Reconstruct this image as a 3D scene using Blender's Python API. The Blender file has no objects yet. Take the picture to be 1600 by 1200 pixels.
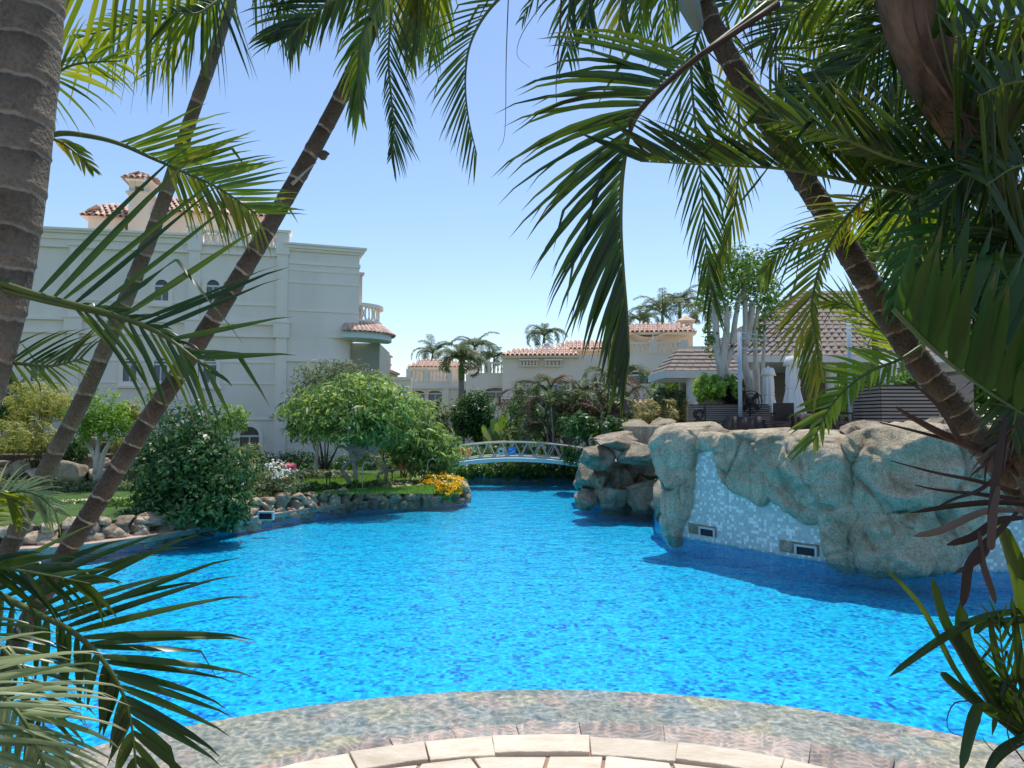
import bpy, bmesh, math, random
import numpy as np
from mathutils import Vector, Matrix, noise

# ------------------------------------------------------------------ camera, sky, sun, exposure
sc = bpy.context.scene
col = sc.collection
F = 1164.0                       # focal length in photo pixels (1600 wide)
EYE = Vector((0, 0, 2.3))        # water level is z = 0
PITCH = math.atan(55 / F)        # horizon at photo row 655
cam_d = bpy.data.cameras.new('camera'); cam = bpy.data.objects.new('camera', cam_d); col.objects.link(cam)
cam.location = EYE; cam.rotation_euler = (math.pi / 2 + PITCH, 0, 0)
cam_d.sensor_width = 36; cam_d.lens = 36 * F / 1600; cam_d.clip_start = 0.05; cam_d.clip_end = 3000
sc.camera = cam
SUN_EL, SUN_AZ = math.radians(69), math.radians(20)
world = bpy.data.worlds.new('World'); sc.world = world; world.use_nodes = True
wn = world.node_tree.nodes; wl = world.node_tree.links
sky = wn.new('ShaderNodeTexSky'); sky.sky_type = 'NISHITA'; sky.sun_disc = False
sky.sun_elevation = SUN_EL; sky.sun_rotation = SUN_AZ; sky.altitude = 0
sky.air_density = 1.0; sky.dust_density = 0.45; sky.ozone_density = 3.0
wl.new(sky.outputs[0], wn['Background'].inputs[0]); wn['Background'].inputs[1].default_value = 0.128
sun_d = bpy.data.lights.new('sun', 'SUN'); sun = bpy.data.objects.new('sun', sun_d); col.objects.link(sun)
sun_d.energy = 3.0; sun_d.angle = math.radians(0.53); sun_d.color = (1.0, 0.95, 0.87)
TO_SUN = Vector((math.sin(SUN_AZ) * math.cos(SUN_EL), math.cos(SUN_AZ) * math.cos(SUN_EL), math.sin(SUN_EL)))
sun.rotation_euler = (-TO_SUN).to_track_quat('-Z', 'Y').to_euler(); sun.location = (0, 0, 30)
vs = sc.view_settings
vs.view_transform = 'Standard'; vs.look = 'None'; vs.exposure = 0.56; vs.gamma = 1.0; vs.use_curve_mapping = False
sc.render.engine = 'CYCLES'
sc.cycles.use_denoising = True
sc.cycles.max_bounces = 10; sc.cycles.transparent_max_bounces = 16; sc.cycles.caustics_reflective = False; sc.cycles.caustics_refractive = False
sc.cycles.sample_clamp_indirect = 6

# ------------------------------------------------------------------ pixel geometry
_fw = Vector((0, math.cos(PITCH), math.sin(PITCH))); _up = Vector((0, -math.sin(PITCH), math.cos(PITCH)))
def ray(px, py): return Vector((1, 0, 0)) * ((px - 800) / F) + _up * ((600 - py) / F) + _fw
def P(px, py, Y):
    d = ray(px, py); return EYE + d * (Y / d.y)
def G(px, py, z=0.35):
    d = ray(px, py); return EYE + d * ((z - EYE.z) / d.z)
def pxm(Y): return Y / F           # metres per photo pixel at depth Y

# ------------------------------------------------------------------ object helpers
def tag(o, label=None, cat=None, group=None, kind=None):
    if label: o['label'] = label
    if cat: o['category'] = cat
    if group: o['group'] = group
    if kind: o['kind'] = kind
    return o
def thing(name, loc, label, cat, group=None):
    o = bpy.data.objects.new(name, None); col.objects.link(o); o.location = loc
    o.empty_display_size = 0.1
    return tag(o, label, cat, group)
def wloc(o):
    l = Vector(o.location); p = o.parent
    while p: l += Vector(p.location); p = p.parent
    return l
def link(name, me, parent=None, M=None, mat=None):
    """link a mesh whose vertices are in world space (or placed by the world matrix M)"""
    o = bpy.data.objects.new(name, me); col.objects.link(o)
    M = M or Matrix.Identity(4)
    if parent is not None:
        o.parent = parent; M = Matrix.Translation(-wloc(parent)) @ M
    o.matrix_basis = M
    if mat is not None and not me.materials: me.materials.append(mat)
    return o
def copy_tree(o, parent=None):
    c = o.copy(); col.objects.link(c); c.parent = parent
    for ch in list(o.children): copy_tree(ch, c)
    return c

class MB:
    def __init__(s): s.v = []; s.f = []; s.uv = None
    def add(s, vs_, fs):
        b = len(s.v); s.v.extend([tuple(v) for v in vs_]); s.f.extend([tuple(i + b for i in f) for f in fs]); return s
    def box(s, c, d, M=None):
        x, y, z = d[0] / 2, d[1] / 2, d[2] / 2
        vs_ = [Vector((a * x, b * y, e * z)) for a in (-1, 1) for b in (-1, 1) for e in (-1, 1)]
        vs_ = [((M @ v) if M else v) + Vector(c) for v in vs_]
        return s.add(vs_, [(0, 1, 3, 2), (4, 6, 7, 5), (0, 4, 5, 1), (2, 3, 7, 6), (0, 2, 6, 4), (1, 5, 7, 3)])
    def bar(s, a, b, w, h=None):
        a, b = Vector(a), Vector(b); d = b - a; L = d.length
        q = d.to_track_quat('Y', 'Z').to_matrix()
        return s.box((a + b) / 2, (w, L, h or w), q)
    def tube(s, pts, rad, n=8, cap=True):
        pts = [Vector(p) for p in pts]; m = len(pts)
        if not hasattr(rad, '__len__'): rad = [rad] * m
        base = len(s.v); up = Vector((0.13, 0.21, 1))
        for i, p in enumerate(pts):
            t = (pts[min(i + 1, m - 1)] - pts[max(i - 1, 0)])
            if t.length < 1e-9: t = Vector((0, 0, 1))
            t.normalize()
            if abs(t.dot(up.normalized())) > 0.98: up = Vector((1, 0.1, 0))
            a = t.cross(up).normalized(); b = t.cross(a).normalized(); up = -b if False else b.cross(t) if False else up
            for k in range(n):
                an = 2 * math.pi * k / n
                s.v.append(tuple(p + (a * math.cos(an) + b * math.sin(an)) * rad[i]))
        for i in range(m - 1):
            for k in range(n):
                k2 = (k + 1) % n
                s.f.append((base + i * n + k, base + i * n + k2, base + (i + 1) * n + k2, base + (i + 1) * n + k))
        if cap:
            s.f.append(tuple(base + k for k in range(n))); s.f.append(tuple(base + (m - 1) * n + k for k in reversed(range(n))))
        return s
    def lathe(s, c, prof, n=16, mod=None):
        base = len(s.v); c = Vector(c)
        for r, z in prof:
            for k in range(n):
                an = 2 * math.pi * k / n; rr = r * (mod(an, z) if mod else 1)
                s.v.append(tuple(c + Vector((rr * math.cos(an), rr * math.sin(an), z))))
        for i in range(len(prof) - 1):
            for k in range(n):
                k2 = (k + 1) % n
                s.f.append((base + i * n + k, base + i * n + k2, base + (i + 1) * n + k2, base + (i + 1) * n + k))
        s.f.append(tuple(base + k for k in reversed(range(n)))); s.f.append(tuple(base + (len(prof) - 1) * n + k for k in range(n)))
        return s
    def prism(s, poly, z0, z1, M=None):
        """poly: list of 2D points extruded along local z, M maps to world"""
        n = len(poly); M = M or Matrix.Identity(4)
        vs_ = [M @ Vector((x, y, z0)) for x, y in poly] + [M @ Vector((x, y, z1)) for x, y in poly]
        fs = [tuple(reversed(range(n))), tuple(range(n, 2 * n))] + [(i, (i + 1) % n, n + (i + 1) % n, n + i) for i in range(n)]
        return s.add(vs_, fs)
    def mesh(s, name, smooth=False):
        me = bpy.data.meshes.new(name); me.from_pydata(s.v, [], s.f)
        if smooth: me.shade_smooth()
        if s.uv is not None:
            ul = me.uv_layers.new(name='UVMap'); idx = np.empty(len(me.loops), dtype=np.int32); me.loops.foreach_get('vertex_index', idx)
            ul.data.foreach_set('uv', np.asarray(s.uv, dtype=np.float32)[idx].ravel())
        return me
    def build(s, name, mat, parent=None, smooth=False, bevel=0.0):
        me = s.mesh(name, smooth)
        bm = bmesh.new(); bm.from_mesh(me)
        if s.uv is None:
            bmesh.ops.recalc_face_normals(bm, faces=bm.faces)
        if bevel > 0:
            bmesh.ops.bevel(bm, geom=bm.edges[:], offset=bevel, segments=1, affect='EDGES', profile=0.5)
        bm.to_mesh(me); bm.free()
        return link(name, me, parent, None, mat)

def mesh_np(name, V, Fq, smooth=False):
    V = np.ascontiguousarray(V, dtype=np.float32); Fq = np.ascontiguousarray(Fq, dtype=np.int32)
    me = bpy.data.meshes.new(name); k = Fq.shape[1]
    me.vertices.add(len(V)); me.vertices.foreach_set('co', V.ravel())
    me.loops.add(Fq.size); me.loops.foreach_set('vertex_index', Fq.ravel())
    me.polygons.add(len(Fq)); me.polygons.foreach_set('loop_start', np.arange(0, Fq.size, k, dtype=np.int32))
    if smooth: me.polygons.foreach_set('use_smooth', np.ones(len(Fq), dtype=bool))
    me.update(calc_edges=True); return me

def spline(pts, n):
    """Catmull-Rom through pts, n samples"""
    pts = [Vector(p) for p in pts]; pts = [pts[0] * 2 - pts[1]] + pts + [pts[-1] * 2 - pts[-2]]
    out = []; m = len(pts) - 3
    for i in range(n):
        u = i / (n - 1) * m; k = min(int(u), m - 1); t = u - k
        a, b, c, d = pts[k:k + 4]
        out.append(0.5 * ((2 * b) + (c - a) * t + (2 * a - 5 * b + 4 * c - d) * t * t + (3 * b - a - 3 * c + d) * t ** 3))
    return out

# ------------------------------------------------------------------ materials
def mat(name):
    m = bpy.data.materials.new(name); m.use_nodes = True
    nt = m.node_tree; return m, nt, nt.nodes, nt.links, nt.nodes['Principled BSDF']
def N(nt, t, **kw):
    n = nt.nodes.new(t)
    for k, v in kw.items(): setattr(n, k, v)
    return n
def ramp(nt, stops, interp='LINEAR'):
    r = nt.nodes.new('ShaderNodeValToRGB'); e = r.color_ramp.elements; r.color_ramp.interpolation = interp
    while len(e) < len(stops): e.new(0.5)
    for i, (p, c) in enumerate(stops): e[i].position = p; e[i].color = (*c, 1)
    return r
def plain(name, c1, c2=None, scale=3, rough=0.7, bump=0.0, bscale=30, detail=5, spec=0.3, metal=0, stretch=None, island=0):
    """two-tone noise material in object space"""
    m, nt, ns, ls, b = mat(name); c2 = c2 or c1
    tc = N(nt, 'ShaderNodeTexCoord'); mp = N(nt, 'ShaderNodeMapping'); ls.new(tc.outputs['Object'], mp.inputs[0])
    if stretch: mp.inputs['Scale'].default_value = stretch
    nz = N(nt, 'ShaderNodeTexNoise'); nz.inputs['Scale'].default_value = scale; nz.inputs['Detail'].default_value = detail; nz.inputs['Roughness'].default_value = 0.62
    ls.new(mp.outputs[0], nz.inputs[0])
    r = ramp(nt, [(0.32, c1), (0.68, c2)]); ls.new(nz.outputs[0], r.inputs[0]); out = r.outputs[0]
    if island:
        oi = N(nt, 'ShaderNodeObjectInfo'); hs = N(nt, 'ShaderNodeHueSaturation')
        mr = N(nt, 'ShaderNodeMapRange'); mr.inputs[3].default_value = 1 - island; mr.inputs[4].default_value = 1 + island
        ls.new(oi.outputs['Random'], mr.inputs[0]); ls.new(mr.outputs[0], hs.inputs['Value']); ls.new(out, hs.inputs['Color']); out = hs.outputs[0]
    ls.new(out, b.inputs['Base Color'])
    b.inputs['Roughness'].default_value = rough; b.inputs['Specular IOR Level'].default_value = spec; b.inputs['Metallic'].default_value = metal
    if bump:
        n2 = N(nt, 'ShaderNodeTexNoise'); n2.inputs['Scale'].default_value = bscale; n2.inputs['Detail'].default_value = 6; ls.new(mp.outputs[0], n2.inputs[0])
        bp = N(nt, 'ShaderNodeBump'); bp.inputs['Strength'].default_value = bump; bp.inputs['Distance'].default_value = 0.05
        ls.new(n2.outputs[0], bp.inputs['Height']); ls.new(bp.outputs[0], b.inputs['Normal'])
    return m
def leafmat(name, cols, trans=0.35, rough=0.45, per='island', tcol=None, spec=0.35):
    """leaf: colour varies per leaf; diffuse + gloss + light through the blade"""
    m, nt, ns, ls, b = mat(name)
    if per == 'island':
        g = N(nt, 'ShaderNodeNewGeometry'); rnd = g.outputs['Random Per Island']
    else:
        oi = N(nt, 'ShaderNodeObjectInfo'); g = N(nt, 'ShaderNodeNewGeometry'); ad = N(nt, 'ShaderNodeMath', operation='ADD'); fr = N(nt, 'ShaderNodeMath', operation='FRACT')
        ls.new(oi.outputs['Random'], ad.inputs[0]); ls.new(g.outputs['Random Per Island'], ad.inputs[1]); ls.new(ad.outputs[0], fr.inputs[0]); rnd = fr.outputs[0]
    k = len(cols); r = ramp(nt, [(i / max(k - 1, 1), c) for i, c in enumerate(cols)]); ls.new(rnd, r.inputs[0]); out = r.outputs[0]
    if per == 'uv':
        # dry tip along the blade (uv.y = 0 base .. 1 tip)
        uv = N(nt, 'ShaderNodeUVMap'); sx = N(nt, 'ShaderNodeSeparateXYZ'); ls.new(uv.outputs[0], sx.inputs[0])
        nz = N(nt, 'ShaderNodeTexNoise'); nz.inputs['Scale'].default_value = 9; tc = N(nt, 'ShaderNodeTexCoord'); ls.new(tc.outputs['Object'], nz.inputs[0])
        a = N(nt, 'ShaderNodeMath', operation='MULTIPLY_ADD'); ls.new(nz.outputs[0], a.inputs[0]); a.inputs[1].default_value = 0.5; ls.new(sx.outputs[1], a.inputs[2])
        tr = ramp(nt, [(0.0, (0, 0, 0)), (1.0, (1, 1, 1))]); tm = N(nt, 'ShaderNodeMapRange'); tm.inputs[1].default_value = 1.10; tm.inputs[2].default_value = 1.32; ls.new(a.outputs[0], tm.inputs[0]); ls.new(tm.outputs[0], tr.inputs[0])
        mx = N(nt, 'ShaderNodeMix', data_type='RGBA'); ls.new(tr.outputs[0], mx.inputs[0]); ls.new(out, mx.inputs[6]); mx.inputs[7].default_value = (*(tcol or (0.16, 0.11, 0.05)), 1); out = mx.outputs[2]
        # fine lengthwise streaks
        wv = N(nt, 'ShaderNodeTexNoise'); mp = N(nt, 'ShaderNodeMapping'); mp.inputs['Scale'].default_value = (14, 1.2, 1); ls.new(uv.outputs[0], mp.inputs[0]); ls.new(mp.outputs[0], wv.inputs[0]); wv.inputs['Scale'].default_value = 2
        hs = N(nt, 'ShaderNodeHueSaturation'); mr = N(nt, 'ShaderNodeMapRange'); mr.inputs[3].default_value = 0.6; mr.inputs[4].default_value = 1.4
        ls.new(wv.outputs[0], mr.inputs[0]); ls.new(mr.outputs[0], hs.inputs['Value']); ls.new(out, hs.inputs['Color']); out = hs.outputs[0]
    ls.new(out, b.inputs['Base Color']); b.inputs['Roughness'].default_value = rough; b.inputs['Specular IOR Level'].default_value = spec
    t = N(nt, 'ShaderNodeBsdfTranslucent'); hs2 = N(nt, 'ShaderNodeHueSaturation'); hs2.inputs['Hue'].default_value = 0.47; hs2.inputs['Saturation'].default_value = 1.12; hs2.inputs['Value'].default_value = 2.0
    ls.new(out, hs2.inputs['Color']); ls.new(hs2.outputs[0], t.inputs[0])
    ms = N(nt, 'ShaderNodeMixShader'); ms.inputs[0].default_value = trans
    ls.new(b.outputs[0], ms.inputs[1]); ls.new(t.outputs[0], ms.inputs[2]); ls.new(ms.outputs[0], nt.nodes['Material Output'].inputs[0])
    return m

def rockmat(name, dark, mid, light, moss):
    """moulded rock: blotches, vertical mineral streaks, fine grain, pits"""
    m, nt, ns, ls, b = mat(name); tc = N(nt, 'ShaderNodeTexCoord'); oi = N(nt, 'ShaderNodeObjectInfo')
    g = N(nt, 'ShaderNodeNewGeometry'); src = g.outputs['Position']
    def nz(scale, det, st=None, r=.65):
        n = N(nt, 'ShaderNodeTexNoise'); n.inputs['Scale'].default_value = scale; n.inputs['Detail'].default_value = det; n.inputs['Roughness'].default_value = r
        if st:
            mp = N(nt, 'ShaderNodeMapping'); mp.inputs['Scale'].default_value = st; ls.new(src, mp.inputs[0]); ls.new(mp.outputs[0], n.inputs[0])
        else: ls.new(src, n.inputs[0])
        return n
    r = ramp(nt, [(.28, dark), (.5, mid), (.72, light)]); n1 = nz(1.6, 10); ls.new(n1.outputs[0], r.inputs[0])
    st = nz(5, 6, (1, 1, .16)); sr = ramp(nt, [(.5, (0, 0, 0)), (.68, (1, 1, 1))]); ls.new(st.outputs[0], sr.inputs[0])
    mx = N(nt, 'ShaderNodeMix', data_type='RGBA'); k = N(nt, 'ShaderNodeMath', operation='MULTIPLY'); k.inputs[1].default_value = .75; ls.new(sr.outputs[0], k.inputs[0]); ls.new(k.outputs[0], mx.inputs[0]); ls.new(r.outputs[0], mx.inputs[6]); mx.inputs[7].default_value = (*moss, 1)
    fn = nz(38, 4); fr = ramp(nt, [(.3, (.55, .55, .55)), (.6, (1.1, 1.1, 1.1))]); ls.new(fn.outputs[0], fr.inputs[0]); mu = N(nt, 'ShaderNodeMix', data_type='RGBA', blend_type='MULTIPLY'); mu.inputs[0].default_value = 1; ls.new(mx.outputs[2], mu.inputs[6]); ls.new(fr.outputs[0], mu.inputs[7])
    ls.new(mu.outputs[2], b.inputs['Base Color']); b.inputs['Roughness'].default_value = .92; b.inputs['Specular IOR Level'].default_value = .15
    n2 = nz(7, 12, None, .72); vo = N(nt, 'ShaderNodeTexVoronoi', feature='DISTANCE_TO_EDGE'); vo.inputs['Scale'].default_value = 1.3; wp = N(nt, 'ShaderNodeVectorMath', operation='MULTIPLY_ADD'); ls.new(n1.outputs['Color'], wp.inputs[0]); wp.inputs[1].default_value = (1.1, 1.1, 1.1); ls.new(src, wp.inputs[2]); ls.new(wp.outputs[0], vo.inputs['Vector'])
    cr = ramp(nt, [(0, (0, 0, 0)), (.035, (1, 1, 1))]); ls.new(vo.outputs['Distance'], cr.inputs[0])
    ad = N(nt, 'ShaderNodeMath', operation='MULTIPLY_ADD'); ls.new(cr.outputs[0], ad.inputs[0]); ad.inputs[1].default_value = .10; ls.new(n2.outputs[0], ad.inputs[2])
    bp = N(nt, 'ShaderNodeBump'); bp.inputs['Strength'].default_value = .9; bp.inputs['Distance'].default_value = .12; ls.new(ad.outputs[0], bp.inputs['Height']); ls.new(bp.outputs[0], b.inputs['Normal'])
    return m
M_plaster = plain('plaster', (0.81, 0.725, 0.635), (0.90, 0.81, 0.715), 0.9, 0.85, 0.05, 40, stretch=(1, 1, .22))
M_trim = plain('plaster_trim', (0.86, 0.775, 0.68), (0.91, 0.825, 0.735), 1.0, 0.8, 0.05, 40)
M_cream = plain('cream_plaster', (0.72, 0.58, 0.44), (0.78, 0.65, 0.52), 0.8, 0.85, 0.05, 40)
M_farwall = plain('far_plaster', (0.76, 0.69, 0.59), (0.82, 0.75, 0.66), 0.4, 0.85)
M_farcream = plain('far_cream', (0.74, 0.60, 0.44), (0.80, 0.67, 0.52), 0.4, 0.85)
M_teal = plain('pale_teal_soffit', (0.60, 0.74, 0.72), (0.66, 0.78, 0.76), 1, 0.7)
M_tile = plain('clay_roof_tile', (0.50, 0.31, 0.23), (0.74, 0.54, 0.44), 2.5, 0.8, 0.2, 30, island=0.22)
M_glass = plain('window_glass', (0.03, 0.035, 0.04), (0.05, 0.055, 0.06), 2, 0.08, spec=0.6)
M_frame = plain('white_frame', (0.62, 0.63, 0.61), (0.68, 0.68, 0.66), 2, 0.6)
M_blind = plain('grey_blind', (0.16, 0.17, 0.18), (0.22, 0.23, 0.24), 8, 0.7, stretch=(1, 1, 14))
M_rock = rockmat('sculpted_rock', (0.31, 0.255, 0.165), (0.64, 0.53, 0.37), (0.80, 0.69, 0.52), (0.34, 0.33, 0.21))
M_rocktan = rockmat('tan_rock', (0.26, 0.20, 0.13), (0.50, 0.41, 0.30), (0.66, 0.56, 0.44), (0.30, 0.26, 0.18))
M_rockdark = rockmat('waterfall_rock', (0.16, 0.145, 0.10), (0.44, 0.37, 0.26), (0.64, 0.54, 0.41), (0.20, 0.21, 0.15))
M_bank = plain('bank_stone', (0.24, 0.165, 0.10), (0.56, 0.43, 0.30), 2.4, 0.85, 0.5, 12, 8, island=0.35)
M_coping = plain('cream_flagstone', (0.54, 0.45, 0.33), (0.76, 0.66, 0.52), 3.5, 0.75, 0.35, 22, 9, island=0.10, stretch=(1, 2.2, 1))
M_grout = plain('grout', (0.32, 0.20, 0.14), (0.44, 0.30, 0.22), 8, 0.9, 0.3, 60)
M_rose = plain('rose_stone', (0.50, 0.34, 0.26), (0.68, 0.52, 0.41), 4, 0.6, 0.2, 20, island=0.2)
M_soil = plain('soil', (0.07, 0.05, 0.035), (0.13, 0.10, 0.07), 4, 0.95, 0.6, 20)
M_path = plain('path_paving', (0.50, 0.42, 0.32), (0.60, 0.52, 0.42), 3, 0.9, 0.2, 20)
M_terrace = plain('terrace_paving', (0.38, 0.33, 0.27), (0.46, 0.41, 0.34), 2, 0.9)
M_bark_pale = plain('pale_bark', (0.34, 0.32, 0.27), (0.58, 0.54, 0.47), 6, 0.85, 0.4, 20, stretch=(1, 1, 0.4))
M_bark_plum = plain('plumeria_bark', (0.22, 0.20, 0.16), (0.40, 0.36, 0.30), 6, 0.85, 0.4, 25)
M_bark_dark = plain('dark_bark', (0.07, 0.06, 0.045), (0.16, 0.13, 0.10), 8, 0.9, 0.4, 25)
M_slat = plain('grey_slat', (0.20, 0.18, 0.17), (0.27, 0.25, 0.23), 5, 0.6, island=0.1, stretch=(0.3, 0.3, 4))
M_black = plain('black_metal', (0.012, 0.012, 0.014), (0.02, 0.02, 0.022), 4, 0.45)
M_dark = plain('dark_brown_cover', (0.03, 0.022, 0.02), (0.055, 0.042, 0.038), 4, 0.7, 0.2, 12)
M_canvas = plain('white_canvas', (0.70, 0.71, 0.70), (0.78, 0.78, 0.76), 3, 0.8, 0.1, 30)
M_post = plain('blue_grey_post', (0.30, 0.38, 0.46), (0.36, 0.44, 0.52), 3, 0.5)
M_white = plain('cream_white_paint', (0.42, 0.39, 0.31), (0.54, 0.50, 0.41), 6, 0.5)
M_sign = plain('blue_sign', (0.06, 0.22, 0.62), (0.08, 0.26, 0.68), 5, 0.5)
M_column = plain('pavilion_plaster', (0.52, 0.54, 0.52), (0.60, 0.62, 0.60), 1.5, 0.8)
M_shingle = plain('pavilion_shingle', (0.19, 0.15, 0.125), (0.34, 0.28, 0.24), 5, 0.95, 0.3, 25, stretch=(1, 1, 5))
M_copper = plain('bronze_lamp', (0.05, 0.045, 0.035), (0.09, 0.08, 0.06), 8, 0.5)
M_flower_y = leafmat('yellow_petal', [(0.78, 0.50, 0.02), (0.85, 0.62, 0.03), (0.72, 0.54, 0.03)], 0.3)
M_flower_r = leafmat('pink_petal', [(0.6, 0.10, 0.12), (0.75, 0.30, 0.30), (0.8, 0.6, 0.55)], 0.3)
M_flower_w = leafmat('white_petal', [(0.72, 0.70, 0.62), (0.78, 0.76, 0.70)], 0.3)
M_flower_o = leafmat('orange_leaf', [(0.55, 0.16, 0.06), (0.65, 0.32, 0.06), (0.50, 0.40, 0.06)], 0.35)
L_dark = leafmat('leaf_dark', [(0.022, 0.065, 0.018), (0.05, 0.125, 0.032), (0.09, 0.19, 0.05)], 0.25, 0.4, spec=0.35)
L_mid = leafmat('leaf_mid', [(0.045, 0.11, 0.022), (0.09, 0.19, 0.04), (0.15, 0.27, 0.06)], 0.32, 0.4)
L_plum = leafmat('leaf_plumeria', [(0.07, 0.14, 0.04), (0.15, 0.26, 0.07), (0.27, 0.40, 0.13)], 0.42, 0.42, spec=0.35)
L_lime = leafmat('leaf_lime', [(0.17, 0.22, 0.05), (0.29, 0.33, 0.09), (0.42, 0.43, 0.15)], 0.4, 0.5)
L_grey = leafmat('leaf_greygreen', [(0.08, 0.12, 0.055), (0.15, 0.20, 0.09), (0.24, 0.28, 0.14)], 0.3, 0.5)
L_bright = leafmat('leaf_bright', [(0.07, 0.17, 0.025), (0.14, 0.28, 0.04), (0.24, 0.38, 0.07)], 0.38, 0.45)
L_olive = leafmat('leaf_olive', [(0.15, 0.155, 0.045), (0.24, 0.235, 0.085), (0.34, 0.31, 0.13)], 0.35, 0.55)
L_grass = leafmat('grass', [(0.06, 0.15, 0.02), (0.11, 0.24, 0.03), (0.16, 0.30, 0.05)], 0.35, 0.6)
# foreground palm blades
B_green = leafmat('palm_blade_green', [(0.013, 0.036, 0.007), (0.028, 0.062, 0.010), (0.055, 0.10, 0.014)], 0.42, 0.32, 'uv', spec=0.5)
B_lime = leafmat('palm_blade_lime', [(0.05, 0.10, 0.015), (0.11, 0.18, 0.022), (0.22, 0.27, 0.035)], 0.45, 0.35, 'uv', spec=0.5)
B_yellow = leafmat('palm_blade_yellow', [(0.05, 0.10, 0.018), (0.16, 0.19, 0.025), (0.30, 0.27, 0.04)], 0.40, 0.4, 'uv', tcol=(0.14, 0.05, 0.03), spec=0.4)
B_broad = leafmat('palm_blade_broad', [(0.014, 0.05, 0.008), (0.026, 0.08, 0.012), (0.04, 0.10, 0.015)], 0.42, 0.35, 'uv', spec=0.45)
B_dry = leafmat('palm_blade_dry', [(0.035, 0.022, 0.017), (0.07, 0.048, 0.037), (0.15, 0.115, 0.09)], 0.12, 0.7, 'uv', tcol=(0.07, 0.04, 0.03), spec=0.2)
B_pale = leafmat('palm_blade_pale', [(0.12, 0.18, 0.07), (0.20, 0.26, 0.11), (0.28, 0.33, 0.16)], 0.35, 0.4, 'uv', tcol=(0.30, 0.24, 0.14), spec=0.45)
B_drypale = leafmat('palm_blade_straw', [(0.24, 0.19, 0.12), (0.36, 0.30, 0.2)], 0.15, 0.7, 'uv', tcol=(0.2, 0.15, 0.1), spec=0.2)
B_far = leafmat('far_palm_blade', [(0.045, 0.075, 0.03), (0.09, 0.13, 0.05), (0.17, 0.21, 0.10)], 0.3, 0.5, spec=0.2)
B_fardry = leafmat('far_palm_dry', [(0.12, 0.08, 0.05), (0.2, 0.15, 0.1)], 0.2, 0.7)
M_rachis = plain('palm_rachis', (0.06, 0.10, 0.02), (0.12, 0.15, 0.04), 4, 0.45)
M_rachis_dk = plain('palm_rachis_brown', (0.035, 0.018, 0.012), (0.09, 0.05, 0.03), 6, 0.6)
M_shaft = plain('crownshaft_sheath', (0.03, 0.017, 0.011), (0.22, 0.135, 0.085), 9, 0.6, 0.3, 20, stretch=(1, 1, 0.3))
M_shaftgreen = plain('crownshaft_green', (0.10, 0.15, 0.05), (0.16, 0.22, 0.08), 4, 0.5)

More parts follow.
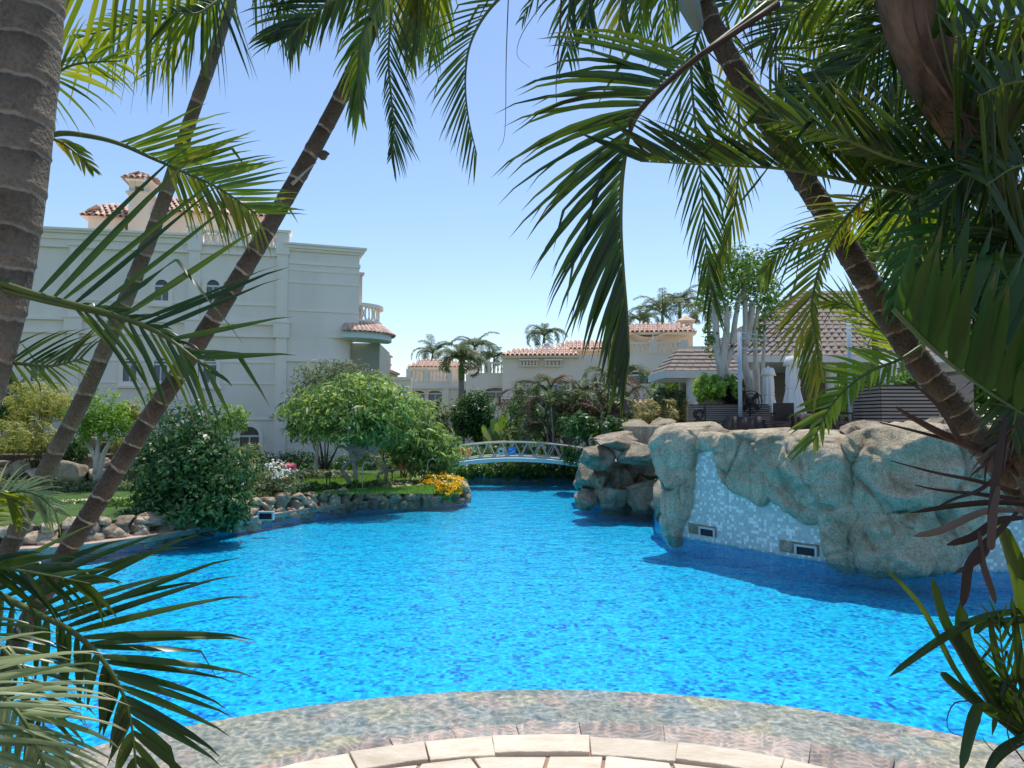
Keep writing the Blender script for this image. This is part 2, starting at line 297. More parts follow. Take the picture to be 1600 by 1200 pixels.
def trunkmat(name, dark, mid, line, spacing):
    """ringed palm trunk; uv.y = metres along the stem"""
    m, nt, ns, ls, b = mat(name)
    uv = N(nt, 'ShaderNodeUVMap'); sx = N(nt, 'ShaderNodeSeparateXYZ'); ls.new(uv.outputs[0], sx.inputs[0])
    tc = N(nt, 'ShaderNodeTexCoord'); nz = N(nt, 'ShaderNodeTexNoise'); nz.inputs['Scale'].default_value = 9; nz.inputs['Detail'].default_value = 7; ls.new(tc.outputs['Object'], nz.inputs[0])
    n3 = N(nt, 'ShaderNodeTexNoise'); n3.inputs['Scale'].default_value = 60; n3.inputs['Detail'].default_value = 5; ls.new(tc.outputs['Object'], n3.inputs[0])
    w = N(nt, 'ShaderNodeMath', operation='MULTIPLY_ADD'); ls.new(nz.outputs[0], w.inputs[0]); w.inputs[1].default_value = 0.06; ls.new(sx.outputs[1], w.inputs[2])
    dv = N(nt, 'ShaderNodeMath', operation='DIVIDE'); ls.new(w.outputs[0], dv.inputs[0]); dv.inputs[1].default_value = spacing
    fr = N(nt, 'ShaderNodeMath', operation='FRACT'); ls.new(dv.outputs[0], fr.inputs[0])
    r1 = ramp(nt, [(0.25, dark), (0.62, mid)]); mxn = N(nt, 'ShaderNodeMath', operation='MULTIPLY_ADD'); ls.new(n3.outputs[0], mxn.inputs[0]); mxn.inputs[1].default_value = 0.45; 
    hl = N(nt, 'ShaderNodeMath', operation='MULTIPLY'); ls.new(nz.outputs[0], hl.inputs[0]); hl.inputs[1].default_value = 0.6; ls.new(hl.outputs[0], mxn.inputs[2])
    ls.new(mxn.outputs[0], r1.inputs[0])
    r2 = ramp(nt, [(0.0, (0, 0, 0)), (0.03, (1, 1, 1)), (0.07, (1, 1, 1)), (0.11, (0, 0, 0))]); ls.new(fr.outputs[0], r2.inputs[0])
    br = N(nt, 'ShaderNodeMath', operation='MULTIPLY'); ls.new(r2.outputs[0], br.inputs[0])
    n4 = N(nt, 'ShaderNodeTexNoise'); n4.inputs['Scale'].default_value = 22; ls.new(tc.outputs['Object'], n4.inputs[0])
    r4 = ramp(nt, [(0.35, (0.1, 0.1, 0.1)), (0.6, (0.85, 0.85, 0.85))]); ls.new(n4.outputs[0], r4.inputs[0]); ls.new(r4.outputs[0], br.inputs[1])
    mx = N(nt, 'ShaderNodeMix', data_type='RGBA'); ls.new(br.outputs[0], mx.inputs[0]); ls.new(r1.outputs[0], mx.inputs[6]); mx.inputs[7].default_value = (*line, 1)
    gv = N(nt, 'ShaderNodeMapRange'); gv.inputs[1].default_value = .1; gv.inputs[2].default_value = 1.0; gv.inputs[3].default_value = 1.25; gv.inputs[4].default_value = .72; ls.new(fr.outputs[0], gv.inputs[0])
    hv = N(nt, 'ShaderNodeHueSaturation'); ls.new(gv.outputs[0], hv.inputs['Value']); ls.new(mx.outputs[2], hv.inputs['Color'])
    ls.new(hv.outputs[0], b.inputs['Base Color']); b.inputs['Roughness'].default_value = 0.8; b.inputs['Specular IOR Level'].default_value = 0.25
    bp = N(nt, 'ShaderNodeBump'); bp.inputs['Strength'].default_value = 0.9; bp.inputs['Distance'].default_value = 0.03; ls.new(n3.outputs[0], bp.inputs['Height']); ls.new(bp.outputs[0], b.inputs['Normal'])
    return m
T_dark = trunkmat('ringed_trunk_dark', (0.045, 0.032, 0.024), (0.15, 0.115, 0.085), (0.50, 0.45, 0.37), 0.17)
T_olive = trunkmat('ringed_trunk_olive', (0.06, 0.055, 0.03), (0.19, 0.165, 0.11), (0.33, 0.30, 0.24), 0.19)
T_grey = trunkmat('ringed_trunk_grey', (0.075, 0.06, 0.042), (0.235, 0.195, 0.15), (0.34, 0.29, 0.24), 0.15)
T_brown = trunkmat('ringed_trunk_brown', (0.024, 0.017, 0.011), (0.13, 0.094, 0.062), (0.36, 0.29, 0.21), 0.13)
T_far = plain('far_palm_trunk', (0.16, 0.14, 0.12), (0.30, 0.27, 0.24), 3, 0.9, stretch=(1, 1, 4))
# ------------------------------------------------------------------ water and pool
def water_material():
    m, nt, ns, ls, b = mat('pool_water'); ns.remove(b)
    tc = N(nt, 'ShaderNodeTexCoord')
    def nzt(scale, detail=2, st=(1, 1, 1)):
        mp = N(nt, 'ShaderNodeMapping'); mp.inputs['Scale'].default_value = st; ls.new(tc.outputs['Object'], mp.inputs[0])
        n = N(nt, 'ShaderNodeTexNoise'); n.inputs['Scale'].default_value = scale; n.inputs['Detail'].default_value = detail; ls.new(mp.outputs[0], n.inputs[0]); return n
    n1 = nzt(2.2, 3); n2 = nzt(9.0, 2)
    ad = N(nt, 'ShaderNodeMath', operation='MULTIPLY_ADD'); ls.new(n2.outputs[0], ad.inputs[0]); ad.inputs[1].default_value = 0.35; ls.new(n1.outputs[0], ad.inputs[2])
    bp = N(nt, 'ShaderNodeBump'); bp.inputs['Strength'].default_value = 0.55; bp.inputs['Distance'].default_value = 0.10; ls.new(ad.outputs[0], bp.inputs['Height'])
    gl = N(nt, 'ShaderNodeBsdfGlossy'); gl.inputs['Roughness'].default_value = 0.03; gl.inputs['Color'].default_value = (0.9, 0.95, 1, 1); ls.new(bp.outputs[0], gl.inputs['Normal'])
    fr = N(nt, 'ShaderNodeFresnel'); fr.inputs['IOR'].default_value = 1.18; ls.new(bp.outputs[0], fr.inputs['Normal'])
    fm = N(nt, 'ShaderNodeMath', operation='MULTIPLY'); ls.new(fr.outputs[0], fm.inputs[0]); fm.inputs[1].default_value = 0.6; fm.use_clamp = True
    # caustic net painted into the sheet's see-through tint: bright lines, dimmer between
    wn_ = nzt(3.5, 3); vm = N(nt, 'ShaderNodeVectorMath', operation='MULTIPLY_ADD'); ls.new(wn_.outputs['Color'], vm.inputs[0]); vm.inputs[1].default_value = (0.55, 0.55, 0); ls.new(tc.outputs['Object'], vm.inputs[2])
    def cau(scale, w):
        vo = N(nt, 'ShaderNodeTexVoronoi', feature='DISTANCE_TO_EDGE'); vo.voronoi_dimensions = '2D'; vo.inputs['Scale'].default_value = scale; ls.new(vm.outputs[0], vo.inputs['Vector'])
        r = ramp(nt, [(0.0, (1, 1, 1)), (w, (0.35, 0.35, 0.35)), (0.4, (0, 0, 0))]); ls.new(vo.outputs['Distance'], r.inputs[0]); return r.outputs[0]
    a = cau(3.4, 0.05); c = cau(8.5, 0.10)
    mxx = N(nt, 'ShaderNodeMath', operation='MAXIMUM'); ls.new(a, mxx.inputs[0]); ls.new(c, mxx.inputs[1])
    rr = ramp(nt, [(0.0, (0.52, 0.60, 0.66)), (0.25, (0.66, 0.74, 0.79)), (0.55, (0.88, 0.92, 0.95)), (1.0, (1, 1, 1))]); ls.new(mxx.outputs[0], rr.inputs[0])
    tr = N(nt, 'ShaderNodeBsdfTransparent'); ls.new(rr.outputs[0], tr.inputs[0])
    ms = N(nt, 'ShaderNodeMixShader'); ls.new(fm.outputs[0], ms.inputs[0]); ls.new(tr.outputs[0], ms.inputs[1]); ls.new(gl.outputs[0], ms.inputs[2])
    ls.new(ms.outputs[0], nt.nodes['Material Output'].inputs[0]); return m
def mosaic_material(name, cols, size, grout, patch=None, rough=0.35, coord='Object', gw=0.06):
    m, nt, ns, ls, b = mat(name); tc = N(nt, 'ShaderNodeTexCoord')
    src = tc.outputs[coord]
    sc_ = N(nt, 'ShaderNodeVectorMath', operation='SCALE'); sc_.inputs['Scale'].default_value = 1 / size; ls.new(src, sc_.inputs[0])
    fl = N(nt, 'ShaderNodeVectorMath', operation='FLOOR'); ls.new(sc_.outputs[0], fl.inputs[0])
    wn_ = N(nt, 'ShaderNodeTexWhiteNoise', noise_dimensions='3D'); ls.new(fl.outputs[0], wn_.inputs['Vector'])
    v = wn_.outputs['Value']
    if patch:
        nz = N(nt, 'ShaderNodeTexNoise'); nz.inputs['Scale'].default_value = patch; nz.inputs['Detail'].default_value = 6; nz.inputs['Roughness'].default_value = 0.7; ls.new(src, nz.inputs[0])
        mr = N(nt, 'ShaderNodeMapRange'); mr.inputs[1].default_value = 0.3; mr.inputs[2].default_value = 0.7; ls.new(nz.outputs[0], mr.inputs[0])
        mm = N(nt, 'ShaderNodeMath', operation='MULTIPLY_ADD'); ls.new(v, mm.inputs[0]); mm.inputs[1].default_value = 0.62; 
        h = N(nt, 'ShaderNodeMath', operation='MULTIPLY'); ls.new(mr.outputs[0], h.inputs[0]); h.inputs[1].default_value = 0.38; ls.new(h.outputs[0], mm.inputs[2]); v = mm.outputs[0]
    r = ramp(nt, [(i / (len(cols) - 1), c) for i, c in enumerate(cols)]); ls.new(v, r.inputs[0])
    ls.new(r.outputs[0], b.inputs['Base Color']); b.inputs['Roughness'].default_value = rough
    fr = N(nt, 'ShaderNodeVectorMath', operation='FRACTION'); ls.new(sc_.outputs[0], fr.inputs[0]); sp = N(nt, 'ShaderNodeSeparateXYZ'); ls.new(fr.outputs[0], sp.inputs[0])
    lx = N(nt, 'ShaderNodeMath', operation='LESS_THAN'); ls.new(sp.outputs[0], lx.inputs[0]); lx.inputs[1].default_value = gw
    ly = N(nt, 'ShaderNodeMath', operation='LESS_THAN'); ls.new(sp.outputs[1], ly.inputs[0]); ly.inputs[1].default_value = gw
    mxm = N(nt, 'ShaderNodeMath', operation='MAXIMUM'); ls.new(lx.outputs[0], mxm.inputs[0]); ls.new(ly.outputs[0], mxm.inputs[1])
    mx = N(nt, 'ShaderNodeMix', data_type='RGBA'); ls.new(mxm.outputs[0], mx.inputs[0]); ls.new(r.outputs[0], mx.inputs[6]); mx.inputs[7].default_value = (*grout, 1)
    ls.new(mx.outputs[2], b.inputs['Base Color']); return m
M_water = water_material()
M_poolfloor = mosaic_material('blue_pool_mosaic', [(0.0, 0.05, 0.45), (0.0, 0.18, 0.72), (0.0, 0.58, 0.97), (0.0, 0.72, 0.99), (0.0, 0.66, 0.99), (0.02, 0.80, 0.99)], 0.05, (0.0, 0.55, 0.95), 2.6)  # dark tiles and patches in the mosaic also paint the water's ripple flecks
M_poolwall = mosaic_material('blue_wall_mosaic', [(0.0, 0.34, 0.66), (0.02, 0.44, 0.74), (0.06, 0.52, 0.78)], 0.05, (0.12, 0.5, 0.74))
M_mosaic = mosaic_material('grey_white_mosaic', [(0.42, 0.46, 0.43), (0.47, 0.52, 0.48), (0.51, 0.56, 0.52), (0.48, 0.52, 0.48), (0.80, 0.82, 0.76), (0.88, 0.89, 0.83)], 0.055, (0.42, 0.50, 0.50), None, 0.4, 'UV')
def slate_material():
    m, nt, ns, ls, b = mat('slate_ledge'); tc = N(nt, 'ShaderNodeTexCoord')
    nz = N(nt, 'ShaderNodeTexNoise'); nz.inputs['Scale'].default_value = 5; nz.inputs['Detail'].default_value = 6; ls.new(tc.outputs['Object'], nz.inputs[0])
    wp = N(nt, 'ShaderNodeVectorMath', operation='MULTIPLY_ADD'); ls.new(nz.outputs['Color'], wp.inputs[0]); wp.inputs[1].default_value = (.22, .22, 0); ls.new(tc.outputs['Object'], wp.inputs[2])
    vo = N(nt, 'ShaderNodeTexVoronoi'); vo.voronoi_dimensions = '2D'; vo.inputs['Scale'].default_value = 3.6; ls.new(wp.outputs[0], vo.inputs['Vector'])
    sp = N(nt, 'ShaderNodeSeparateColor'); ls.new(vo.outputs['Color'], sp.inputs[0])
    r = ramp(nt, [(0, (.34, .33, .26)), (.25, (.50, .45, .33)), (.45, (.40, .40, .35)), (.65, (.62, .51, .32)), (.82, (.56, .42, .32)), (1, (.46, .46, .39))]); ls.new(sp.outputs[0], r.inputs[0])
    n2 = N(nt, 'ShaderNodeTexNoise'); n2.inputs['Scale'].default_value = 16; n2.inputs['Detail'].default_value = 8; ls.new(tc.outputs['Object'], n2.inputs[0])
    fr = ramp(nt, [(.3, (.6, .6, .6)), (.7, (1.25, 1.25, 1.25))]); ls.new(n2.outputs[0], fr.inputs[0]); mu = N(nt, 'ShaderNodeMix', data_type='RGBA', blend_type='MULTIPLY'); mu.inputs[0].default_value = 1; ls.new(r.outputs[0], mu.inputs[6]); ls.new(fr.outputs[0], mu.inputs[7])
    ls.new(mu.outputs[2], b.inputs['Base Color']); b.inputs['Roughness'].default_value = .7; return m
M_ledge = slate_material()

WALL = [(12.5, 11.2), (10.0, 11.45), (7.9, 11.5), (6.0, 11.66), (4.86, 12.57), (3.69, 14.3), (3.18, 15.1)]      # mosaic wall, plan
BANK = [(-11.5, 12.8), (-8.7, 13.7), (-7.7, 14.5), (-6.9, 16.0), (-5.67, 18.85), (-4.4, 20.6), (-3.0, 21.8), (-1.95, 22.3), (-1.35, 23.0), (-1.5, 24.5), (-2.5, 27.5), (-2.9, 31.0)]
HOLE = [(-11.5, -9), (11.5, -9), (11.5, 4.7), (12.5, 4.7)] + WALL + [(3.35, 17.5), (3.9, 20.8), (2.0, 21.2), (2.2, 24), (2.9, 28), (3.0, 31.0)] + BANK[::-1]

def fill(name, outer, holes, z, mat_, kind='structure'):
    bm = bmesh.new(); es = []
    for loop in [outer] + holes:
        vs_ = [bm.verts.new((x, y, z)) for x, y in loop]
        es += [bm.edges.new((vs_[i], vs_[(i + 1) % len(vs_)])) for i in range(len(vs_))]
    bmesh.ops.triangle_fill(bm, use_beauty=True, edges=es)
    for f in bm.faces:
        if f.normal.z < 0: f.normal_flip()
    me = bpy.data.meshes.new(name); bm.to_mesh(me); bm.free()
    o = link(name, me, None, None, mat_); tag(o, kind=kind); return o

M_lawn = plain('lawn_turf', (0.035, 0.075, 0.015), (0.08, 0.15, 0.03), 3, 0.95, 0.5, 40, 8)
S = 1200
fill('ground', [(-S, -S), (S, -S), (S, S), (-S, S)], [HOLE], 0.35, M_lawn)
fill('pool_floor', [(-12.6, 3), (12.6, 3), (12.6, 31.2), (-12.6, 31.2)], [], -0.36, M_poolfloor)
mb = MB(); mb2 = MB()
loop = HOLE[3:] + [(-11.5, 4.7)]
for i in range(len(loop) - 1):
    (x0, y0), (x1, y1) = loop[i], loop[i + 1]
    mb.add([(x0, y0, -0.63), (x1, y1, -0.63), (x1, y1, -0.03), (x0, y0, -0.03)], [(0, 1, 2, 3)]); mb2.add([(x0, y0, -0.03), (x1, y1, -0.03), (x1, y1, 0.345), (x0, y0, 0.345)], [(0, 1, 2, 3)])
tag(mb.build('pool_wall', M_poolwall), kind='structure'); tag(mb2.build('bank_face', M_soil), kind='structure')
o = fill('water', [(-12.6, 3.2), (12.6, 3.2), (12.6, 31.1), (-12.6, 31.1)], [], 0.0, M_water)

# near land: soil bed left and right, rounded stone deck between
DC, DR = Vector((0.25, 1.96, 0)), 3.39
def arc(c, r, a0, a1, n): return [(c[0] + r * math.cos(a0 + (a1 - a0) * i / n), c[1] + r * math.sin(a0 + (a1 - a0) * i / n)) for i in range(n + 1)]
a_lo = math.asin((4.7 - DC.y) / DR)
near = [(-11.6, -9), (11.6, -9), (11.6, 4.7)] + arc(DC, DR, a_lo, math.pi - a_lo, 32) + [(-11.6, 4.7)]
mb = MB(); mb.prism(near, -0.63, 0.04)
deck = tag(mb.build('deck_base', M_grout), kind='structure')
for s_ in (-1, 1):
    x0, x1 = (-11.6, DC.x - 1.9) if s_ < 0 else (DC.x + 1.9, 11.6)
    mb = MB(); nx, ny = 40, 24; rnd = random.Random(5 + s_)
    vs_ = []
    for j in range(ny + 1):
        for i in range(nx + 1):
            x = x0 + (x1 - x0) * i / nx; y = -1 + 5.68 * j / ny
            e = min(i, nx - i, j, ny - j, 3) / 3
            vs_.append((x, y, 0.075 + e * (0.05 + 0.06 * noise.noise((x * 2, y * 2, 0)))))
    mb.add(vs_, [(j * (nx + 1) + i, j * (nx + 1) + i + 1, (j + 1) * (nx + 1) + i + 1, (j + 1) * (nx + 1) + i) for j in range(ny) for i in range(nx)])
    tag(mb.build('planting_bed', M_soil, None, True), kind='structure')
# coping stones round the edge of the deck, crazy paving inside; each stone a piece of the deck
rnd = random.Random(11)
def stone_piece(name, poly, z0, z1, mat_, parent, bev=0.004):
    m_ = MB(); m_.prism(poly, z0, z1); return m_.build(name, mat_, parent, False, bev)
def ring_stones(name, c, r0, r1, z0, z1, step, mat_, parent, a0, a1, gap=0.008):
    a = a0; k = 0
    while a < a1:
        b_ = min(a + step * rnd.uniform(0.75, 1.25) / r1, a1); dz = rnd.uniform(-0.006, 0.006); g = gap / r1
        ro = r1 + rnd.uniform(-0.006, 0.008); ri = r0 + rnd.uniform(-0.02, 0.02)
        out = arc(c, ro, a + g, b_ - g, 5); inn = arc(c, ri, a + g, b_ - g, 5)[::-1]
        jit = [(x + rnd.uniform(-.006, .006), y + rnd.uniform(-.006, .006)) for x, y in out + inn]
        stone_piece(name, jit, z0, z1 + dz, mat_, parent); a = b_; k += 1
deckset = deck
ring_stones('coping_stone', DC, DR - 0.26, DR + 0.02, 0.0, 0.075, 0.62, M_coping, deckset, 0.45, math.pi - 0.45, 0.003)
# crazy paving: Voronoi cells clipped to the disc
sites = []
while len(sites) < 95:
    x, y = rnd.uniform(-2.7, 3.2), rnd.uniform(2.6, 5.0)
    if (x - DC.x) ** 2 + (y - DC.y) ** 2 < (DR - 0.3) ** 2 and all((x - a) ** 2 + (y - b_) ** 2 > 0.21 ** 2 for a, b_ in sites): sites.append((x, y))
def clip(poly, nx, ny, d):
    out = []
    for i in range(len(poly)):
        p, q = poly[i], poly[(i + 1) % len(poly)]; a = p[0] * nx + p[1] * ny - d; b_ = q[0] * nx + q[1] * ny - d
        if a <= 0: out.append(p)
        if a * b_ < 0: t = a / (a - b_); out.append((p[0] + (q[0] - p[0]) * t, p[1] + (q[1] - p[1]) * t))
    return out
for s0 in sites:
    poly = [(s0[0] + 0.6 * math.cos(k * math.pi / 6), s0[1] + 0.6 * math.sin(k * math.pi / 6)) for k in range(12)]
    for s1 in sites:
        if s1 is s0: continue
        dx, dy = s1[0] - s0[0], s1[1] - s0[1]; L = math.hypot(dx, dy)
        if L > 1.2: continue
        poly = clip(poly, dx / L, dy / L, ((s0[0] + s1[0]) * dx + (s0[1] + s1[1]) * dy) / (2 * L) - 0.012)
        if len(poly) < 3: break
    for k in range(24):
        an = 2 * math.pi * k / 24; poly = clip(poly, math.cos(an), math.sin(an), DC.x * math.cos(an) + DC.y * math.sin(an) + DR - 0.295) if len(poly) >= 3 else poly
    if len(poly) >= 3:
        cx = sum(p[0] for p in poly) / len(poly); cy = sum(p[1] for p in poly) / len(poly)
        rr = min(math.hypot(p[0] - cx, p[1] - cy) for p in poly)
        if rr > 0.05: stone_piece('flagstone', poly, 0.02, 0.068 + rnd.uniform(-.006, .006), M_coping, deckset)
# submerged step of rose stone and wide slate ledge
RC, RR = Vector((0.55, 1.96, 0)), 3.88
mb = MB(); mb.prism(arc(RC, RR - 0.03, 0, math.pi, 40), -0.62, -0.055); st = tag(mb.build('submerged_step', M_grout), kind='structure')
ring_stones('step_stone', RC, RR - 0.62, RR, -0.2, -0.022, 0.55, M_rose, st, 0.35, math.pi - 0.35, 0.002)
LC, LR = Vector((0.3, 1.3, 0)), 5.72
mb = MB(); mb.prism(arc(LC, LR, 0.2, math.pi - 0.2, 64), -0.618, -0.2); tag(mb.build('submerged_ledge', M_ledge), kind='structure')

# terrace on the right, behind the rock wall
def offs(path, d):
    return [(x + d * 0.55, y + d * 0.85) for x, y in path]
ter = [(40, 10.8)] + offs(WALL, 0.25) + [(3.75, 17.0), (4.3, 21.0), (3.4, 23.0), (4.4, 40), (40, 40)]
mb = MB(); mb.prism(ter, 0.33, 1.8); tag(mb.build('terrace', M_terrace), kind='structure')

# lawn blades and garden path on the left bank
pp = [G(470, 762), G(560, 757), G(640, 750), G(690, 742)]
c = spline(pp, 24); w = 0.55
mb = MB(); vs_ = []
for i, p in enumerate(c):
    t = (c[min(i + 1, 23)] - c[max(i - 1, 0)]).normalized(); n_ = Vector((-t.y, t.x, 0)); vs_ += [p + n_ * w + Vector((0, 0, .004)), p - n_ * w + Vector((0, 0, .004))]
mb.add(vs_, [(2 * i, 2 * i + 1, 2 * i + 3, 2 * i + 2) for i in range(23)]); tag(mb.build('path', M_path), kind='structure')
pp = [G(-60, 792), G(90, 783), G(230, 778), G(330, 776)]
c = spline(pp, 24); w = 0.28; mb = MB(); vs_ = []
for i, p in enumerate(c):
    t = (c[min(i + 1, 23)] - c[max(i - 1, 0)]).normalized(); n_ = Vector((-t.y, t.x, 0)); vs_ += [p + n_ * w + Vector((0, 0, .006)), p - n_ * w + Vector((0, 0, .006))]
mb.add(vs_, [(2 * i, 2 * i + 1, 2 * i + 3, 2 * i + 2) for i in range(23)]); tag(mb.build('path', M_path), kind='structure')
# ------------------------------------------------------------------ facades
class Facade:
    def __init__(s, O, ang):
        a = math.radians(ang); s.O = Vector((O[0], O[1], 0)); s.u = Vector((math.cos(a), math.sin(a), 0)); s.n = Vector((math.sin(a), -math.cos(a), 0))
        s.M = Matrix(((s.u.x, 0, s.n.x, O[0]), (s.u.y, 0, s.n.y, O[1]), (0, 1, 0, 0), (0, 0, 0, 1)))
    def sz(s, px, py):
        d = ray(px, py); t = (s.O - EYE).dot(s.n) / d.dot(s.n); p = EYE + d * t
        return (p - s.O).dot(s.u), p.z
    def s(s, px, py=655): return s.sz(px, py)[0]
    def z(s, px, py): return s.sz(px, py)[1]
    def box(s, mb, s0, s1, z0, z1, d0, d1): return mb.prism([(s0, z0), (s1, z0), (s1, z1), (s0, z1)], d0, d1, s.M)
def arch_pts(s, z0, z1, w, n=10, rise=1.0):
    h = w / 2; return [(s - h, z0), (s + h, z0)] + [(s + h * math.cos(math.pi * k / n), z1 + rise * h * math.sin(math.pi * k / n)) for k in range(n + 1)]
def arch_ring(fa, mb, s, z0, z1, w, t, d0, d1, n=10, rise=1.0):
    a = arch_pts(s, z0, z1, w, n, rise); b = arch_pts(s, z0 - t, z1, w + 2 * t, n, (rise * w / 2 + t) / (w / 2 + t))
    m = len(a); M_ = fa.M
    vs_ = [M_ @ Vector((x, y, d)) for d in (d0, d1) for L in (a, b) for x, y in L]
    fs = []
    for i in range(m):
        j = (i + 1) % m
        fs += [(2 * m + i, 2 * m + j, 3 * m + j, 3 * m + i), (m + i, m + j, 3 * m + j, 3 * m + i), (i, j, 2 * m + j, 2 * m + i)]
    return mb.add(vs_, fs)
def window(fa, parent, s, z0, z1, w, surround=M_trim, glass=M_glass, rise=1.0, t=0.16, sill=True, blind=True, mull=1):
    mb = MB(); arch_ring(fa, mb, s, z0, z1, w, t, 0.0, 0.09, 10, rise); win = mb.build('window', surround, parent)
    mb = MB(); mb.prism(arch_pts(s, z0, z1, w, 10, rise), -0.02, 0.012, fa.M); mb.build('pane', glass, win)
    mb = MB(); fa.box(mb, s - w / 2, s + w / 2, z1 - 0.05, z1 + 0.03, 0.012, 0.045)
    for k in range(mull):
        x = s - w / 2 + w * (k + 1) / (mull + 1); fa.box(mb, x - 0.025, x + 0.025, z0, z1 - 0.05, 0.012, 0.04)
    mb.build('frame', M_frame, win)
    if blind:
        mb = MB(); fa.box(mb, s - w / 2 + 0.03, s + w / 2 - 0.03, z0, z1 - 0.06, 0.012, 0.022); mb.build('blind', M_blind, win)
    if sill:
        mb = MB(); fa.box(mb, s - w / 2 - t - .08, s + w / 2 + t + .08, z0 - t - 0.10, z0 - t - 0.003, 0.0, 0.15); mb.build('sill', surround, win)
    return win
# one clay tile, shared by all tiled roofs
def tile_mesh(r=0.12, L=0.46, th=0.018, n=5):
    mb = MB(); vs_ = []
    for y, k in ((0, 1.0), (L, 0.86)):
        for rad in (r * k, (r - th) * k):
            for i in range(n + 1):
                a = math.pi * i / n; vs_.append((rad * math.cos(a), y, rad * math.sin(a)))
    m = n + 1; fs = []
    for i in range(n):
        fs += [(i, i + 1, 2 * m + i + 1, 2 * m + i), (m + i + 1, m + i, 3 * m + i, 3 * m + i + 1), (i + 1, i, m + i, m + i + 1)]
    mb.add(vs_, fs); me = mb.mesh('clay_tile', False); me.materials.append(M_tile); return me
TILE = tile_mesh()
trnd = random.Random(3)
def tile_roof(parent, A, Bp, up, rows, name='roof_tile', joined=False, pitch=0.25, rowlen=0.36, shrink=0.0):
    """tiles on a sloping strip: eave A->Bp, up = unit upslope vector; shrink = hip inset per row at each end"""
    A, Bp, up = Vector(A), Vector(Bp), Vector(up).normalized(); L = (Bp - A).length; u = (Bp - A).normalized(); nrm = u.cross(up).normalized()
    if nrm.z < 0: nrm = -nrm
    R = Matrix((u, up, nrm)).transposed().to_4x4(); R3 = R.to_3x3()
    if R3.determinant() < 0: u = -u; R = Matrix((u, up, nrm)).transposed().to_4x4(); A, Bp = Bp, A
    allv = []; allf = []
    tv = [v.co.copy() for v in TILE.vertices]; tf = [tuple(p.vertices) for p in TILE.polygons]
    mb = MB()
    for r in range(rows):
        x = pitch / 2 + shrink * r
        while x < L - shrink * r:
            Mx = Matrix.Translation(A + u * (x + trnd.uniform(-.012, .012)) + up * (r * rowlen) + nrm * (0.02 + r * 0.002)) @ R @ Matrix.Rotation(trnd.uniform(-.03, .03), 4, 'Z') @ Matrix.Rotation(-0.05, 4, 'X')
            if joined: mb.add([Mx @ v for v in tv], tf)
            else: link(name, TILE, parent, Mx)
            x += pitch
    if joined: tag(mb.build(name + 's', M_tile, parent), kind='stuff')

# ------------------------------------------------------------------ the grey villa on the left
O = P(440, 655, 31); FA = Facade((O.x, O.y), 12); FB = Facade((O.x, O.y), 20)
villa = thing('villa', (O.x - 6, O.y + 1, 0.35), 'large pale grey villa with pilasters, arched windows and a tiled corner balcony', 'villa')
sL = FA.s(-420); sB = FB.s(561, 480); zT = FA.z(440, 376)
mb = MB(); FA.box(mb, sL, 0.06, 0.3, zT - 0.35, -9, 0); mb.build('wall', M_plaster, villa)
zs = FB.z(555, 529)                                       # soffit level of the overhanging corner
mb = MB(); FB.box(mb, 0.02, sB, zs, FB.z(562, 389) - 0.3, -8, 0); mb.build('wall', M_plaster, villa)
# lower wall of the corner: flush, then sweeping back in a curve
s1 = FB.s(505); s2 = FB.s(553)
poly = [(0.02, 0), (s1, 0)] + [(s1 + (s2 - s1) * math.sin(t), -1.5 * (1 - math.cos(t)) ) for t in [math.pi / 2 * k / 10 for k in range(1, 11)]] + [(s2, -7), (0.02, -7)]
Mh = Matrix(((FB.u.x, FB.n.x, 0, O.x), (FB.u.y, FB.n.y, 0, O.y), (0, 0, 1, 0), (0, 0, 0, 1)))
mb = MB(); mb.prism([(x, y - 0.004) for x, y in poly], 0.3, zs - 0.002, Mh); mb.build('curved_wall', M_plaster, villa)
def curved_band(name, z0, z1, d, m_, k0=0):
    mb = MB(); pts = poly[k0:12 + 1]
    outer = [(x + (d if i > 4 else 0), y + d) for i, (x, y) in enumerate(pts)]
    mb.prism(outer + [(x, y - 0.05) for x, y in reversed(pts)], z0, z1, Mh); return mb.build(name, m_, villa)
zb = FB.z(500, 566)
curved_band('cornice', zb, zb + 0.16, 0.10, M_trim)
mbw = curved_band('bay_window', zb - 0.9, zb - 0.02, 0.012, M_glass, 3)
for k in (4, 6, 8, 10, 12):
    x, y = poly[k]; mb = MB(); p = Mh @ Vector((x, y, 0)); mb.box((p.x, p.y - 0.03, zb - 0.46), (0.05, 0.05, 0.86)); mb.build('mullion', M_frame, mbw)
# string courses and cornices
for py in (440, 484):
    z = FB.z(450, py); mb = MB(); FB.box(mb, 0.05, sB - 0.003, z - 0.035, z + 0.035, 0, 0.04); mb.build('string_course', M_trim, villa)
for py, h, d in ((400, .10, .12), (478, .05, .05), (507, .09, .12), (527, .07, .10), (567, .05, .04), (600, .05, .04), (655, .06, .06)):
    z = FA.z(440, py); mb = MB(); FA.box(mb, sL, 0.03, z - h / 2, z + h / 2, 0, d); mb.build('string_course', M_trim, villa)
mb = MB(); z = zT
zr = FB.z(562, 389)
FB.box(mb, 0.03, sB + 0.10, zr - 0.30, zr - 0.20, -8.1, 0.10); FB.box(mb, 0.02, sB + 0.20, zr - 0.20, zr - 0.08, -8.1, 0.20); FB.box(mb, 0.01, sB + 0.28, zr - 0.08, zr, -8.1, 0.28); mb.build('cornice', M_trim, villa)
mb = MB(); z = FB.z(450, 408); FB.box(mb, 0.05, sB + 0.04, z - 0.10, z + 0.05, -8.0, 0.05); FB.box(mb, 0.05, sB + 0.03, z - 0.38, z - 0.30, -8.0, 0.035); mb.build('frieze', M_trim, villa)
mb = MB(); sP = FA.s(300, 365)
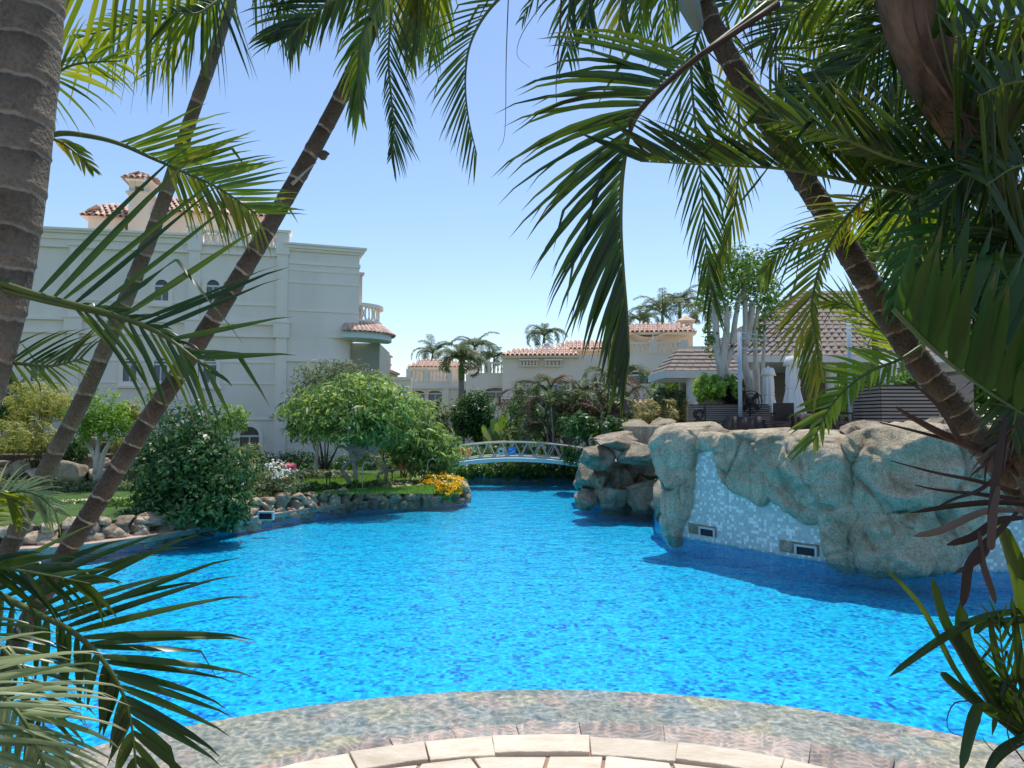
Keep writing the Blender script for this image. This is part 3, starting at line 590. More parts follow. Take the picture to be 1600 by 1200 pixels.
FA.box(mb, sL, sP, zT - 0.35, zT - 0.12, -9, 0.08); FA.box(mb, sL, sP, zT - 0.12, zT - 0.03, -9.1, 0.2); FA.box(mb, sL, sP, zT - 0.03, zT + 0.06, -9.2, 0.28); mb.build('cornice', M_trim, villa)
# pilasters
zbase = FA.z(440, 527); zmid = FA.z(440, 507)
for px in (118, 304, 441):
    s = FA.s(px, 450); mb = MB()
    FA.box(mb, s - .22, s + .22, 0.35, zbase - 0.035, 0, 0.13); FA.box(mb, s - .32, s + .32, zbase - 0.035, zmid + .045, 0, 0.20); FA.box(mb, s - .36, s + .36, zmid + .045, zmid + .13, 0, 0.24)
    FA.box(mb, s - .22, s + .22, zmid + .13, zT - 0.62, 0, 0.13); FA.box(mb, s - .28, s + .28, zT - 0.62, zT - 0.5, 0, 0.18)
    pl = mb.build('pilaster', M_trim, villa)
    for z0, z1 in ((zmid + .35, zT - .8), (1.2, zbase - .3)):
        mb = MB(); FA.box(mb, s - .13, s + .13, z0, z1, 0.13, 0.15); mb.build('pilaster_panel', M_trim, pl)
    if px != 118:
        mb = MB(); FA.box(mb, s - .27, s + .27, zT - 0.5, zT + 0.30, -0.35, 0.16); FA.box(mb, s - .34, s + .34, zT + 0.30, zT + 0.40, -0.42, 0.24); mb.build('parapet_post', M_trim, villa)
# parapet balustrade between the posts: ovals and crosses
sa, sb = FA.s(304, 380) + .27, FA.s(441, 380) - .27; mid = (sa + sb) / 2
mb = MB(); FA.box(mb, sa, sb, zT + 0.18, zT + 0.28, -0.2, 0.12); mb.build('handrail', M_trim, villa)
mb = MB(); FA.box(mb, sa, sb, zT - 0.35, zT - 0.30, -9, 0.16); mb.build('ledge', M_trim, villa)
mb = MB(); FA.box(mb, mid - .2, mid + .2, zT - .30, zT + .18, -0.2, 0.06); mb.build('parapet_post', M_trim, villa)
def oval(fa, parent, s, z, rx, rz, d=0.0, th=0.035):
    mb = MB(); n = 14; M_ = fa.M
    pts = [M_ @ Vector((s + rx * math.cos(2 * math.pi * k / n), z + rz * math.sin(2 * math.pi * k / n), d)) for k in range(n + 1)]
    mb.tube(pts, th, 5, False); mb.build('baluster', M_trim, parent)
for a, b in ((sa, mid - .2), (mid + .2, sb)):
    n = 7; w = (b - a) / n
    for k in range(n):
        s = a + w * (k + .5)
        if k in (0, 3, 6): oval(FA, villa, s, zT - 0.06, w * .42, 0.22)
        else:
            mb = MB(); mb.bar(FA.M @ Vector((s - w * .45, zT - .28, 0)), FA.M @ Vector((s + w * .45, zT + .16, 0)), 0.05); mb.bar(FA.M @ Vector((s - w * .45, zT + .16, .01)), FA.M @ Vector((s + w * .45, zT - .28, .01)), 0.05); mb.build('baluster', M_trim, villa)
# windows
for px, pt, pb in ((253, 447, 470), (333, 447, 472), (203, 569, 596), (251, 569, 596), (328, 569, 598), (118, 447, 472), (60, 569, 596)):
    s = FA.s(px, pb); w = 0.5 if px not in (118,) else 0.5
    if px == 118: continue
    window(FA, villa, s, FA.z(px, pb), FA.z(px, pt), w)
s = FA.s(390, 690); win = window(FA, villa, s, 0.5, FA.z(390, 681), 0.75, sill=False, blind=False); 
# things on the corner: soffit, balcony, little tiled awning
bc = FB.M @ Vector((sB - 0.2, 0, -1.6))                    # centre of the curved balcony
r0 = 1.9
mb = MB(); prof = []
a0, a1 = math.radians(-86), math.radians(35)
pts = arc((bc.x, bc.y), r0, a0, a1, 20)
mb.prism([(bc.x - .1, bc.y)] + pts, zs + 0.02, zs + 0.30); bal = mb.build('balcony', M_teal, villa)
mb = MB(); zr2 = zs + 0.55; pts2 = arc((bc.x, bc.y), r0 - 0.45, a0, a1, 20)
mb.prism([(bc.x - .1, bc.y)] + pts2, zs + .302, zr2 + 0.25); mb.build('balcony_base', M_trim, bal)
nb = 20
for k in range(nb):
    a = a0 + (a1 - a0) * (k + .5) / nb
    for r_ in range(3):
        rad = r0 + 0.14 - r_ * 0.20; zz = zs + 0.24 + r_ * 0.145
        d = Vector((math.cos(a), math.sin(a), 0)); t = Vector((-d.y, d.x, 0)); up_ = (-d * 0.8 + Vector((0, 0, .6))).normalized(); nn = t.cross(up_); 
        if nn.z < 0: t = -t; nn = t.cross(up_)
        Mx = Matrix.Translation(Vector((bc.x, bc.y, zz)) + d * rad) @ Matrix((t, up_, nn)).transposed().to_4x4()
        link('awning_tile', TILE, bal, Mx)
zb0 = zr2 + 0.25
def rail(z0, z1, r_a, r_b, name):
    mb = MB(); mb.prism(arc((bc.x, bc.y), r_b, a0, a1, 20) + arc((bc.x, bc.y), r_a, a0, a1, 20)[::-1], z0, z1); mb.build(name, M_trim, bal)
rail(zb0, zb0 + .07, r0 - .72, r0 - .45, 'bottom_rail'); rail(zb0 + .66, zb0 + .80, r0 - .75, r0 - .38, 'handrail')
for k in range(15):
    a = a0 + (a1 - a0) * (k + .5) / 15; d = Vector((math.cos(a), math.sin(a), 0)); t = Vector((-d.y, d.x, 0)); c_ = Vector((bc.x, bc.y, zb0 + .365)) + d * (r0 - .58)
    mb = MB()
    if k % 3 != 1: mb.tube([c_ + t * (.10 * math.cos(q * math.pi / 6)) + Vector((0, 0, .29 * math.sin(q * math.pi / 6))) for q in range(13)], .03, 5, False)
    else: mb.bar(c_ + t * .1 - Vector((0, 0, .29)), c_ - t * .1 + Vector((0, 0, .29)), .045); mb.bar(c_ - t * .1 - Vector((0, 0, .29)), c_ + t * .1 + Vector((0, 0, .29)), .045)
    mb.build('baluster', M_trim, bal)
mb = MB(); FB.box(mb, sB, sB + .22, zb0, zb0 + 2.1, -1.7, -0.6); FB.box(mb, sB, sB + .3, zb0 + 2.1, zb0 + 2.2, -1.8, -0.5); mb.build('corner_pier', M_cream, villa)
# set-back greenish block under the balcony
Fb = Facade(tuple((FB.M @ Vector((s2, 0, -2.2)))[:2]), 4); mb = MB(); Fb.box(mb, 0.01, Fb.s(592), 0.3, zs + .02, -5, 0); mb.build('setback_wall', plain('green_grey_plaster', (0.33, 0.35, 0.30), (0.38, 0.40, 0.35), 1, .85), villa)
# roof storey with tiles and chimney
for (x0, x1, yt, ye, dd, rows) in ((128, 205, 322, 339, -3.0, 5), (212, 420, 318, 334, -3.4, 6)):
    fr_ = Facade(tuple((FA.M @ Vector((0, 0, dd)))[:2]), 12); s0, s1_ = fr_.s(x0, ye), fr_.s(x1, ye); z0 = fr_.z((x0 + x1) / 2, ye)
    mb = MB(); fr_.box(mb, s0 + .25, s1_ - .25, zT - 0.4, z0, -4.5, 0); mb.build('attic_wall', M_cream, villa)
    mb = MB(); upv = (-fr_.n * 0.86 + Vector((0, 0, 0.5))).normalized(); hgt = rows * .36 
    A_ = fr_.M @ Vector((s0, z0 - .05, .25)); B_ = fr_.M @ Vector((s1_, z0 - .05, .25))
    C_ = B_ + upv * hgt - fr_.u * .6; D_ = A_ + upv * hgt + fr_.u * .6; A2 = fr_.M @ Vector((s0, z0 - .05, -4.8)); B2 = fr_.M @ Vector((s1_, z0 - .05, -4.8)); C2 = B2 - fr_.u * .6 + Vector((0, 0, hgt * .5)); D2 = A2 + fr_.u * .6 + Vector((0, 0, hgt * .5))
    mb.add([A_, B_, C_, D_, A2, B2, C2, D2], [(0, 1, 2, 3), (3, 2, 6, 7), (1, 5, 6, 2), (0, 3, 7, 4), (4, 7, 6, 5), (0, 4, 5, 1)])
    rf = mb.build('roof', M_tile, villa)
    tile_roof(rf, A_, B_, upv, rows, shrink=.11)
    tile_roof(rf, A2 + fr_.u * -0.02, A_, (fr_.u * .8 + Vector((0, 0, .6))), 2)
fr_ = Facade(tuple((FA.M @ Vector((0, 0, -2.6)))[:2]), 12); s = fr_.s(217, 320); w = .42
mb = MB(); zc0, zc1 = zT - .4, fr_.z(217, 303); fr_.box(mb, s - w, s + w, zc0, zc1, -1.0, 0); fr_.box(mb, s - w - .1, s + w + .1, zc1, zc1 + .1, -1.1, .1)
ztop = fr_.z(217, 283)
for q in (-1, 1): fr_.box(mb, s + q * (w - .12) - .12, s + q * (w - .12) + .12, zc1 + .1, ztop, -1.0, 0)
fr_.box(mb, s - w + .24, s + w - .24, ztop - .22, ztop, -0.98, -0.02); ch = mb.build('chimney', M_cream, villa)
mb = MB(); fr_.box(mb, s - w - .12, s + w + .12, ztop, ztop + .06, -1.15, .15); mb.build('chimney_cap', M_trim, ch)
e = w + .2; cc = fr_.M @ Vector((s, ztop + .06, -.5))
for d, t in ((fr_.n, fr_.u), (-fr_.u, fr_.n), (fr_.u, -fr_.n)):
    A_ = cc + d * .72 - t * .62; B_ = cc + d * .72 + t * .62
    tile_roof(ch, A_, B_, (-d * .86 + Vector((0, 0, .42))), 2, 'cap_tile', shrink=.2, pitch=.24, rowlen=.32)
# small dome camera on the wall
p = FA.M @ Vector((FA.s(424, 648), FA.z(424, 648), 0)); mb = MB(); mb.box(p + FA.n * .06, (.10, .12, .10)); scam = thing('security_camera', p, 'small white dome security camera fixed to the villa wall', 'camera')
mb.build('bracket', M_frame, scam, False, .01); mb = MB(); mb.lathe(p + FA.n * .16 + Vector((0, 0, -.12)), [(.02, -.02), (.07, .0), (.09, .06), (.08, .11), (.03, .13)], 10); mb.build('dome', M_frame, scam, True)

# ------------------------------------------------------------------ far houses
def baluster_row(fa, parent, s0, s1, z0, z1, mat_=M_farwall, step=0.24, d=-0.1):
    mb = MB(); fa.box(mb, s0, s1, z1 - .12, z1, d - .14, d + .14); mb.build('handrail', mat_, parent)
    mb = MB(); fa.box(mb, s0, s1, z0, z0 + .08, d - .12, d + .12); mb.build('bottom_rail', mat_, parent)
    n = max(2, int((s1 - s0) / step)); h = z1 - z0 - .2
    me = None
    for k in range(n):
        p = fa.M @ Vector((s0 + (s1 - s0) * (k + .5) / n, z0 + .08, d))
        if me is None:
            m2 = MB(); m2.lathe((0, 0, 0), [(.06, 0), (.045, h * .12), (.085, h * .38), (.04, h * .75), (.06, h)], 6); me = m2.mesh('baluster', True); me.materials.append(mat_)
        link('baluster', me, parent, Matrix.Translation(p))
def far_wall(fa, parent, s0, s1, z0, z1, depth, mat_, name='wall'):
    mb = MB(); fa.box(mb, s0, s1, z0, z1, -depth, 0); return mb.build(name, mat_, parent)
def far_roof(fa, parent, s0, s1, z0, rise, d1=.35, depth=7, rows=5):
    mb = MB(); M_ = fa.M
    a = [M_ @ Vector(v) for v in ((s0, z0, d1), (s1, z0, d1), (s1, z0, -depth), (s0, z0, -depth))]; i = rise / .5
    b = [M_ @ Vector(v) for v in ((s0 + i, z0 + rise, d1 - i), (s1 - i, z0 + rise, d1 - i), (s1 - i, z0 + rise, -depth + i), (s0 + i, z0 + rise, -depth + i))]
    mb.add(a + b, [(0, 1, 5, 4), (1, 2, 6, 5), (2, 3, 7, 6), (3, 0, 4, 7), (4, 5, 6, 7), (3, 2, 1, 0)]); rf = mb.build('roof', M_tile, parent)
    upv = (b[0] - a[0] - (b[0] - a[0]).dot(fa.u) * fa.u).normalized()
    tile_roof(rf, a[0], a[1], upv, int(rise / .447 / .36 * 1.0) + 1, 'roof_tile', True, .3, .36, .32)
    mb = MB(); fa.box(mb, s0 + .05, s1 - .05, z0 - .16, z0 - .004, -depth + .1, d1 - .1); mb.build('eave', M_farcream, parent)
    return rf
def far_chimney(fa, parent, s, z0, z1, d):
    mb = MB(); fa.box(mb, s - .42, s + .42, z0, z1 - .75, d - .8, d); fa.box(mb, s - .5, s + .5, z1 - .75, z1 - .65, d - .9, d + .08)
    for q in (-1, 1): fa.box(mb, s + q * .3 - .12, s + q * .3 + .12, z1 - .65, z1 - .1, d - .8, d)
    fa.box(mb, s - .17, s + .17, z1 - .3, z1 - .1, d - .78, d - .02); fa.box(mb, s - .55, s + .55, z1 - .1, z1, d - .95, d + .14); c_ = mb.build('chimney', M_farcream, parent)
    mb = MB(); M_ = fa.M; mb.add([M_ @ Vector(v) for v in ((s - .6, z1 + .003, d + .2), (s + .6, z1 + .003, d + .2), (s + .6, z1 + .003, d - 1), (s - .6, z1 + .003, d - 1), (s, z1 + .4, d - .4))], [(0, 1, 4), (1, 2, 4), (2, 3, 4), (3, 0, 4), (3, 2, 1, 0)]); mb.build('cap', M_tile, c_)

# house A (left of the gap), 56 m away
p = P(690, 655, 56); f1 = Facade((p.x, p.y), 3)
hA = thing('far_house', (p.x, p.y, .35), 'distant cream house behind the tall palm, with roof terrace balustrade and arched windows', 'house')
s0, s1, zt = f1.s(638), f1.s(748), f1.z(690, 597)
far_wall(f1, hA, s0, s1, .3, zt, 8, M_farwall)
mb = MB(); f1.box(mb, s0 - .1, s1 + .1, zt - .5, zt - .36, 0, .18); mb.build('cornice', M_farwall, hA)
for a, b in ((640, 664), (668, 700), (716, 742)): baluster_row(f1, hA, f1.s(a), f1.s(b), zt + .002, zt + .9)
for a in (638, 666, 703, 746):
    mb = MB(); q = f1.s(a); f1.box(mb, q - .18, q + .18, zt + .001, zt + 1.0, -.3, .06); mb.build('parapet_post', M_farwall, hA)
f1b = Facade((p.x, p.y + 3), 3); za = f1b.z(680, 574)
far_wall(f1b, hA, f1b.s(642), f1b.s(725), zt - .3, za, 5, M_farcream, 'attic_wall'); far_roof(f1b, hA, f1b.s(636), f1b.s(730), za, .55, .4, 6, 3)
far_chimney(f1b, hA, f1b.s(739), zt, f1b.z(739, 552), -.5)
for px in (653, 680, 772, 727):
    if px > 750: continue
    window(f1, hA, f1.s(px, 622), f1.z(px, 626), f1.z(px, 615), 1.0, M_farcream, M_glass, .45, .16, True, True, 1)
mb = MB(); f1.box(mb, f1.s(696) - .25, f1.s(696) + .25, .35, zt - .5, 0, .12); mb.build('pilaster', M_farwall, hA)
# house B (middle), 50 m
p = P(850, 655, 50); f2 = Facade((p.x, p.y), -3)
hB = thing('far_house', (p.x, p.y, .35), 'distant pale house behind the bridge with stepped tiled roofs and a satellite dish', 'house')
sa, sb, sc_, sd = f2.s(735), f2.s(785), f2.s(900), f2.s(965)
zt = f2.z(760, 583)
fBl = Facade(tuple((f2.M @ Vector((0, 0, -1.2)))[:2]), -3)
far_wall(fBl, hB, fBl.s(728), fBl.s(792), .3, zt, 7, M_farwall); 
for a, b in ((738, 760), (764, 786)): baluster_row(fBl, hB, fBl.s(a), fBl.s(b), zt + .002, zt + .85)
mb = MB(); q = fBl.s(762); fBl.box(mb, q - .16, q + .16, zt + .001, zt + .95, -.3, .06); mb.build('parapet_post', M_farwall, hB)
window(fBl, hB, fBl.s(775), fBl.z(775, 622), fBl.z(775, 612), 1.5, M_farcream, M_glass, .35, .18, False, True, 1)
z2 = f2.z(840, 556); far_wall(f2, hB, sb, sd, .3, z2, 7, M_farwall)
far_roof(f2, hB, f2.s(784), f2.s(905), z2, .45, .5, 6, 3)
mb = MB(); q0, q1, zz = f2.s(812), f2.s(880), f2.z(840, 572); f2.box(mb, q0, q1, zz - .02, f2.z(840, 561), .002, .06); mb.build('recess_panel', M_farcream, hB)
baluster_row(f2, hB, f2.s(811), f2.s(842), f2.z(830, 573), f2.z(830, 561), M_farwall, .22, .2); baluster_row(f2, hB, f2.s(850), f2.s(880), f2.z(860, 573), f2.z(860, 561), M_farwall, .22, .2)
window(f2, hB, f2.s(822, 610), f2.z(822, 622), f2.z(822, 600), 1.5, M_farcream, M_glass, .35, .2, True, True, 1)
window(f2, hB, f2.s(872, 610), f2.z(872, 622), f2.z(872, 600), 1.5, M_farcream, M_glass, .35, .2, True, True, 1)
mb = MB(); f2.box(mb, f2.s(778), f2.s(812), f2.z(790, 636), f2.z(790, 632), 0, 1.2); pr = mb.build('porch_slab', M_farwall, hB); far_roof(f2, hB, f2.s(776), f2.s(816), f2.z(790, 632), .3, 1.3, 0, 1)
baluster_row(f2, hB, f2.s(782), f2.s(806), f2.z(790, 631) + .3, f2.z(790, 617), M_farwall, .26, 1.0)
f2b = Facade(tuple((f2.M @ Vector((0, 0, -2.5)))[:2]), -3); far_wall(f2b, hB, f2b.s(868), f2b.s(968), z2 - .3, f2b.z(900, 546), 5, M_farcream, 'attic_wall'); far_roof(f2b, hB, f2b.s(862), f2b.s(975), f2b.z(900, 546), .6, .4, 6, 3)
# satellite dish on the roof
dc = f2.M @ Vector((f2.s(852, 541), f2.z(852, 541), -2.2)); dish = thing('satellite_dish', (dc.x, dc.y, z2 + .3), 'round pale satellite dish standing on a tiled roof behind the bridge', 'dish')
mb = MB(); dn = Vector((-.4, -.75, .5)).normalized(); R = dn.to_track_quat('Z', 'Y').to_matrix().to_4x4(); m2 = MB(); m2.lathe((0, 0, 0), [(.02, -.14), (.3, -.1), (.55, .0), (.57, .01), (.30, -.085), (.02, -.12)], 16)
mb.add([dc + (R @ Vector(v)) for v in m2.v], m2.f); mb.build('reflector', M_farwall, dish, True); mb = MB(); mb.bar(dc - Vector((0, -.1, .1)), (dc.x, dc.y + .1, z2 + .1), .06); mb.bar(dc + dn * .05, dc + dn * .6, .03); mb.build('mast', M_frame, dish)
# house C (right), 46 m
p = P(1030, 655, 46); f3 = Facade((p.x, p.y), -5)
hC = thing('far_house', (p.x, p.y, .35), 'distant villa above the waterfall rocks with draped roof terrace and balustrades', 'house')
zt = f3.z(1030, 553); s0, s1 = f3.s(955), f3.s(1100); far_wall(f3, hC, s0, s1, .3, zt, 7, M_farwall)
far_wall(f3, hC, f3.s(1080), f3.s(1250), .3, f3.z(1090, 541), 7, M_farwall)
for a, b in ((982, 1016), (1028, 1064)): baluster_row(f3, hC, f3.s(a), f3.s(b), zt + .002, zt + .75, M_farwall, .26)
for a in (976, 1022, 1070):
    mb = MB(); q = f3.s(a); f3.box(mb, q - .22, q + .22, zt + .001, zt + .86, -.35, .06); mb.build('parapet_post', M_farwall, hC)
f3b = Facade(tuple((f3.M @ Vector((0, 0, -2)))[:2]), -5); za = f3b.z(1020, 521)
far_wall(f3b, hC, f3b.s(965), f3b.s(1078), zt - .3, za, 4, M_farcream, 'attic_wall'); far_roof(f3b, hC, f3b.s(955), f3b.s(1088), za, .62, .9, 5, 3); far_chimney(f3b, hC, f3b.s(1076), zt, f3b.z(1076, 499), -.6)
mb = MB(); n = 8; vs_ = []
for i in range(n + 1):
    u = i / n; px = 985 + 55 * u; sag = 10 * math.sin(math.pi * u)
    vs_ += [f3b.M @ Vector((f3b.s(px), f3b.z(px, 521 + sag * .8), .9)), f3b.M @ Vector((f3b.s(px), f3b.z(px, 527 + sag), .2))]
mb.add(vs_, [(2 * i, 2 * i + 1, 2 * i + 3, 2 * i + 2) for i in range(n)]); mb.build('terrace_drape', M_cream, hC, True)
mb = MB(); q = f3.s(1022); f3.box(mb, q - .04, q + .04, zt + .86, f3.z(1022, 518), -.2, -.1); mb.build('pergola_post', M_frame, hC)
window(f3, hC, f3.s(999, 590), f3.z(999, 601), f3.z(999, 586), 1.35, M_farcream, M_glass, .3, .3, False, True, 1)
window(f3, hC, f3.s(1046, 590), f3.z(1046, 601), f3.z(1046, 589), 1.35, M_farcream, M_glass, .3, .3, False, False, 1)
mb = MB(); f3.box(mb, f3.s(958), f3.s(1100), f3.z(1000, 626), f3.z(1000, 620), 0, 1.4); mb.build('balcony_slab', M_farwall, hC)
baluster_row(f3, hC, f3.s(962), f3.s(1098), f3.z(1000, 619.9), f3.z(1000, 601), M_farwall, .26, 1.25)
A_ = f3.M @ Vector((f3.s(955), f3.z(1000, 633), 2.1)); B_ = f3.M @ Vector((f3.s(1100), f3.z(1000, 633), 2.1)); rf = MB(); rf.add([A_, B_, B_ - f3.n * 1.0 + Vector((0, 0, .45)), A_ - f3.n * 1.0 + Vector((0, 0, .45))], [(0, 1, 2, 3)]); ro = rf.build('awning', M_tile, hC)
tile_roof(ro, A_, B_, (-f3.n * .9 + Vector((0, 0, .42))), 2, 'roof_tile', True, .3)
# small turret house seen in the gap beside the grey villa, boundary wall
p = P(600, 655, 60); f4 = Facade((p.x, p.y), 0); hD = thing('far_house', (p.x, p.y, .35), 'narrow strip of cream house with a chimney just right of the grey villa', 'house')
far_wall(f4, hD, f4.s(560), f4.s(606), .3, f4.z(600, 578), 5, M_farcream); far_roof(f4, hD, f4.s(556), f4.s(611), f4.z(600, 578), .5, .3, 5, 2); far_chimney(f4, hD, f4.s(600), f4.z(600, 580), f4.z(600, 556), .2)
p = P(620, 655, 52); f5 = Facade((p.x, p.y), 0); gw = thing('garden_wall', (p.x, p.y, .35), 'grey boundary wall with coping between the grey villa and the far house', 'wall')
far_wall(f5, gw, f5.s(585), f5.s(642), .3, f5.z(620, 594), .4, M_farwall); mb = MB(); f5.box(mb, f5.s(585), f5.s(642), f5.z(620, 594) + .002, f5.z(620, 589), -.5, .1); mb.build('coping', M_farwall, gw)
# low garden wall that closes the garden behind the bridge
p = P(800, 655, 44); f6 = Facade((p.x, p.y), 0); gw2 = thing('garden_wall', (p.x, p.y, .35), 'low pale garden wall behind the planting at the bridge', 'wall')
far_wall(f6, gw2, f6.s(600), f6.s(1030), .3, f6.z(800, 655), .3, M_farwall); mb = MB(); f6.box(mb, f6.s(600), f6.s(1030), f6.z(800, 655) + .002, f6.z(800, 652), -.4, .1); mb.build('coping', M_farwall, gw2)
# ------------------------------------------------------------------ rocks
def boulder_mesh(seed, sub=3, cuts=9, rough=0.10, rag=0.0, lo=.55):
    rr = random.Random(seed); bm = bmesh.new(); bmesh.ops.create_icosphere(bm, subdivisions=sub, radius=1)
    planes = []
    for _ in range(cuts):
        v = Vector((rr.gauss(0, 1), rr.gauss(0, 1), rr.gauss(0, .8))).normalized(); planes.append((v, rr.uniform(lo, .85)))
    o = Vector((seed * 3.7, seed * 1.3, seed * 2.1))
    for v in bm.verts:
        d = v.co.normalized(); p = d.copy()
        for n_, h in planes:
            e = p.dot(n_) - h
            if e > 0: p -= n_ * e * .92
        k = 1 + rough * noise.fractal(d * 1.6 + o, 1.0, 2.0, 5) + rag * (noise.noise(d * 5 + o) ** 2)
        v.co = p * k
    mx = [max(abs(v.co[i]) for v in bm.verts) for i in range(3)]
    for v in bm.verts: v.co = Vector([v.co[i] / mx[i] for i in range(3)])
    me = bpy.data.meshes.new('boulder'); bm.to_mesh(me); bm.free(); me.shade_smooth(); return me
def boulder(parent, px0, py0, px1, py1, Y, thick, seed, mat_, rot=0.0, name='boulder', sub=4, **k):
    me = boulder_mesh(seed, sub, **k); me.materials.append(mat_)
    c = P((px0 + px1) / 2, (py0 + py1) / 2, Y); sx = (px1 - px0) / 2 * pxm(Y); sz = (py1 - py0) / 2 * pxm(Y)
    M_ = Matrix.Translation(c) @ Matrix.Rotation(rot, 4, 'Y') @ Matrix.Diagonal((sx, thick / 2, sz, 1))
    return link(name, me, parent, M_)

# --- sculpted rock wall over the mosaic wall
WP = [Vector((x, y, 0)) for x, y in WALL[::-1]]            # from the left end (px ~1045) to the right
WPs = spline(WP, 80)
def wall_at(s):
    acc = 0
    for i in range(len(WPs) - 1):
        L = (WPs[i + 1] - WPs[i]).length
        if s <= acc + L or i == len(WPs) - 2:
            t = (WPs[i + 1] - WPs[i]).normalized(); return WPs[i] + t * (s - acc), Vector((t.y, -t.x, 0))
        acc += L
def wall_sz(px, py):
    d = ray(px, py); best = None; acc = 0
    for i in range(len(WPs) - 1):
        a, b = WPs[i], WPs[i + 1]; t = (b - a); L = t.length; n_ = Vector((t.y, -t.x, 0))
        k = (a - EYE).dot(n_) / d.dot(n_); p = EYE + d * k; u = (p - a).dot(t) / (L * L)
        if (0 <= u < 1) or (i == 0 and u < 0) or (i == len(WPs) - 2 and u >= 1): return acc + u * L, p.z
        acc += L
    return acc, 1
rw = thing('rock_wall', (5.5, 13, 0), 'sculpted greenish boulder wall over grey mosaic tiling along the right of the pool', 'rock wall')
mb = MB(); L = sum((WPs[i + 1] - WPs[i]).length for i in range(79)); n = 90; vs_ = []; uv = []
for i in range(n + 1):
    s = L * i / n; p, nn = wall_at(s)
    for off, z in ((0.02, -.03), (0.02, 1.86), (-.35, 1.86)):
        q = p + nn * off; vs_.append((q.x, q.y, z)); uv.append((s, z if off > 0 else z + .4))
mb.add(vs_, [f for i in range(n) for f in ((3 * i, 3 * i + 3, 3 * i + 4, 3 * i + 1), (3 * i + 1, 3 * i + 4, 3 * i + 5, 3 * i + 2))])
mb.uv = uv; mb.build('mosaic_wall', M_mosaic, rw)
def pillow(outline, thick, seed, mat_=M_rock, rings=40, seg=150, rough=0.22, power=2.6, name='rock_face', top_back=0.7, tilt=0.0):
    """a moulded rock face: outline in photo pixels laid on the wall, bulging out from it"""
    thick *= .68
    pts = [wall_sz(*p) for p in outline]; m = len(pts)
    loop3 = spline([Vector((a, b, 0)) for a, b in pts + pts[:1]], seg + 1)[:-1]
    cs = sum(p.x for p in loop3) / seg; cz = sum(p.y for p in loop3) / seg; o = Vector((seed * 5.1, seed * 2.3, 7.7))
    zmax = max(p.y for p in loop3); zmin = min(p.y for p in loop3)
    vs_ = []; 
    def place(s, z, d):
        p, nn = wall_at(s); q = p + nn * d; return Vector((q.x, q.y, z))
    for r in range(rings + 1):
        t = r / rings; t = 1 - (1 - t) ** 1.5
        for k in range(seg):
            b = loop3[k]; jag = 1 + .045 * noise.noise(Vector((b.x * 3, b.y * 3, seed))) + .03 * noise.noise(Vector((b.x * 9, b.y * 9, seed)))
            s = cs + (b.x - cs) * t * jag; z = cz + (b.y - cz) * t * jag
            base = (1 - t ** power) ** (1 / power)
            q = Vector((s, z, 0)); w1 = noise.fractal(q * 1.1 + o, 1.0, 2.0, 4); rid = 1 - abs(noise.noise(q * 1.7 + o * .5)) * 2.2
            fold = noise.noise(Vector((s * 2.6, z * .7, 0)) + o) * .5
            d = thick * base * (1 + rough * 2.0 * w1 + .35 * fold) + thick * .35 * rid * base * rough * 3 + (.03 * noise.fractal(q * 4.5 + o, .8, 2.1, 6) + .05 * min(0, abs(noise.noise(q * 2.3 - o)) - .14)/.14) * base + tilt * (z - zmin) / (zmax - zmin) * base
            (d1, d2, _a, _b), (p1, _c, _d, _e) = noise.voronoi(Vector((s * 1.05, z * .95, seed * 3.3)) + .25 * noise.noise_vector(q * 1.3 + o))
            tl = noise.noise_vector(p1 * 7.3); e_ = Vector((s * 1.05, z * .95, seed * 3.3)) - p1
            d += base * thick * (.30 * tl.z + .55 * (tl.x * e_.x + tl.y * e_.y)) * min(1, (d2 - d1) / .12) - base * .11 * max(0, 1 - (d2 - d1) / .055)
            vs_.append(place(s, z, d))
    fs = [(r * seg + k, r * seg + (k + 1) % seg, (r + 1) * seg + (k + 1) % seg, (r + 1) * seg + k) for r in range(rings) for k in range(seg)]
    b0 = rings * seg; e0 = len(vs_)                       # skirt back into the wall / over the top
    for k in range(seg):
        b = loop3[k]; up_ = max(0, (b.y - (zmax - .35)) / .35); v = vs_[b0 + k]; p, nn = wall_at(b.x)
        vs_.append(Vector((v.x, v.y, v.z)) - nn * (.25 + top_back * up_) + Vector((0, 0, .03 * up_)))
    fs += [(b0 + k, b0 + (k + 1) % seg, e0 + (k + 1) % seg, e0 + k) for k in range(seg)]
    mb = MB(); mb.add(vs_, fs); return mb.build(name, mat_, rw, True)
pillow([(1025, 682), (1040, 668), (1070, 664), (1092, 680), (1088, 740), (1084, 790), (1068, 832), (1065, 852), (1047, 850), (1048, 800), (1040, 740)], .42, 1, rough=.3, tilt=.15)
pillow([(1076, 688), (1095, 676), (1120, 676), (1140, 690), (1128, 704), (1100, 706), (1084, 712)], .22, 2)
pillow([(1120, 692), (1140, 676), (1175, 672), (1205, 684), (1214, 720), (1208, 770), (1196, 792), (1172, 778), (1146, 764), (1130, 740), (1122, 712)], .36, 3, power=3.2)
pillow([(1186, 690), (1205, 676), (1250, 674), (1290, 684), (1318, 690), (1338, 730), (1340, 800), (1305, 812), (1268, 822), (1236, 800), (1206, 776), (1200, 730)], .55, 4, rough=.3, tilt=.2)
pillow([(1282, 800), (1300, 780), (1335, 770), (1360, 800), (1356, 850), (1340, 895), (1308, 890), (1290, 868)], .50, 5)
pillow([(1318, 690), (1340, 672), (1390, 664), (1450, 662), (1510, 668), (1560, 690), (1575, 760), (1540, 840), (1480, 890), (1400, 900), (1345, 890), (1330, 800), (1335, 735)], .62, 6, rough=.34, power=3.0, tilt=.12)
pillow([(1545, 680), (1600, 668), (1680, 675), (1720, 720), (1700, 790), (1640, 815), (1580, 800), (1552, 740)], .5, 7)
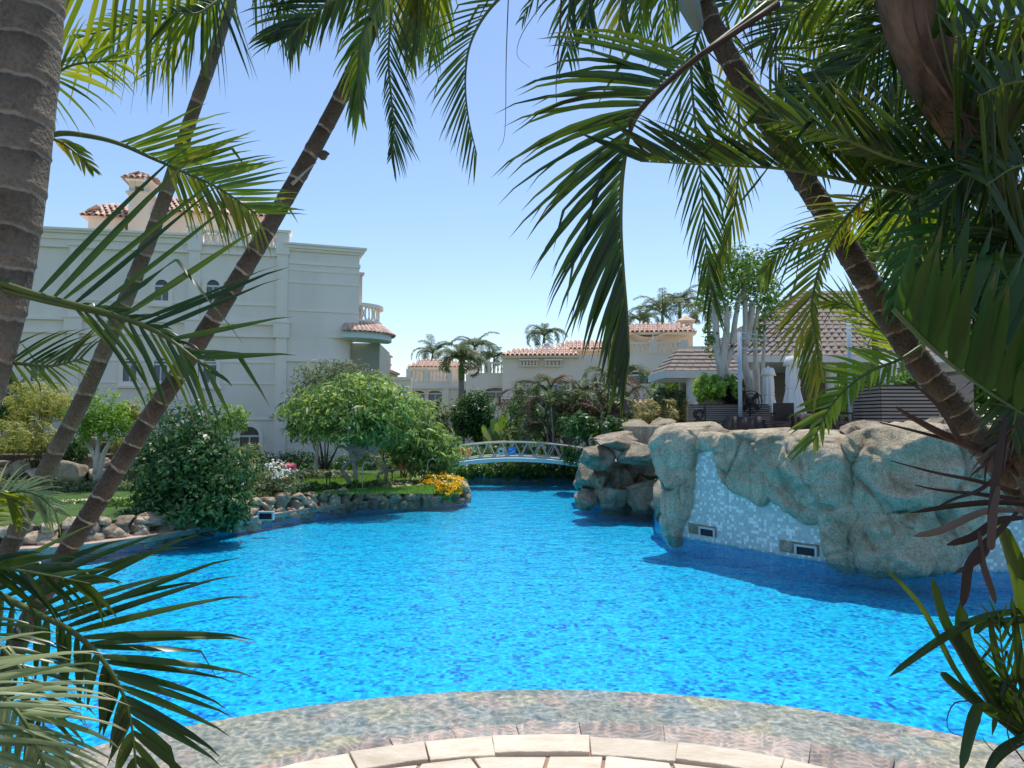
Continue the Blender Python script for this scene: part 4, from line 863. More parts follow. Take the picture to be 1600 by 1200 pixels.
pillow([(1350, 820), (1380, 790), (1420, 800), (1455, 840), (1440, 895), (1390, 900), (1352, 892)], .72, 8, rough=.35)
# capping boulders along the top edge
for i, (x0, y0, x1, y1, Y) in enumerate([(1090, 664, 1150, 700, 14.6), (1140, 668, 1215, 706, 14.0), (1195, 664, 1262, 704, 13.6), (1250, 668, 1330, 702, 13.2), (1312, 656, 1420, 704, 12.7), (1400, 652, 1500, 702, 12.3), (1480, 660, 1600, 706, 12.2), (1590, 650, 1720, 706, 12.2)]):
    boulder(rw, x0, y0, x1, y1, Y, 1.3, 20 + i, M_rocktan, name='cap_boulder', sub=4, cuts=16, rough=.2, lo=.45)
# skimmer openings at the water line
def skimmer(px, py, w=.32, h=.13):
    s, z = wall_sz(px, py); p, nn = wall_at(s); t = Vector((-nn.y, nn.x, 0)); M_ = Matrix(((t.x, 0, nn.x, p.x), (t.y, 0, nn.y, p.y), (0, 1, 0, z), (0, 0, 0, 1)))
    mb = MB(); f = .035
    for a in ((-w / 2 - f, -w / 2, -h / 2, h / 2 + f), (w / 2, w / 2 + f, -h / 2, h / 2 + f), (-w / 2, w / 2, h / 2, h / 2 + f)): mb.prism([(a[0], a[2]), (a[1], a[2]), (a[1], a[3]), (a[0], a[3])], 0.03, 0.06, M_)
    sk = mb.build('skimmer', M_column, rw); mb = MB(); mb.prism([(-w / 2, -h / 2), (w / 2, -h / 2), (w / 2, h / 2), (-w / 2, h / 2)], .0, .034, M_); mb.build('opening', M_black, sk)  # flat black panel paints the dark of the opening, nothing is cut in
    mb = MB(); mb.prism([(-w * 1.5, -h / 2), (w / 2 + .06, -h / 2), (w / 2 + .06, h), (-w * 1.5, h)], .0, .028, M_); mb.build('surround', M_rockdark, sk)
skimmer(1107, 832); skimmer(1261, 861); skimmer(1447, 876)

# --- stacked rocks of the waterfall
wf = thing('waterfall_rocks', (3.2, 20.5, 0), 'stacked boulders of an artificial waterfall at the bend of the pool', 'rocks')
WF = [  # px0, py0, px1, py1, Y, thick, kind
    (915, 672, 1025, 712, 20.6, 2.6, 't'), (903, 690, 965, 735, 20.0, 1.6, 'd'), (955, 690, 1030, 735, 19.9, 1.5, 'd'), (905, 700, 945, 722, 19.6, .8, 'd'),
    (912, 728, 955, 770, 20.2, 1.3, 'd'), (935, 725, 1000, 772, 20.6, 1.4, 'd'), (985, 720, 1050, 760, 20.8, 1.6, 'd'),
    (896, 765, 938, 800, 19.8, 1.2, 'd'), (928, 758, 988, 808, 19.9, 1.2, 'd'), (966, 748, 1050, 812, 19.5, 1.6, 'd'), (1010, 768, 1062, 818, 18.9, 1.2, 'd'),
    (1018, 735, 1066, 822, 16.9, 2.4, 'd'), (898, 705, 950, 775, 21.8, 2.0, 'd'), (890, 730, 930, 782, 23.5, 2.0, 'd'), (970, 655, 1020, 690, 22.0, 1.5, 't'), (1005, 652, 1062, 690, 22.0, 1.8, 't'), (1020, 695, 1056, 735, 19.4, 1.2, 'd'), (960, 680, 1000, 700, 21.4, .9, 't'), (1035, 668, 1110, 706, 17.5, 2.2, 't')]
for i, (x0, y0, x1, y1, Y, th, k) in enumerate(WF):
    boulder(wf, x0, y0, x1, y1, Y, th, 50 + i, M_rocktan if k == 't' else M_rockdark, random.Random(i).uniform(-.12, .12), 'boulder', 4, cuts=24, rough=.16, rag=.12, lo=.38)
mb = MB(); a = P(991, 665, 20.4); mb.prism([(-.55, -.5), (.55, -.5), (.55, .5), (-.55, .5)], 0, .58, Matrix.Translation(P(1010, 697, 20.9))); mb.build('spill_box', M_rockdark, wf, False, .03)
mb = MB(); mb.prism([(2.5, 21.0), (4.4, 20.2), (4.6, 22.5), (2.6, 22.6)], -.62, 1.1); mb.build('core', M_rockdark, wf)

# --- stone edging of the left bank
bank_curve = spline([Vector((x, y, 0)) for x, y in BANK[:9]], 200)
bw = thing('stone_edging', (-5.5, 18, 0), 'rough brown stone edging wall along the planted left bank', 'stone wall')
bmesh_vars = []
for k in range(7):
    me = boulder_mesh(80 + k, 3, cuts=22, rough=.14, lo=.42); me.materials.append(M_bank); bmesh_vars.append(me)
brnd = random.Random(21)
acc = 0; idx = []; 
for row, (zc, hh) in enumerate(((-.14, .15), (.03, .16), (.19, .15), (.32, .12))):
    i = 8 + row * 3
    while i < 196:
        p = bank_curve[i]; w = brnd.uniform(.26, .66); j = i; 
        L = 0
        while j < 198 and L < w * .86: L += (bank_curve[j + 1] - bank_curve[j]).length; j += 1
        t = (bank_curve[min(j, 199)] - p); ang = math.atan2(t.y, t.x); c_ = (p + bank_curve[min(j, 199)]) / 2
        n_ = Vector((t.y, -t.x, 0)).normalized()
        M_ = Matrix.Translation(c_ + n_ * (.10 - row * .045) + Vector((0, 0, zc + brnd.uniform(-.03, .04)))) @ Matrix.Rotation(ang, 4, 'Z') @ Matrix.Rotation(brnd.uniform(-.1, .1), 4, 'Y') @ Matrix.Diagonal((w * .53, brnd.uniform(.17, .25), hh * brnd.uniform(.75, 1.15), 1))
        link('stone', brnd.choice(bmesh_vars), bw, M_); i = j
# waterline ledge of sandy stone along the bank, left part
mb = MB(); pts = [bank_curve[i] for i in range(4, 150, 3)]; vs_ = []
for i, p in enumerate(pts):
    t = (pts[min(i + 1, len(pts) - 1)] - pts[max(i - 1, 0)]).normalized(); n_ = Vector((t.y, -t.x, 0)); w = .42 * (1 - i / len(pts)) + .1
    vs_ += [p + n_ * w + Vector((0, 0, -.1)), p + n_ * w + Vector((0, 0, .02)), p - n_ * .1 + Vector((0, 0, .05))]
mb.add(vs_, [f for i in range(len(pts) - 1) for f in ((3 * i, 3 * i + 3, 3 * i + 4, 3 * i + 1), (3 * i + 1, 3 * i + 4, 3 * i + 5, 3 * i + 2))]); mb.build('waterline_ledge', M_rose, bw)
# skimmer boxes on the edging; a black panel paints their dark inside
def wall_box(px, py):
    p = G(px, py, .12); mb = MB(); mb.box(p + Vector((.1, -.32, 0)), (.36, .06, .2)); f = mb.build('niche_frame', M_frame, bw); mb = MB(); mb.box(p + Vector((.1, -.345, -.01)), (.28, .03, .13)); mb.build('niche', M_black, f)
wall_box(166, 828); wall_box(416, 803)
# rockery terraces further back on the left
rk = thing('rockery', (-13, 22, .35), 'two low courses of warm tan rockery stones on the planted slope at left', 'rockery')
tanv = []
for k in range(5):
    me = boulder_mesh(120 + k, 3, cuts=22, rough=.14, lo=.42); me.materials.append(M_rocktan); tanv.append(me)
for (xa, xb, yb, Y, h) in ((-120, 190, 752, 22.5, 30), (-120, 240, 735, 24, 26), (-140, 120, 712, 25.5, 34)):
    x = xa
    while x < xb:
        w = brnd.uniform(24, 52); hh = h * brnd.uniform(.6, 1.1); c_ = P(x + w / 2, yb - hh / 2, Y + brnd.uniform(-.2, .3))
        link('stone', brnd.choice(tanv), rk, Matrix.Translation(c_) @ Matrix.Rotation(brnd.uniform(-.2, .2), 4, 'Z') @ Matrix.Diagonal((w * .55 * pxm(Y), .4, hh * .55 * pxm(Y), 1))); x += w * .92
mb = MB()
for (z1, Y0, Y1) in ((.75, 22.6, 27), (1.15, 24.1, 28), (1.5, 25.6, 30)):
    a = P(-300, 700, Y0); b = P(225, 700, Y0); mb.prism([(a.x, Y0), (b.x, Y0), (b.x - .5, Y1), (a.x, Y1)], .34, z1)
mb.build('slope_soil', M_soil, rk)

# ------------------------------------------------------------------ footbridge
br = thing('footbridge', (0, 28.8, .35), 'small arched cream footbridge with zigzag lattice railings over the pool channel', 'bridge')
xa, xb = P(700, 700, 28.4).x - .3, P(908, 700, 28.4).x + .3
def bz(x, top):
    u = (x - (xa + xb) / 2) / ((xb - xa) / 2); z0 = 2.3 - (713 - 655) / F * 28.4; z1 = 2.3 - (691 - 655) / F * 28.4
    return (z1 if top else z0) - .27 * u * u
for side, Y in (('near', 28.4), ('far', 29.8)):
    n = 22; mb = MB(); mb.tube([(xa + (xb - xa) * i / n, Y, bz(xa + (xb - xa) * i / n, True)) for i in range(n + 1)], .028, 6); mb.build('handrail', M_white, br, True)
    mb = MB(); mb.tube([(xa + (xb - xa) * i / n, Y, bz(xa + (xb - xa) * i / n, False)) for i in range(n + 1)], .045, 6); mb.build('bottom_chord', M_white, br, True)
    k = 11; me = None
    for i in range(k):
        x0 = xa + (xb - xa) * i / k; x1 = xa + (xb - xa) * (i + 1) / k; xm = (x0 + x1) / 2
        for a, b in (((x0, False), (xm, True)), ((xm, True), (x1, False))):
            mb = MB(); mb.bar((a[0], Y, bz(*a)), (b[0], Y, bz(*b)), .032); mb.build('lattice_bar', M_white, br)
    for x in (xa, xb):
        mb = MB(); mb.box((x, Y, (bz(x, True) + .36) / 2 + .02), (.12, .12, bz(x, True) - .30)); mb.build('end_post', M_white, br)
mb = MB(); n = 20; vs_ = []
for i in range(n + 1):
    x = xa + (xb - xa) * i / n; z = bz(x, False) - .06
    vs_ += [(x, 28.44, z), (x, 29.76, z), (x, 29.76, z - .14), (x, 28.44, z - .14)]
mb.add(vs_, [f for i in range(n) for f in [tuple((4 * i + a, 4 * i + 4 + a, 4 * i + 4 + (a + 1) % 4, 4 * i + (a + 1) % 4)) for a in range(4)]]); mb.build('deck', M_teal, br)
p = P(800, 704, 28.33); sg = thing('pool_sign', p, 'small blue square sign hung on the footbridge railing', 'sign'); mb = MB(); mb.box(p, (.31, .02, .29)); mb.build('panel', M_sign, sg, False, .004)
mb = MB()
for dx, dz, w, h in ((-.06, .05, .12, .03), (.05, -.02, .10, .03), (-.02, -.08, .16, .025)): mb.box(p + Vector((dx, -.013, dz)), (w, .006, h))
mb.build('marking', M_frame, sg)
p = P(783, 705, 28.33); lb = thing('lifebuoy', p, 'white round lifebuoy hung on the footbridge beside the blue sign', 'lifebuoy'); mb = MB(); mb.tube([p + Vector((.10 * math.cos(a * math.pi / 8), 0, .10 * math.sin(a * math.pi / 8))) for a in range(17)], .045, 8, False); mb.build('ring', M_frame, lb, True)

# ------------------------------------------------------------------ terrace: pavilion, planters, umbrellas
ZT = 1.8
pv = thing('pavilion', P(1290, 655, 30).to_2d().to_3d() + Vector((0, 0, ZT)), 'open terrace pavilion with brown shingled hip roof and round column', 'pavilion')
def hip(parent, x0, x1, y0, y1, ze, zr, rows, inset):
    cx, cy = (x0 + x1) / 2, (y0 + y1) / 2; mb = MB()
    def ring(t, lift):
        ix = (cx - x0) * inset * t; iy = (cy - y0) * t * .98; z = ze + (zr - ze) * t + lift
        return [Vector((x0 + ix, y0 + iy, z)), Vector((x1 - ix, y0 + iy, z)), Vector((x1 - ix, y1 - iy, z)), Vector((x0 + ix, y1 - iy, z))]
    for r in range(rows):
        a = ring(r / rows - .004 if r else 0, .045); b = ring((r + 1) / rows, .0)
        a2 = [v - Vector((0, 0, .045)) for v in a]
        # each course broken into shingles of uneven length
        for q in range(4):
            p0, p1, p2, p3 = a[q], a[(q + 1) % 4], b[(q + 1) % 4], b[q]; L = (p1 - p0).length; n = max(2, int(L / .28))
            for i in range(n):
                u0, u1 = i / n + .004, (i + 1) / n - .004; j = brnd.uniform(0, .03); dn = (p0 - p3).normalized() * j
                A_, B_ = p0.lerp(p1, u0) + dn, p0.lerp(p1, u1) + dn; C_, D_ = p3.lerp(p2, u1), p3.lerp(p2, u0); dz = Vector((0, 0, .04))
                mb.add([A_, B_, C_, D_, A_ - dz, B_ - dz], [(0, 1, 2, 3), (0, 4, 5, 1)])
    ro = mb.build('roof', M_shingle, parent)
    ub = MB(); a = [v - Vector((0, 0, .03)) for v in ring(0, 0)]; b = [v - Vector((0, 0, .03)) for v in ring(1, 0)]; ub.add(a + b, [(0, 1, 5, 4), (1, 2, 6, 5), (2, 3, 7, 6), (3, 0, 4, 7), (4, 5, 6, 7)]); ub.build('underlay', M_shingle, ro)
    mb = MB(); mb.box((cx, cy, ze - .02), (x1 - x0 - .1, y1 - y0 - .1, .06)); mb.build('soffit', M_teal, parent)
    mb = MB(); e = .06
    for (ax, ay, bx, by) in ((x0, y0, x1, y0), (x1, y0, x1, y1), (x0, y1, x1, y1), (x0, y0, x0, y1)): mb.bar((ax, ay, ze - .1), (bx, by, ze - .1), e, .24)
    mb.build('fascia', M_column, parent); return ro
pc = P(1290, 655, 31)
ze = 2.3 + (655 - 556) / F * 26.5
hip(pv, P(1120, 600, 26.5).x, pc.x + 7.5, 26.5, 36, ze, 2.3 + (655 - 452) / F * 31, 16, .75)
hip(pv, P(1040, 600, 24.5).x, P(1175, 600, 24.5).x, 24.5, 27.5, 2.3 + (655 - 580) / F * 24.5, 2.3 + (655 - 545) / F * 26, 6, .55)
def column(px, Y, ztop, r=.2):
    p = P(px, 655, Y); mb = MB(); mb.lathe((p.x, p.y, ZT), [(r * 1.3, 0), (r * 1.3, .12), (r, .16), (r, ztop - ZT - .25), (r * 1.25, ztop - ZT - .12), (r * 1.3, ztop - ZT)], 16); mb.build('column', M_column, pv, True)
column(1082, 24.9, 3.78); column(1150, 25.2, 3.78); column(1300, 27.2, ze - .05); column(1180, 27.2, ze - .05); column(1460, 27.2, ze - .05)
mb = MB(); p = P(1200, 655, 35); mb.box((p.x + 3, 35.6, (ZT + ze) / 2), (14, .2, ze - ZT - .1)); mb.build('back_wall', M_slat, pv)  # dark grey colour puts the shade under the roof onto this wall
mb = MB(); mb.box((P(1270, 655, 30).x, 30, ZT + .5), (5, 1.0, 1.0)); mb.build('bar_counter', M_dark, pv)

def planter(name, px0, px1, pyt, Y, depth, label, n, angle=0):
    a = P(px0, pyt, Y); b = P(px1, pyt, Y); h = a.z - ZT; t = thing(name, ((a.x + b.x) / 2, Y + depth / 2, ZT), label, 'planter')
    core = MB(); core.box(((a.x + b.x) / 2, Y + depth / 2, ZT + h / 2 - .02), (b.x - a.x - .06, depth - .06, h - .04)); core.build('liner', M_dark, t)
    st = h / n
    for k in range(n):
        z = ZT + st * (k + .5); mb = MB(); mb.box(((a.x + b.x) / 2, Y - .01, z), (b.x - a.x, .03, st * .62)); mb.box((a.x - .01, Y + depth / 2, z), (.03, depth - .05, st * .62)); mb.box((b.x + .01, Y + depth / 2, z), (.03, depth - .05, st * .62)); mb.build('slat', M_slat, t)
    mb = MB(); mb.box(((a.x + b.x) / 2, Y + depth / 2, ZT + h), (b.x - a.x - .1, depth - .1, .06)); mb.build('soil', M_soil, t); return t
planter('planter', 1093, 1205, 633, 20.5, 1.5, 'slatted grey planter box under the pale trees on the terrace', 15)
planter('planter', 1195, 1262, 652, 20.9, 1.2, 'low slatted grey planter box below the closed white parasols', 9)
planter('planter', 1376, 1470, 603, 17.5, 1.6, 'tall slatted grey planter box behind the leaning ringed trunk', 15)
def umbrella(px, pt, pb, Y, label, w=.26):
    top = P(px, pt, Y); bot = P(px, pb, Y); h = top.z - bot.z; base = ZT; t = thing('closed_umbrella', (top.x, Y, base), label, 'umbrella', 'closed white parasols on the terrace')
    rr = random.Random(int(px)); ph = rr.uniform(0, 6)
    mb = MB(); mb.lathe((top.x, Y, bot.z), [(w * 1.18, 0), (w * 1.12, h * .04), (w * .92, h * .2), (w * .66, h * .42), (w * .60, h * .5), (w * .66, h * .56), (w * .62, h * .75), (w * .5, h * .9), (w * .2, h * .97)], 40, lambda a, z: 1 + .16 * math.cos(8 * a + ph) * (1 - z / h * .6)); mb.build('canopy', M_canvas, t, True)
    mb = MB(); mb.lathe((top.x, Y, bot.z), [(w * .84, h * .84), (w * .78, h * .90), (w * .60, h * .985), (w * .1, h)], 32, lambda a, z: 1 + .12 * math.cos(8 * a) * (1 if z < h * .9 else .3)); mb.build('valance', M_canvas, t, True)
    mb = MB(); mb.tube([(top.x, Y, base), (top.x, Y, top.z + .04)], .03, 8); mb.build('pole', M_frame, t); mb = MB(); mb.lathe((top.x, Y, base), [(.3, 0), (.3, .08), (.06, .1), (.05, .25)], 14); mb.build('base', M_black, t)
    mb = MB(); z = bot.z + h * .48; mb.tube([(top.x + w * .66 * math.cos(k * math.pi / 8), Y + w * .66 * math.sin(k * math.pi / 8), z) for k in range(17)], .018, 5, False); mb.build('tie', M_canvas, t)
umbrella(1200, 574, 655, 21.5, 'closed white parasol next to the black pedestal fan', .25); umbrella(1238, 556, 652, 20.5, 'closed white parasol partly behind the yellow-green frond', .29); umbrella(1388, 562, 640, 19.5, 'closed white parasol above the tall slatted planter', .30)
def post(px, pt, pb, Y, label):
    a = P(px, pt, Y); b = P(px, pb, Y); t = thing('lamp_post', (a.x, Y, ZT), label, 'post'); mb = MB(); mb.tube([(a.x, Y, ZT), (a.x, Y, a.z)], .055, 10); mb.build('pole', M_post, t, True); mb = MB(); mb.lathe((a.x, Y, ZT), [(.12, 0), (.12, .03), (.07, .05), (.06, .1)], 12); mb.build('base_plate', M_post, t)
    return t, a
t, a = post(1155, 519, 655, 19.8, 'slim blue-grey terrace post with thin cross arms')
for dz, L in ((-.15, .9), (-.42, .8), (.0, .55)):
    mb = MB(); mb.bar(a + Vector((0, 0, dz)), a + Vector((L, .3, dz - .04)), .035); mb.build('cross_arm', M_post, t)
post(1326, 500, 655, 18.5, 'slim blue-grey terrace post behind the yellow-green frond')
# pedestal fan
p = P(1172, 655, 20.2); fan = thing('pedestal_fan', (p.x, p.y, ZT), 'black pedestal fan standing by the slatted planter', 'fan'); zc = P(1172, 628, 20.2).z
mb = MB(); mb.lathe((p.x, p.y, ZT), [(.24, 0), (.24, .05), (.05, .08), (.03, .12)], 14); mb.build('base', M_black, fan); mb = MB(); mb.tube([(p.x, p.y, ZT), (p.x, p.y, zc)], .03, 8); mb.build('pole', M_black, fan)
for r_ in (.3, .22, .13):
    mb = MB(); mb.tube([(p.x + r_ * math.cos(k * math.pi / 10), p.y - .1, zc + r_ * math.sin(k * math.pi / 10)) for k in range(21)], .014, 5, False); mb.build('guard_ring', M_black, fan)
mb = MB(); mb.lathe((0, 0, 0), [(.04, -.12), (.10, -.1), (.10, .1), (.05, .12)], 12); me = mb.mesh('motor', True); me.materials.append(M_black); link('motor', me, fan, Matrix.Translation((p.x, p.y, zc)) @ Matrix.Rotation(math.pi / 2, 4, 'X'))
for k in range(4):
    a = k * math.pi / 2 + .4; mb = MB(); c_ = Vector((p.x, p.y - .1, zc)); d1 = Vector((math.cos(a), 0, math.sin(a))); d2 = Vector((-math.sin(a), .25, math.cos(a))); mb.add([c_ + d1 * .05, c_ + d1 * .27 + d2 * .03, c_ + d1 * .27 + d2 * .17, c_ + d1 * .08 + d2 * .1], [(0, 1, 2, 3)]); mb.build('blade', M_black, fan)
# covered tables and wicker chairs on the terrace
def covered(px0, px1, pt, Y, label):
    a = P(px0, pt, Y); b = P(px1, pt, Y); t = thing('covered_table', ((a.x + b.x) / 2, Y + .5, ZT), label, 'table'); nx, ny = 26, 12; vs_ = []
    for j in range(ny + 1):
        for i in range(nx + 1):
            u, v = i / nx, j / ny; e = min(u, 1 - u) * 8; e2 = min(v, 1 - v) * 6; k = min(1, e, e2); fold = .05 * math.sin(u * 30) * (1 - k) + .05 * math.sin(v * 24) * (1 - k)
            vs_.append((a.x + (b.x - a.x) * u + (1 - k) * (.06 if u > .5 else -.06), Y + v * 1.0 + fold - (1 - k) * .05, ZT + .02 + (a.z - ZT) * (k ** .55) + .02 * math.sin(u * 9) * k))
    mb = MB(); mb.add(vs_, [(j * (nx + 1) + i, j * (nx + 1) + i + 1, (j + 1) * (nx + 1) + i + 1, (j + 1) * (nx + 1) + i) for j in range(ny) for i in range(nx)]); mb.build('cover', M_dark, t, True)
    for q in (a.x + .08, b.x - .08):
        for y in (Y + .1, Y + .9): mb = MB(); mb.bar((q, y, ZT), (q, y, a.z - .05), .05); mb.build('leg', M_black, t)
covered(1142, 1200, 653, 19.0, 'dark draped cover over a table beside the slatted planter'); covered(1245, 1330, 648, 18.2, 'dark draped cover over a long table behind the boulder tops')
def chair(px, pt, Y, rz, label):
    p = P(px, pt, Y); t = thing('terrace_chair', (p.x, Y, ZT), label, 'chair'); R = Matrix.Translation((p.x, Y, ZT)) @ Matrix.Rotation(rz, 4, 'Z')
    def part(nm, boxes):
        m_ = MB()
        for c_, d in boxes: m_.box(c_, d)
        m_.v = [tuple(R @ Vector(v)) for v in m_.v]; m_.build(nm, M_dark, t)
    part('seat', [((0, 0, .42), (.5, .5, .06))]); part('backrest', [((0, .24, .68), (.5, .05, .46))])
    for x in (-.22, .22):
        for y in (-.22, .22): part('leg', [((x, y, .2), (.045, .045, .39))])
        part('armrest', [((x, 0, .64), (.05, .48, .04)), ((x, -.22, .53), (.04, .04, .2))])
chair(1310, 655, 17.6, .3, 'dark terrace chair in front of the second blue-grey post'); chair(1222, 660, 18.6, -.5, 'dark terrace chair near the low slatted planter'); 
p = P(1092, 668, 19.5); scr = thing('scroll_stand', (p.x, p.y, ZT), 'black curled metal scroll stand at the left end of the planter', 'stand')
for k, (dz, r_) in enumerate(((.62, .16), (.30, .2))):
    mb = MB(); mb.tube([(p.x + (r_ * (1 - q / 40)) * math.cos(q * .42), p.y, ZT + dz + (r_ * (1 - q / 40)) * math.sin(q * .42)) for q in range(28)], .03, 6); mb.build('scroll', M_black, scr)
mb = MB(); mb.bar((p.x + .18, p.y, ZT), (p.x + .16, p.y, ZT + .85), .045); mb.build('stem', M_black, scr)
# ------------------------------------------------------------------ leafy plants
def leaf_cloud(name, parent, blobs, n, L, W, mat_, seed, clumps=26, clump_r=.3, inner=.25, droop=.2, up=.5, kind=None, tip=0.0):
    """leaf-sized kite faces gathered in clumps on and in ellipsoids (cx,cy,cz,rx,ry,rz)"""
    g = np.random.default_rng(seed); B = np.array(blobs, float); w = (B[:, 3] * B[:, 4] + B[:, 3] * B[:, 5] + B[:, 4] * B[:, 5]); w /= w.sum()
    P_ = []; Nn = []
    for bi, b in enumerate(B):
        nb = int(n * w[bi]); k = max(5, int(clumps * w[bi] * len(B)))
        d = g.normal(size=(k, 3)); d /= np.linalg.norm(d, axis=1)[:, None]; rad = g.uniform(.58, 1.08, (k, 1)); cc = d * rad
        ci = g.integers(0, k, nb); off = g.normal(size=(nb, 3)); off /= np.linalg.norm(off, axis=1)[:, None]; off *= (g.uniform(0, 1, (nb, 1)) ** .45) * clump_r * g.uniform(.6, 1.3, k)[ci][:, None]
        pos = cc[ci] + off
        ins = g.uniform(size=nb) < inner; pr = g.normal(size=(nb, 3)); pr /= np.linalg.norm(pr, axis=1)[:, None]; pr *= g.uniform(.1, .85, (nb, 1)); pos[ins] = pr[ins]
        P_.append(pos * b[3:6] + b[:3]); nn = off / (np.linalg.norm(off, axis=1)[:, None] + 1e-6) + d[ci] * .8; Nn.append(nn)
    pos = np.concatenate(P_); nn = np.concatenate(Nn); m = len(pos)
    nn += np.array([0, 0, up]); nn += g.normal(size=(m, 3)) * .55; nn /= np.linalg.norm(nn, axis=1)[:, None]
    a = g.normal(size=(m, 3)); a[:, 2] -= droop; a -= (a * nn).sum(1)[:, None] * nn; a /= np.linalg.norm(a, axis=1)[:, None] + 1e-9; b = np.cross(nn, a)
    l = (L * g.uniform(.65, 1.25, m))[:, None]; ww = (W * g.uniform(.7, 1.2, m))[:, None]
    V = np.empty((m, 4, 3)); V[:, 0] = pos - a * l * .5; V[:, 1] = pos + b * ww * .5 + nn * ww * .15 - a * l * .05; V[:, 2] = pos + a * l * .5 - np.array([0, 0, 1]) * l * droop * .4; V[:, 3] = pos - b * ww * .5 + nn * ww * .15 - a * l * .05
    me = mesh_np(name, V.reshape(-1, 3), np.arange(m * 4).reshape(-1, 4)); me.materials.append(mat_); return link(name, me, parent)
def pb(px, py, Y, rx, ry, rd=None):
    c = P(px, py, Y); k = pxm(Y); return (c.x, c.y, c.z, rx * k, rd if rd else rx * k * .9, ry * k)
def limb(mb, pts, r0, r1, n=12, seg=8): mb.tube(spline(pts, n), [r0 + (r1 - r0) * (i / (n - 1)) ** .8 for i in range(n)], seg)
prnd = random.Random(77)
def shrub(name, label, cat, base, blobs, n, L, W, mat_, seed, bark=M_bark_dark, group=None, stems=5, **k):
    t = thing(name, base, label, cat, group); mb = MB(); rr = random.Random(seed)
    for i in range(stems):
        b = rr.choice(blobs); tip = Vector((b[0] + rr.uniform(-.6, .6) * b[3], b[1] + rr.uniform(-.6, .6) * b[4], b[2] + rr.uniform(-.2, .6) * b[5])); b0 = Vector(base) + Vector((rr.uniform(-.12, .12), rr.uniform(-.1, .1), -.05))
        limb(mb, [b0, b0.lerp(tip, .45) + Vector((rr.uniform(-.08, .08), rr.uniform(-.08, .08), .06)), tip], .035, .008, 7, 6)
    mb.build('stems', bark, t, True); leaf_cloud('foliage', t, blobs, n, L, W, mat_, seed, **k); return t

# big dark glossy shrub over the pool edge
Y = 15.9
shrub('pool_edge_shrub', 'big dense dark green glossy shrub overhanging the left pool edge', 'shrub', (G(300, 815).x, 16.4, .35),
      [pb(300, 680, Y + .6, 62, 50, .9), pb(265, 730, Y + .3, 60, 50, .9), pb(335, 735, Y + .3, 58, 52, .9), pb(300, 785, Y, 88, 42, .9), pb(250, 795, Y, 45, 32, .7), pb(355, 790, Y, 38, 34, .7)], 11000, .15, .065, L_dark, 1, clumps=190, clump_r=.26, inner=.15, stems=9)
# clipped tree with pale forked stems
def topiary(name, label, bx, by, Y, cx, cy, rx, ry, trunks, n, seed, mat_, L=.13, W=.05):
    base = G(bx, by); base = Vector((P(bx, 655, Y).x, Y, .35)); t = thing(name, base, label, 'tree', None); mb = MB()
    for pts in trunks: limb(mb, [P(a, b, Y + dy) for a, b, dy in pts], .10, .035, 12, 8)
    mb.build('trunk', M_bark_pale, t, True); leaf_cloud('crown', t, [pb(cx, cy, Y, rx, ry), pb(cx - rx * .35, cy + ry * .35, Y, rx * .6, ry * .55), pb(cx + rx * .4, cy + ry * .2, Y, rx * .6, ry * .6)], n, L, W, mat_, seed, clumps=45, clump_r=.3, up=.8); return t
topiary('forked_tree', 'rounded bright green clipped tree on pale forked stems beside the rockery', 150, 762, 21, 160, 648, 50, 44, [((150, 768, 0), (150, 720, 0), (135, 690, .1), (125, 665, .2)), ((152, 760, 0), (160, 715, 0), (172, 690, -.1), (182, 665, -.1)), ((150, 740, 0), (153, 700, 0), (158, 660, .2))], 3600, 5, L_bright)
topiary('ball_tree', 'small clipped ball-headed tree with green top in front of the villa', 362, 745, 21.5, 362, 655, 28, 24, [((362, 745, 0), (360, 715, 0), (350, 690, 0)), ((363, 740, 0), (364, 710, 0), (372, 685, .1)), ((362, 735, 0), (362, 705, 0), (361, 670, 0))], 1500, 6, L_bright, .10, .045)
# lime and olive shrubs on the slope at left
def slope_shrub(name, label, px, py, Y, rx, ry, n, mat_, seed, L=.14, W=.05, **k):
    b = pb(px, py, Y, rx, ry); return shrub(name, label, 'shrub', (b[0], b[1], .35), [b, pb(px - rx * .4, py + ry * .3, Y - .2, rx * .6, ry * .6), pb(px + rx * .45, py + ry * .25, Y - .1, rx * .55, ry * .6)], n, L, W, mat_, seed, **k)
slope_shrub('lime_shrub', 'feathery yellow-lime shrub on the slope in front of the villa', 62, 628, 23.8, 52, 36, 3000, L_lime, 11, .22, .035)
slope_shrub('dark_shrub', 'dark green round shrub at the foot of the villa behind the lime shrub', 10, 628, 28, 36, 44, 2600, L_dark, 12, .16, .08)
slope_shrub('olive_shrub', 'feathery olive-yellow shrub below the lime shrub on the rockery', 30, 682, 22.9, 58, 32, 3000, L_lime, 13, .26, .03)
slope_shrub('yellow_shrub', 'small yellow-leaved shrub right behind the clipped forked tree', 205, 648, 22.8, 20, 20, 1000, L_lime, 14, .14, .05)
slope_shrub('dark_shrub', 'dark narrow-leaved shrub between rockery stones and forked stems', 112, 700, 23.5, 26, 26, 1100, L_dark, 15, .24, .035)
slope_shrub('lime_shrub', 'small round lime shrub just behind the ringed leaning trunk', 250, 618, 27, 22, 18, 900, L_bright, 16, .14, .05)
slope_shrub('olive_shrub', 'dry yellowish tuft beside the forked pale stems', 187, 700, 23, 14, 18, 500, L_olive, 17, .2, .03)
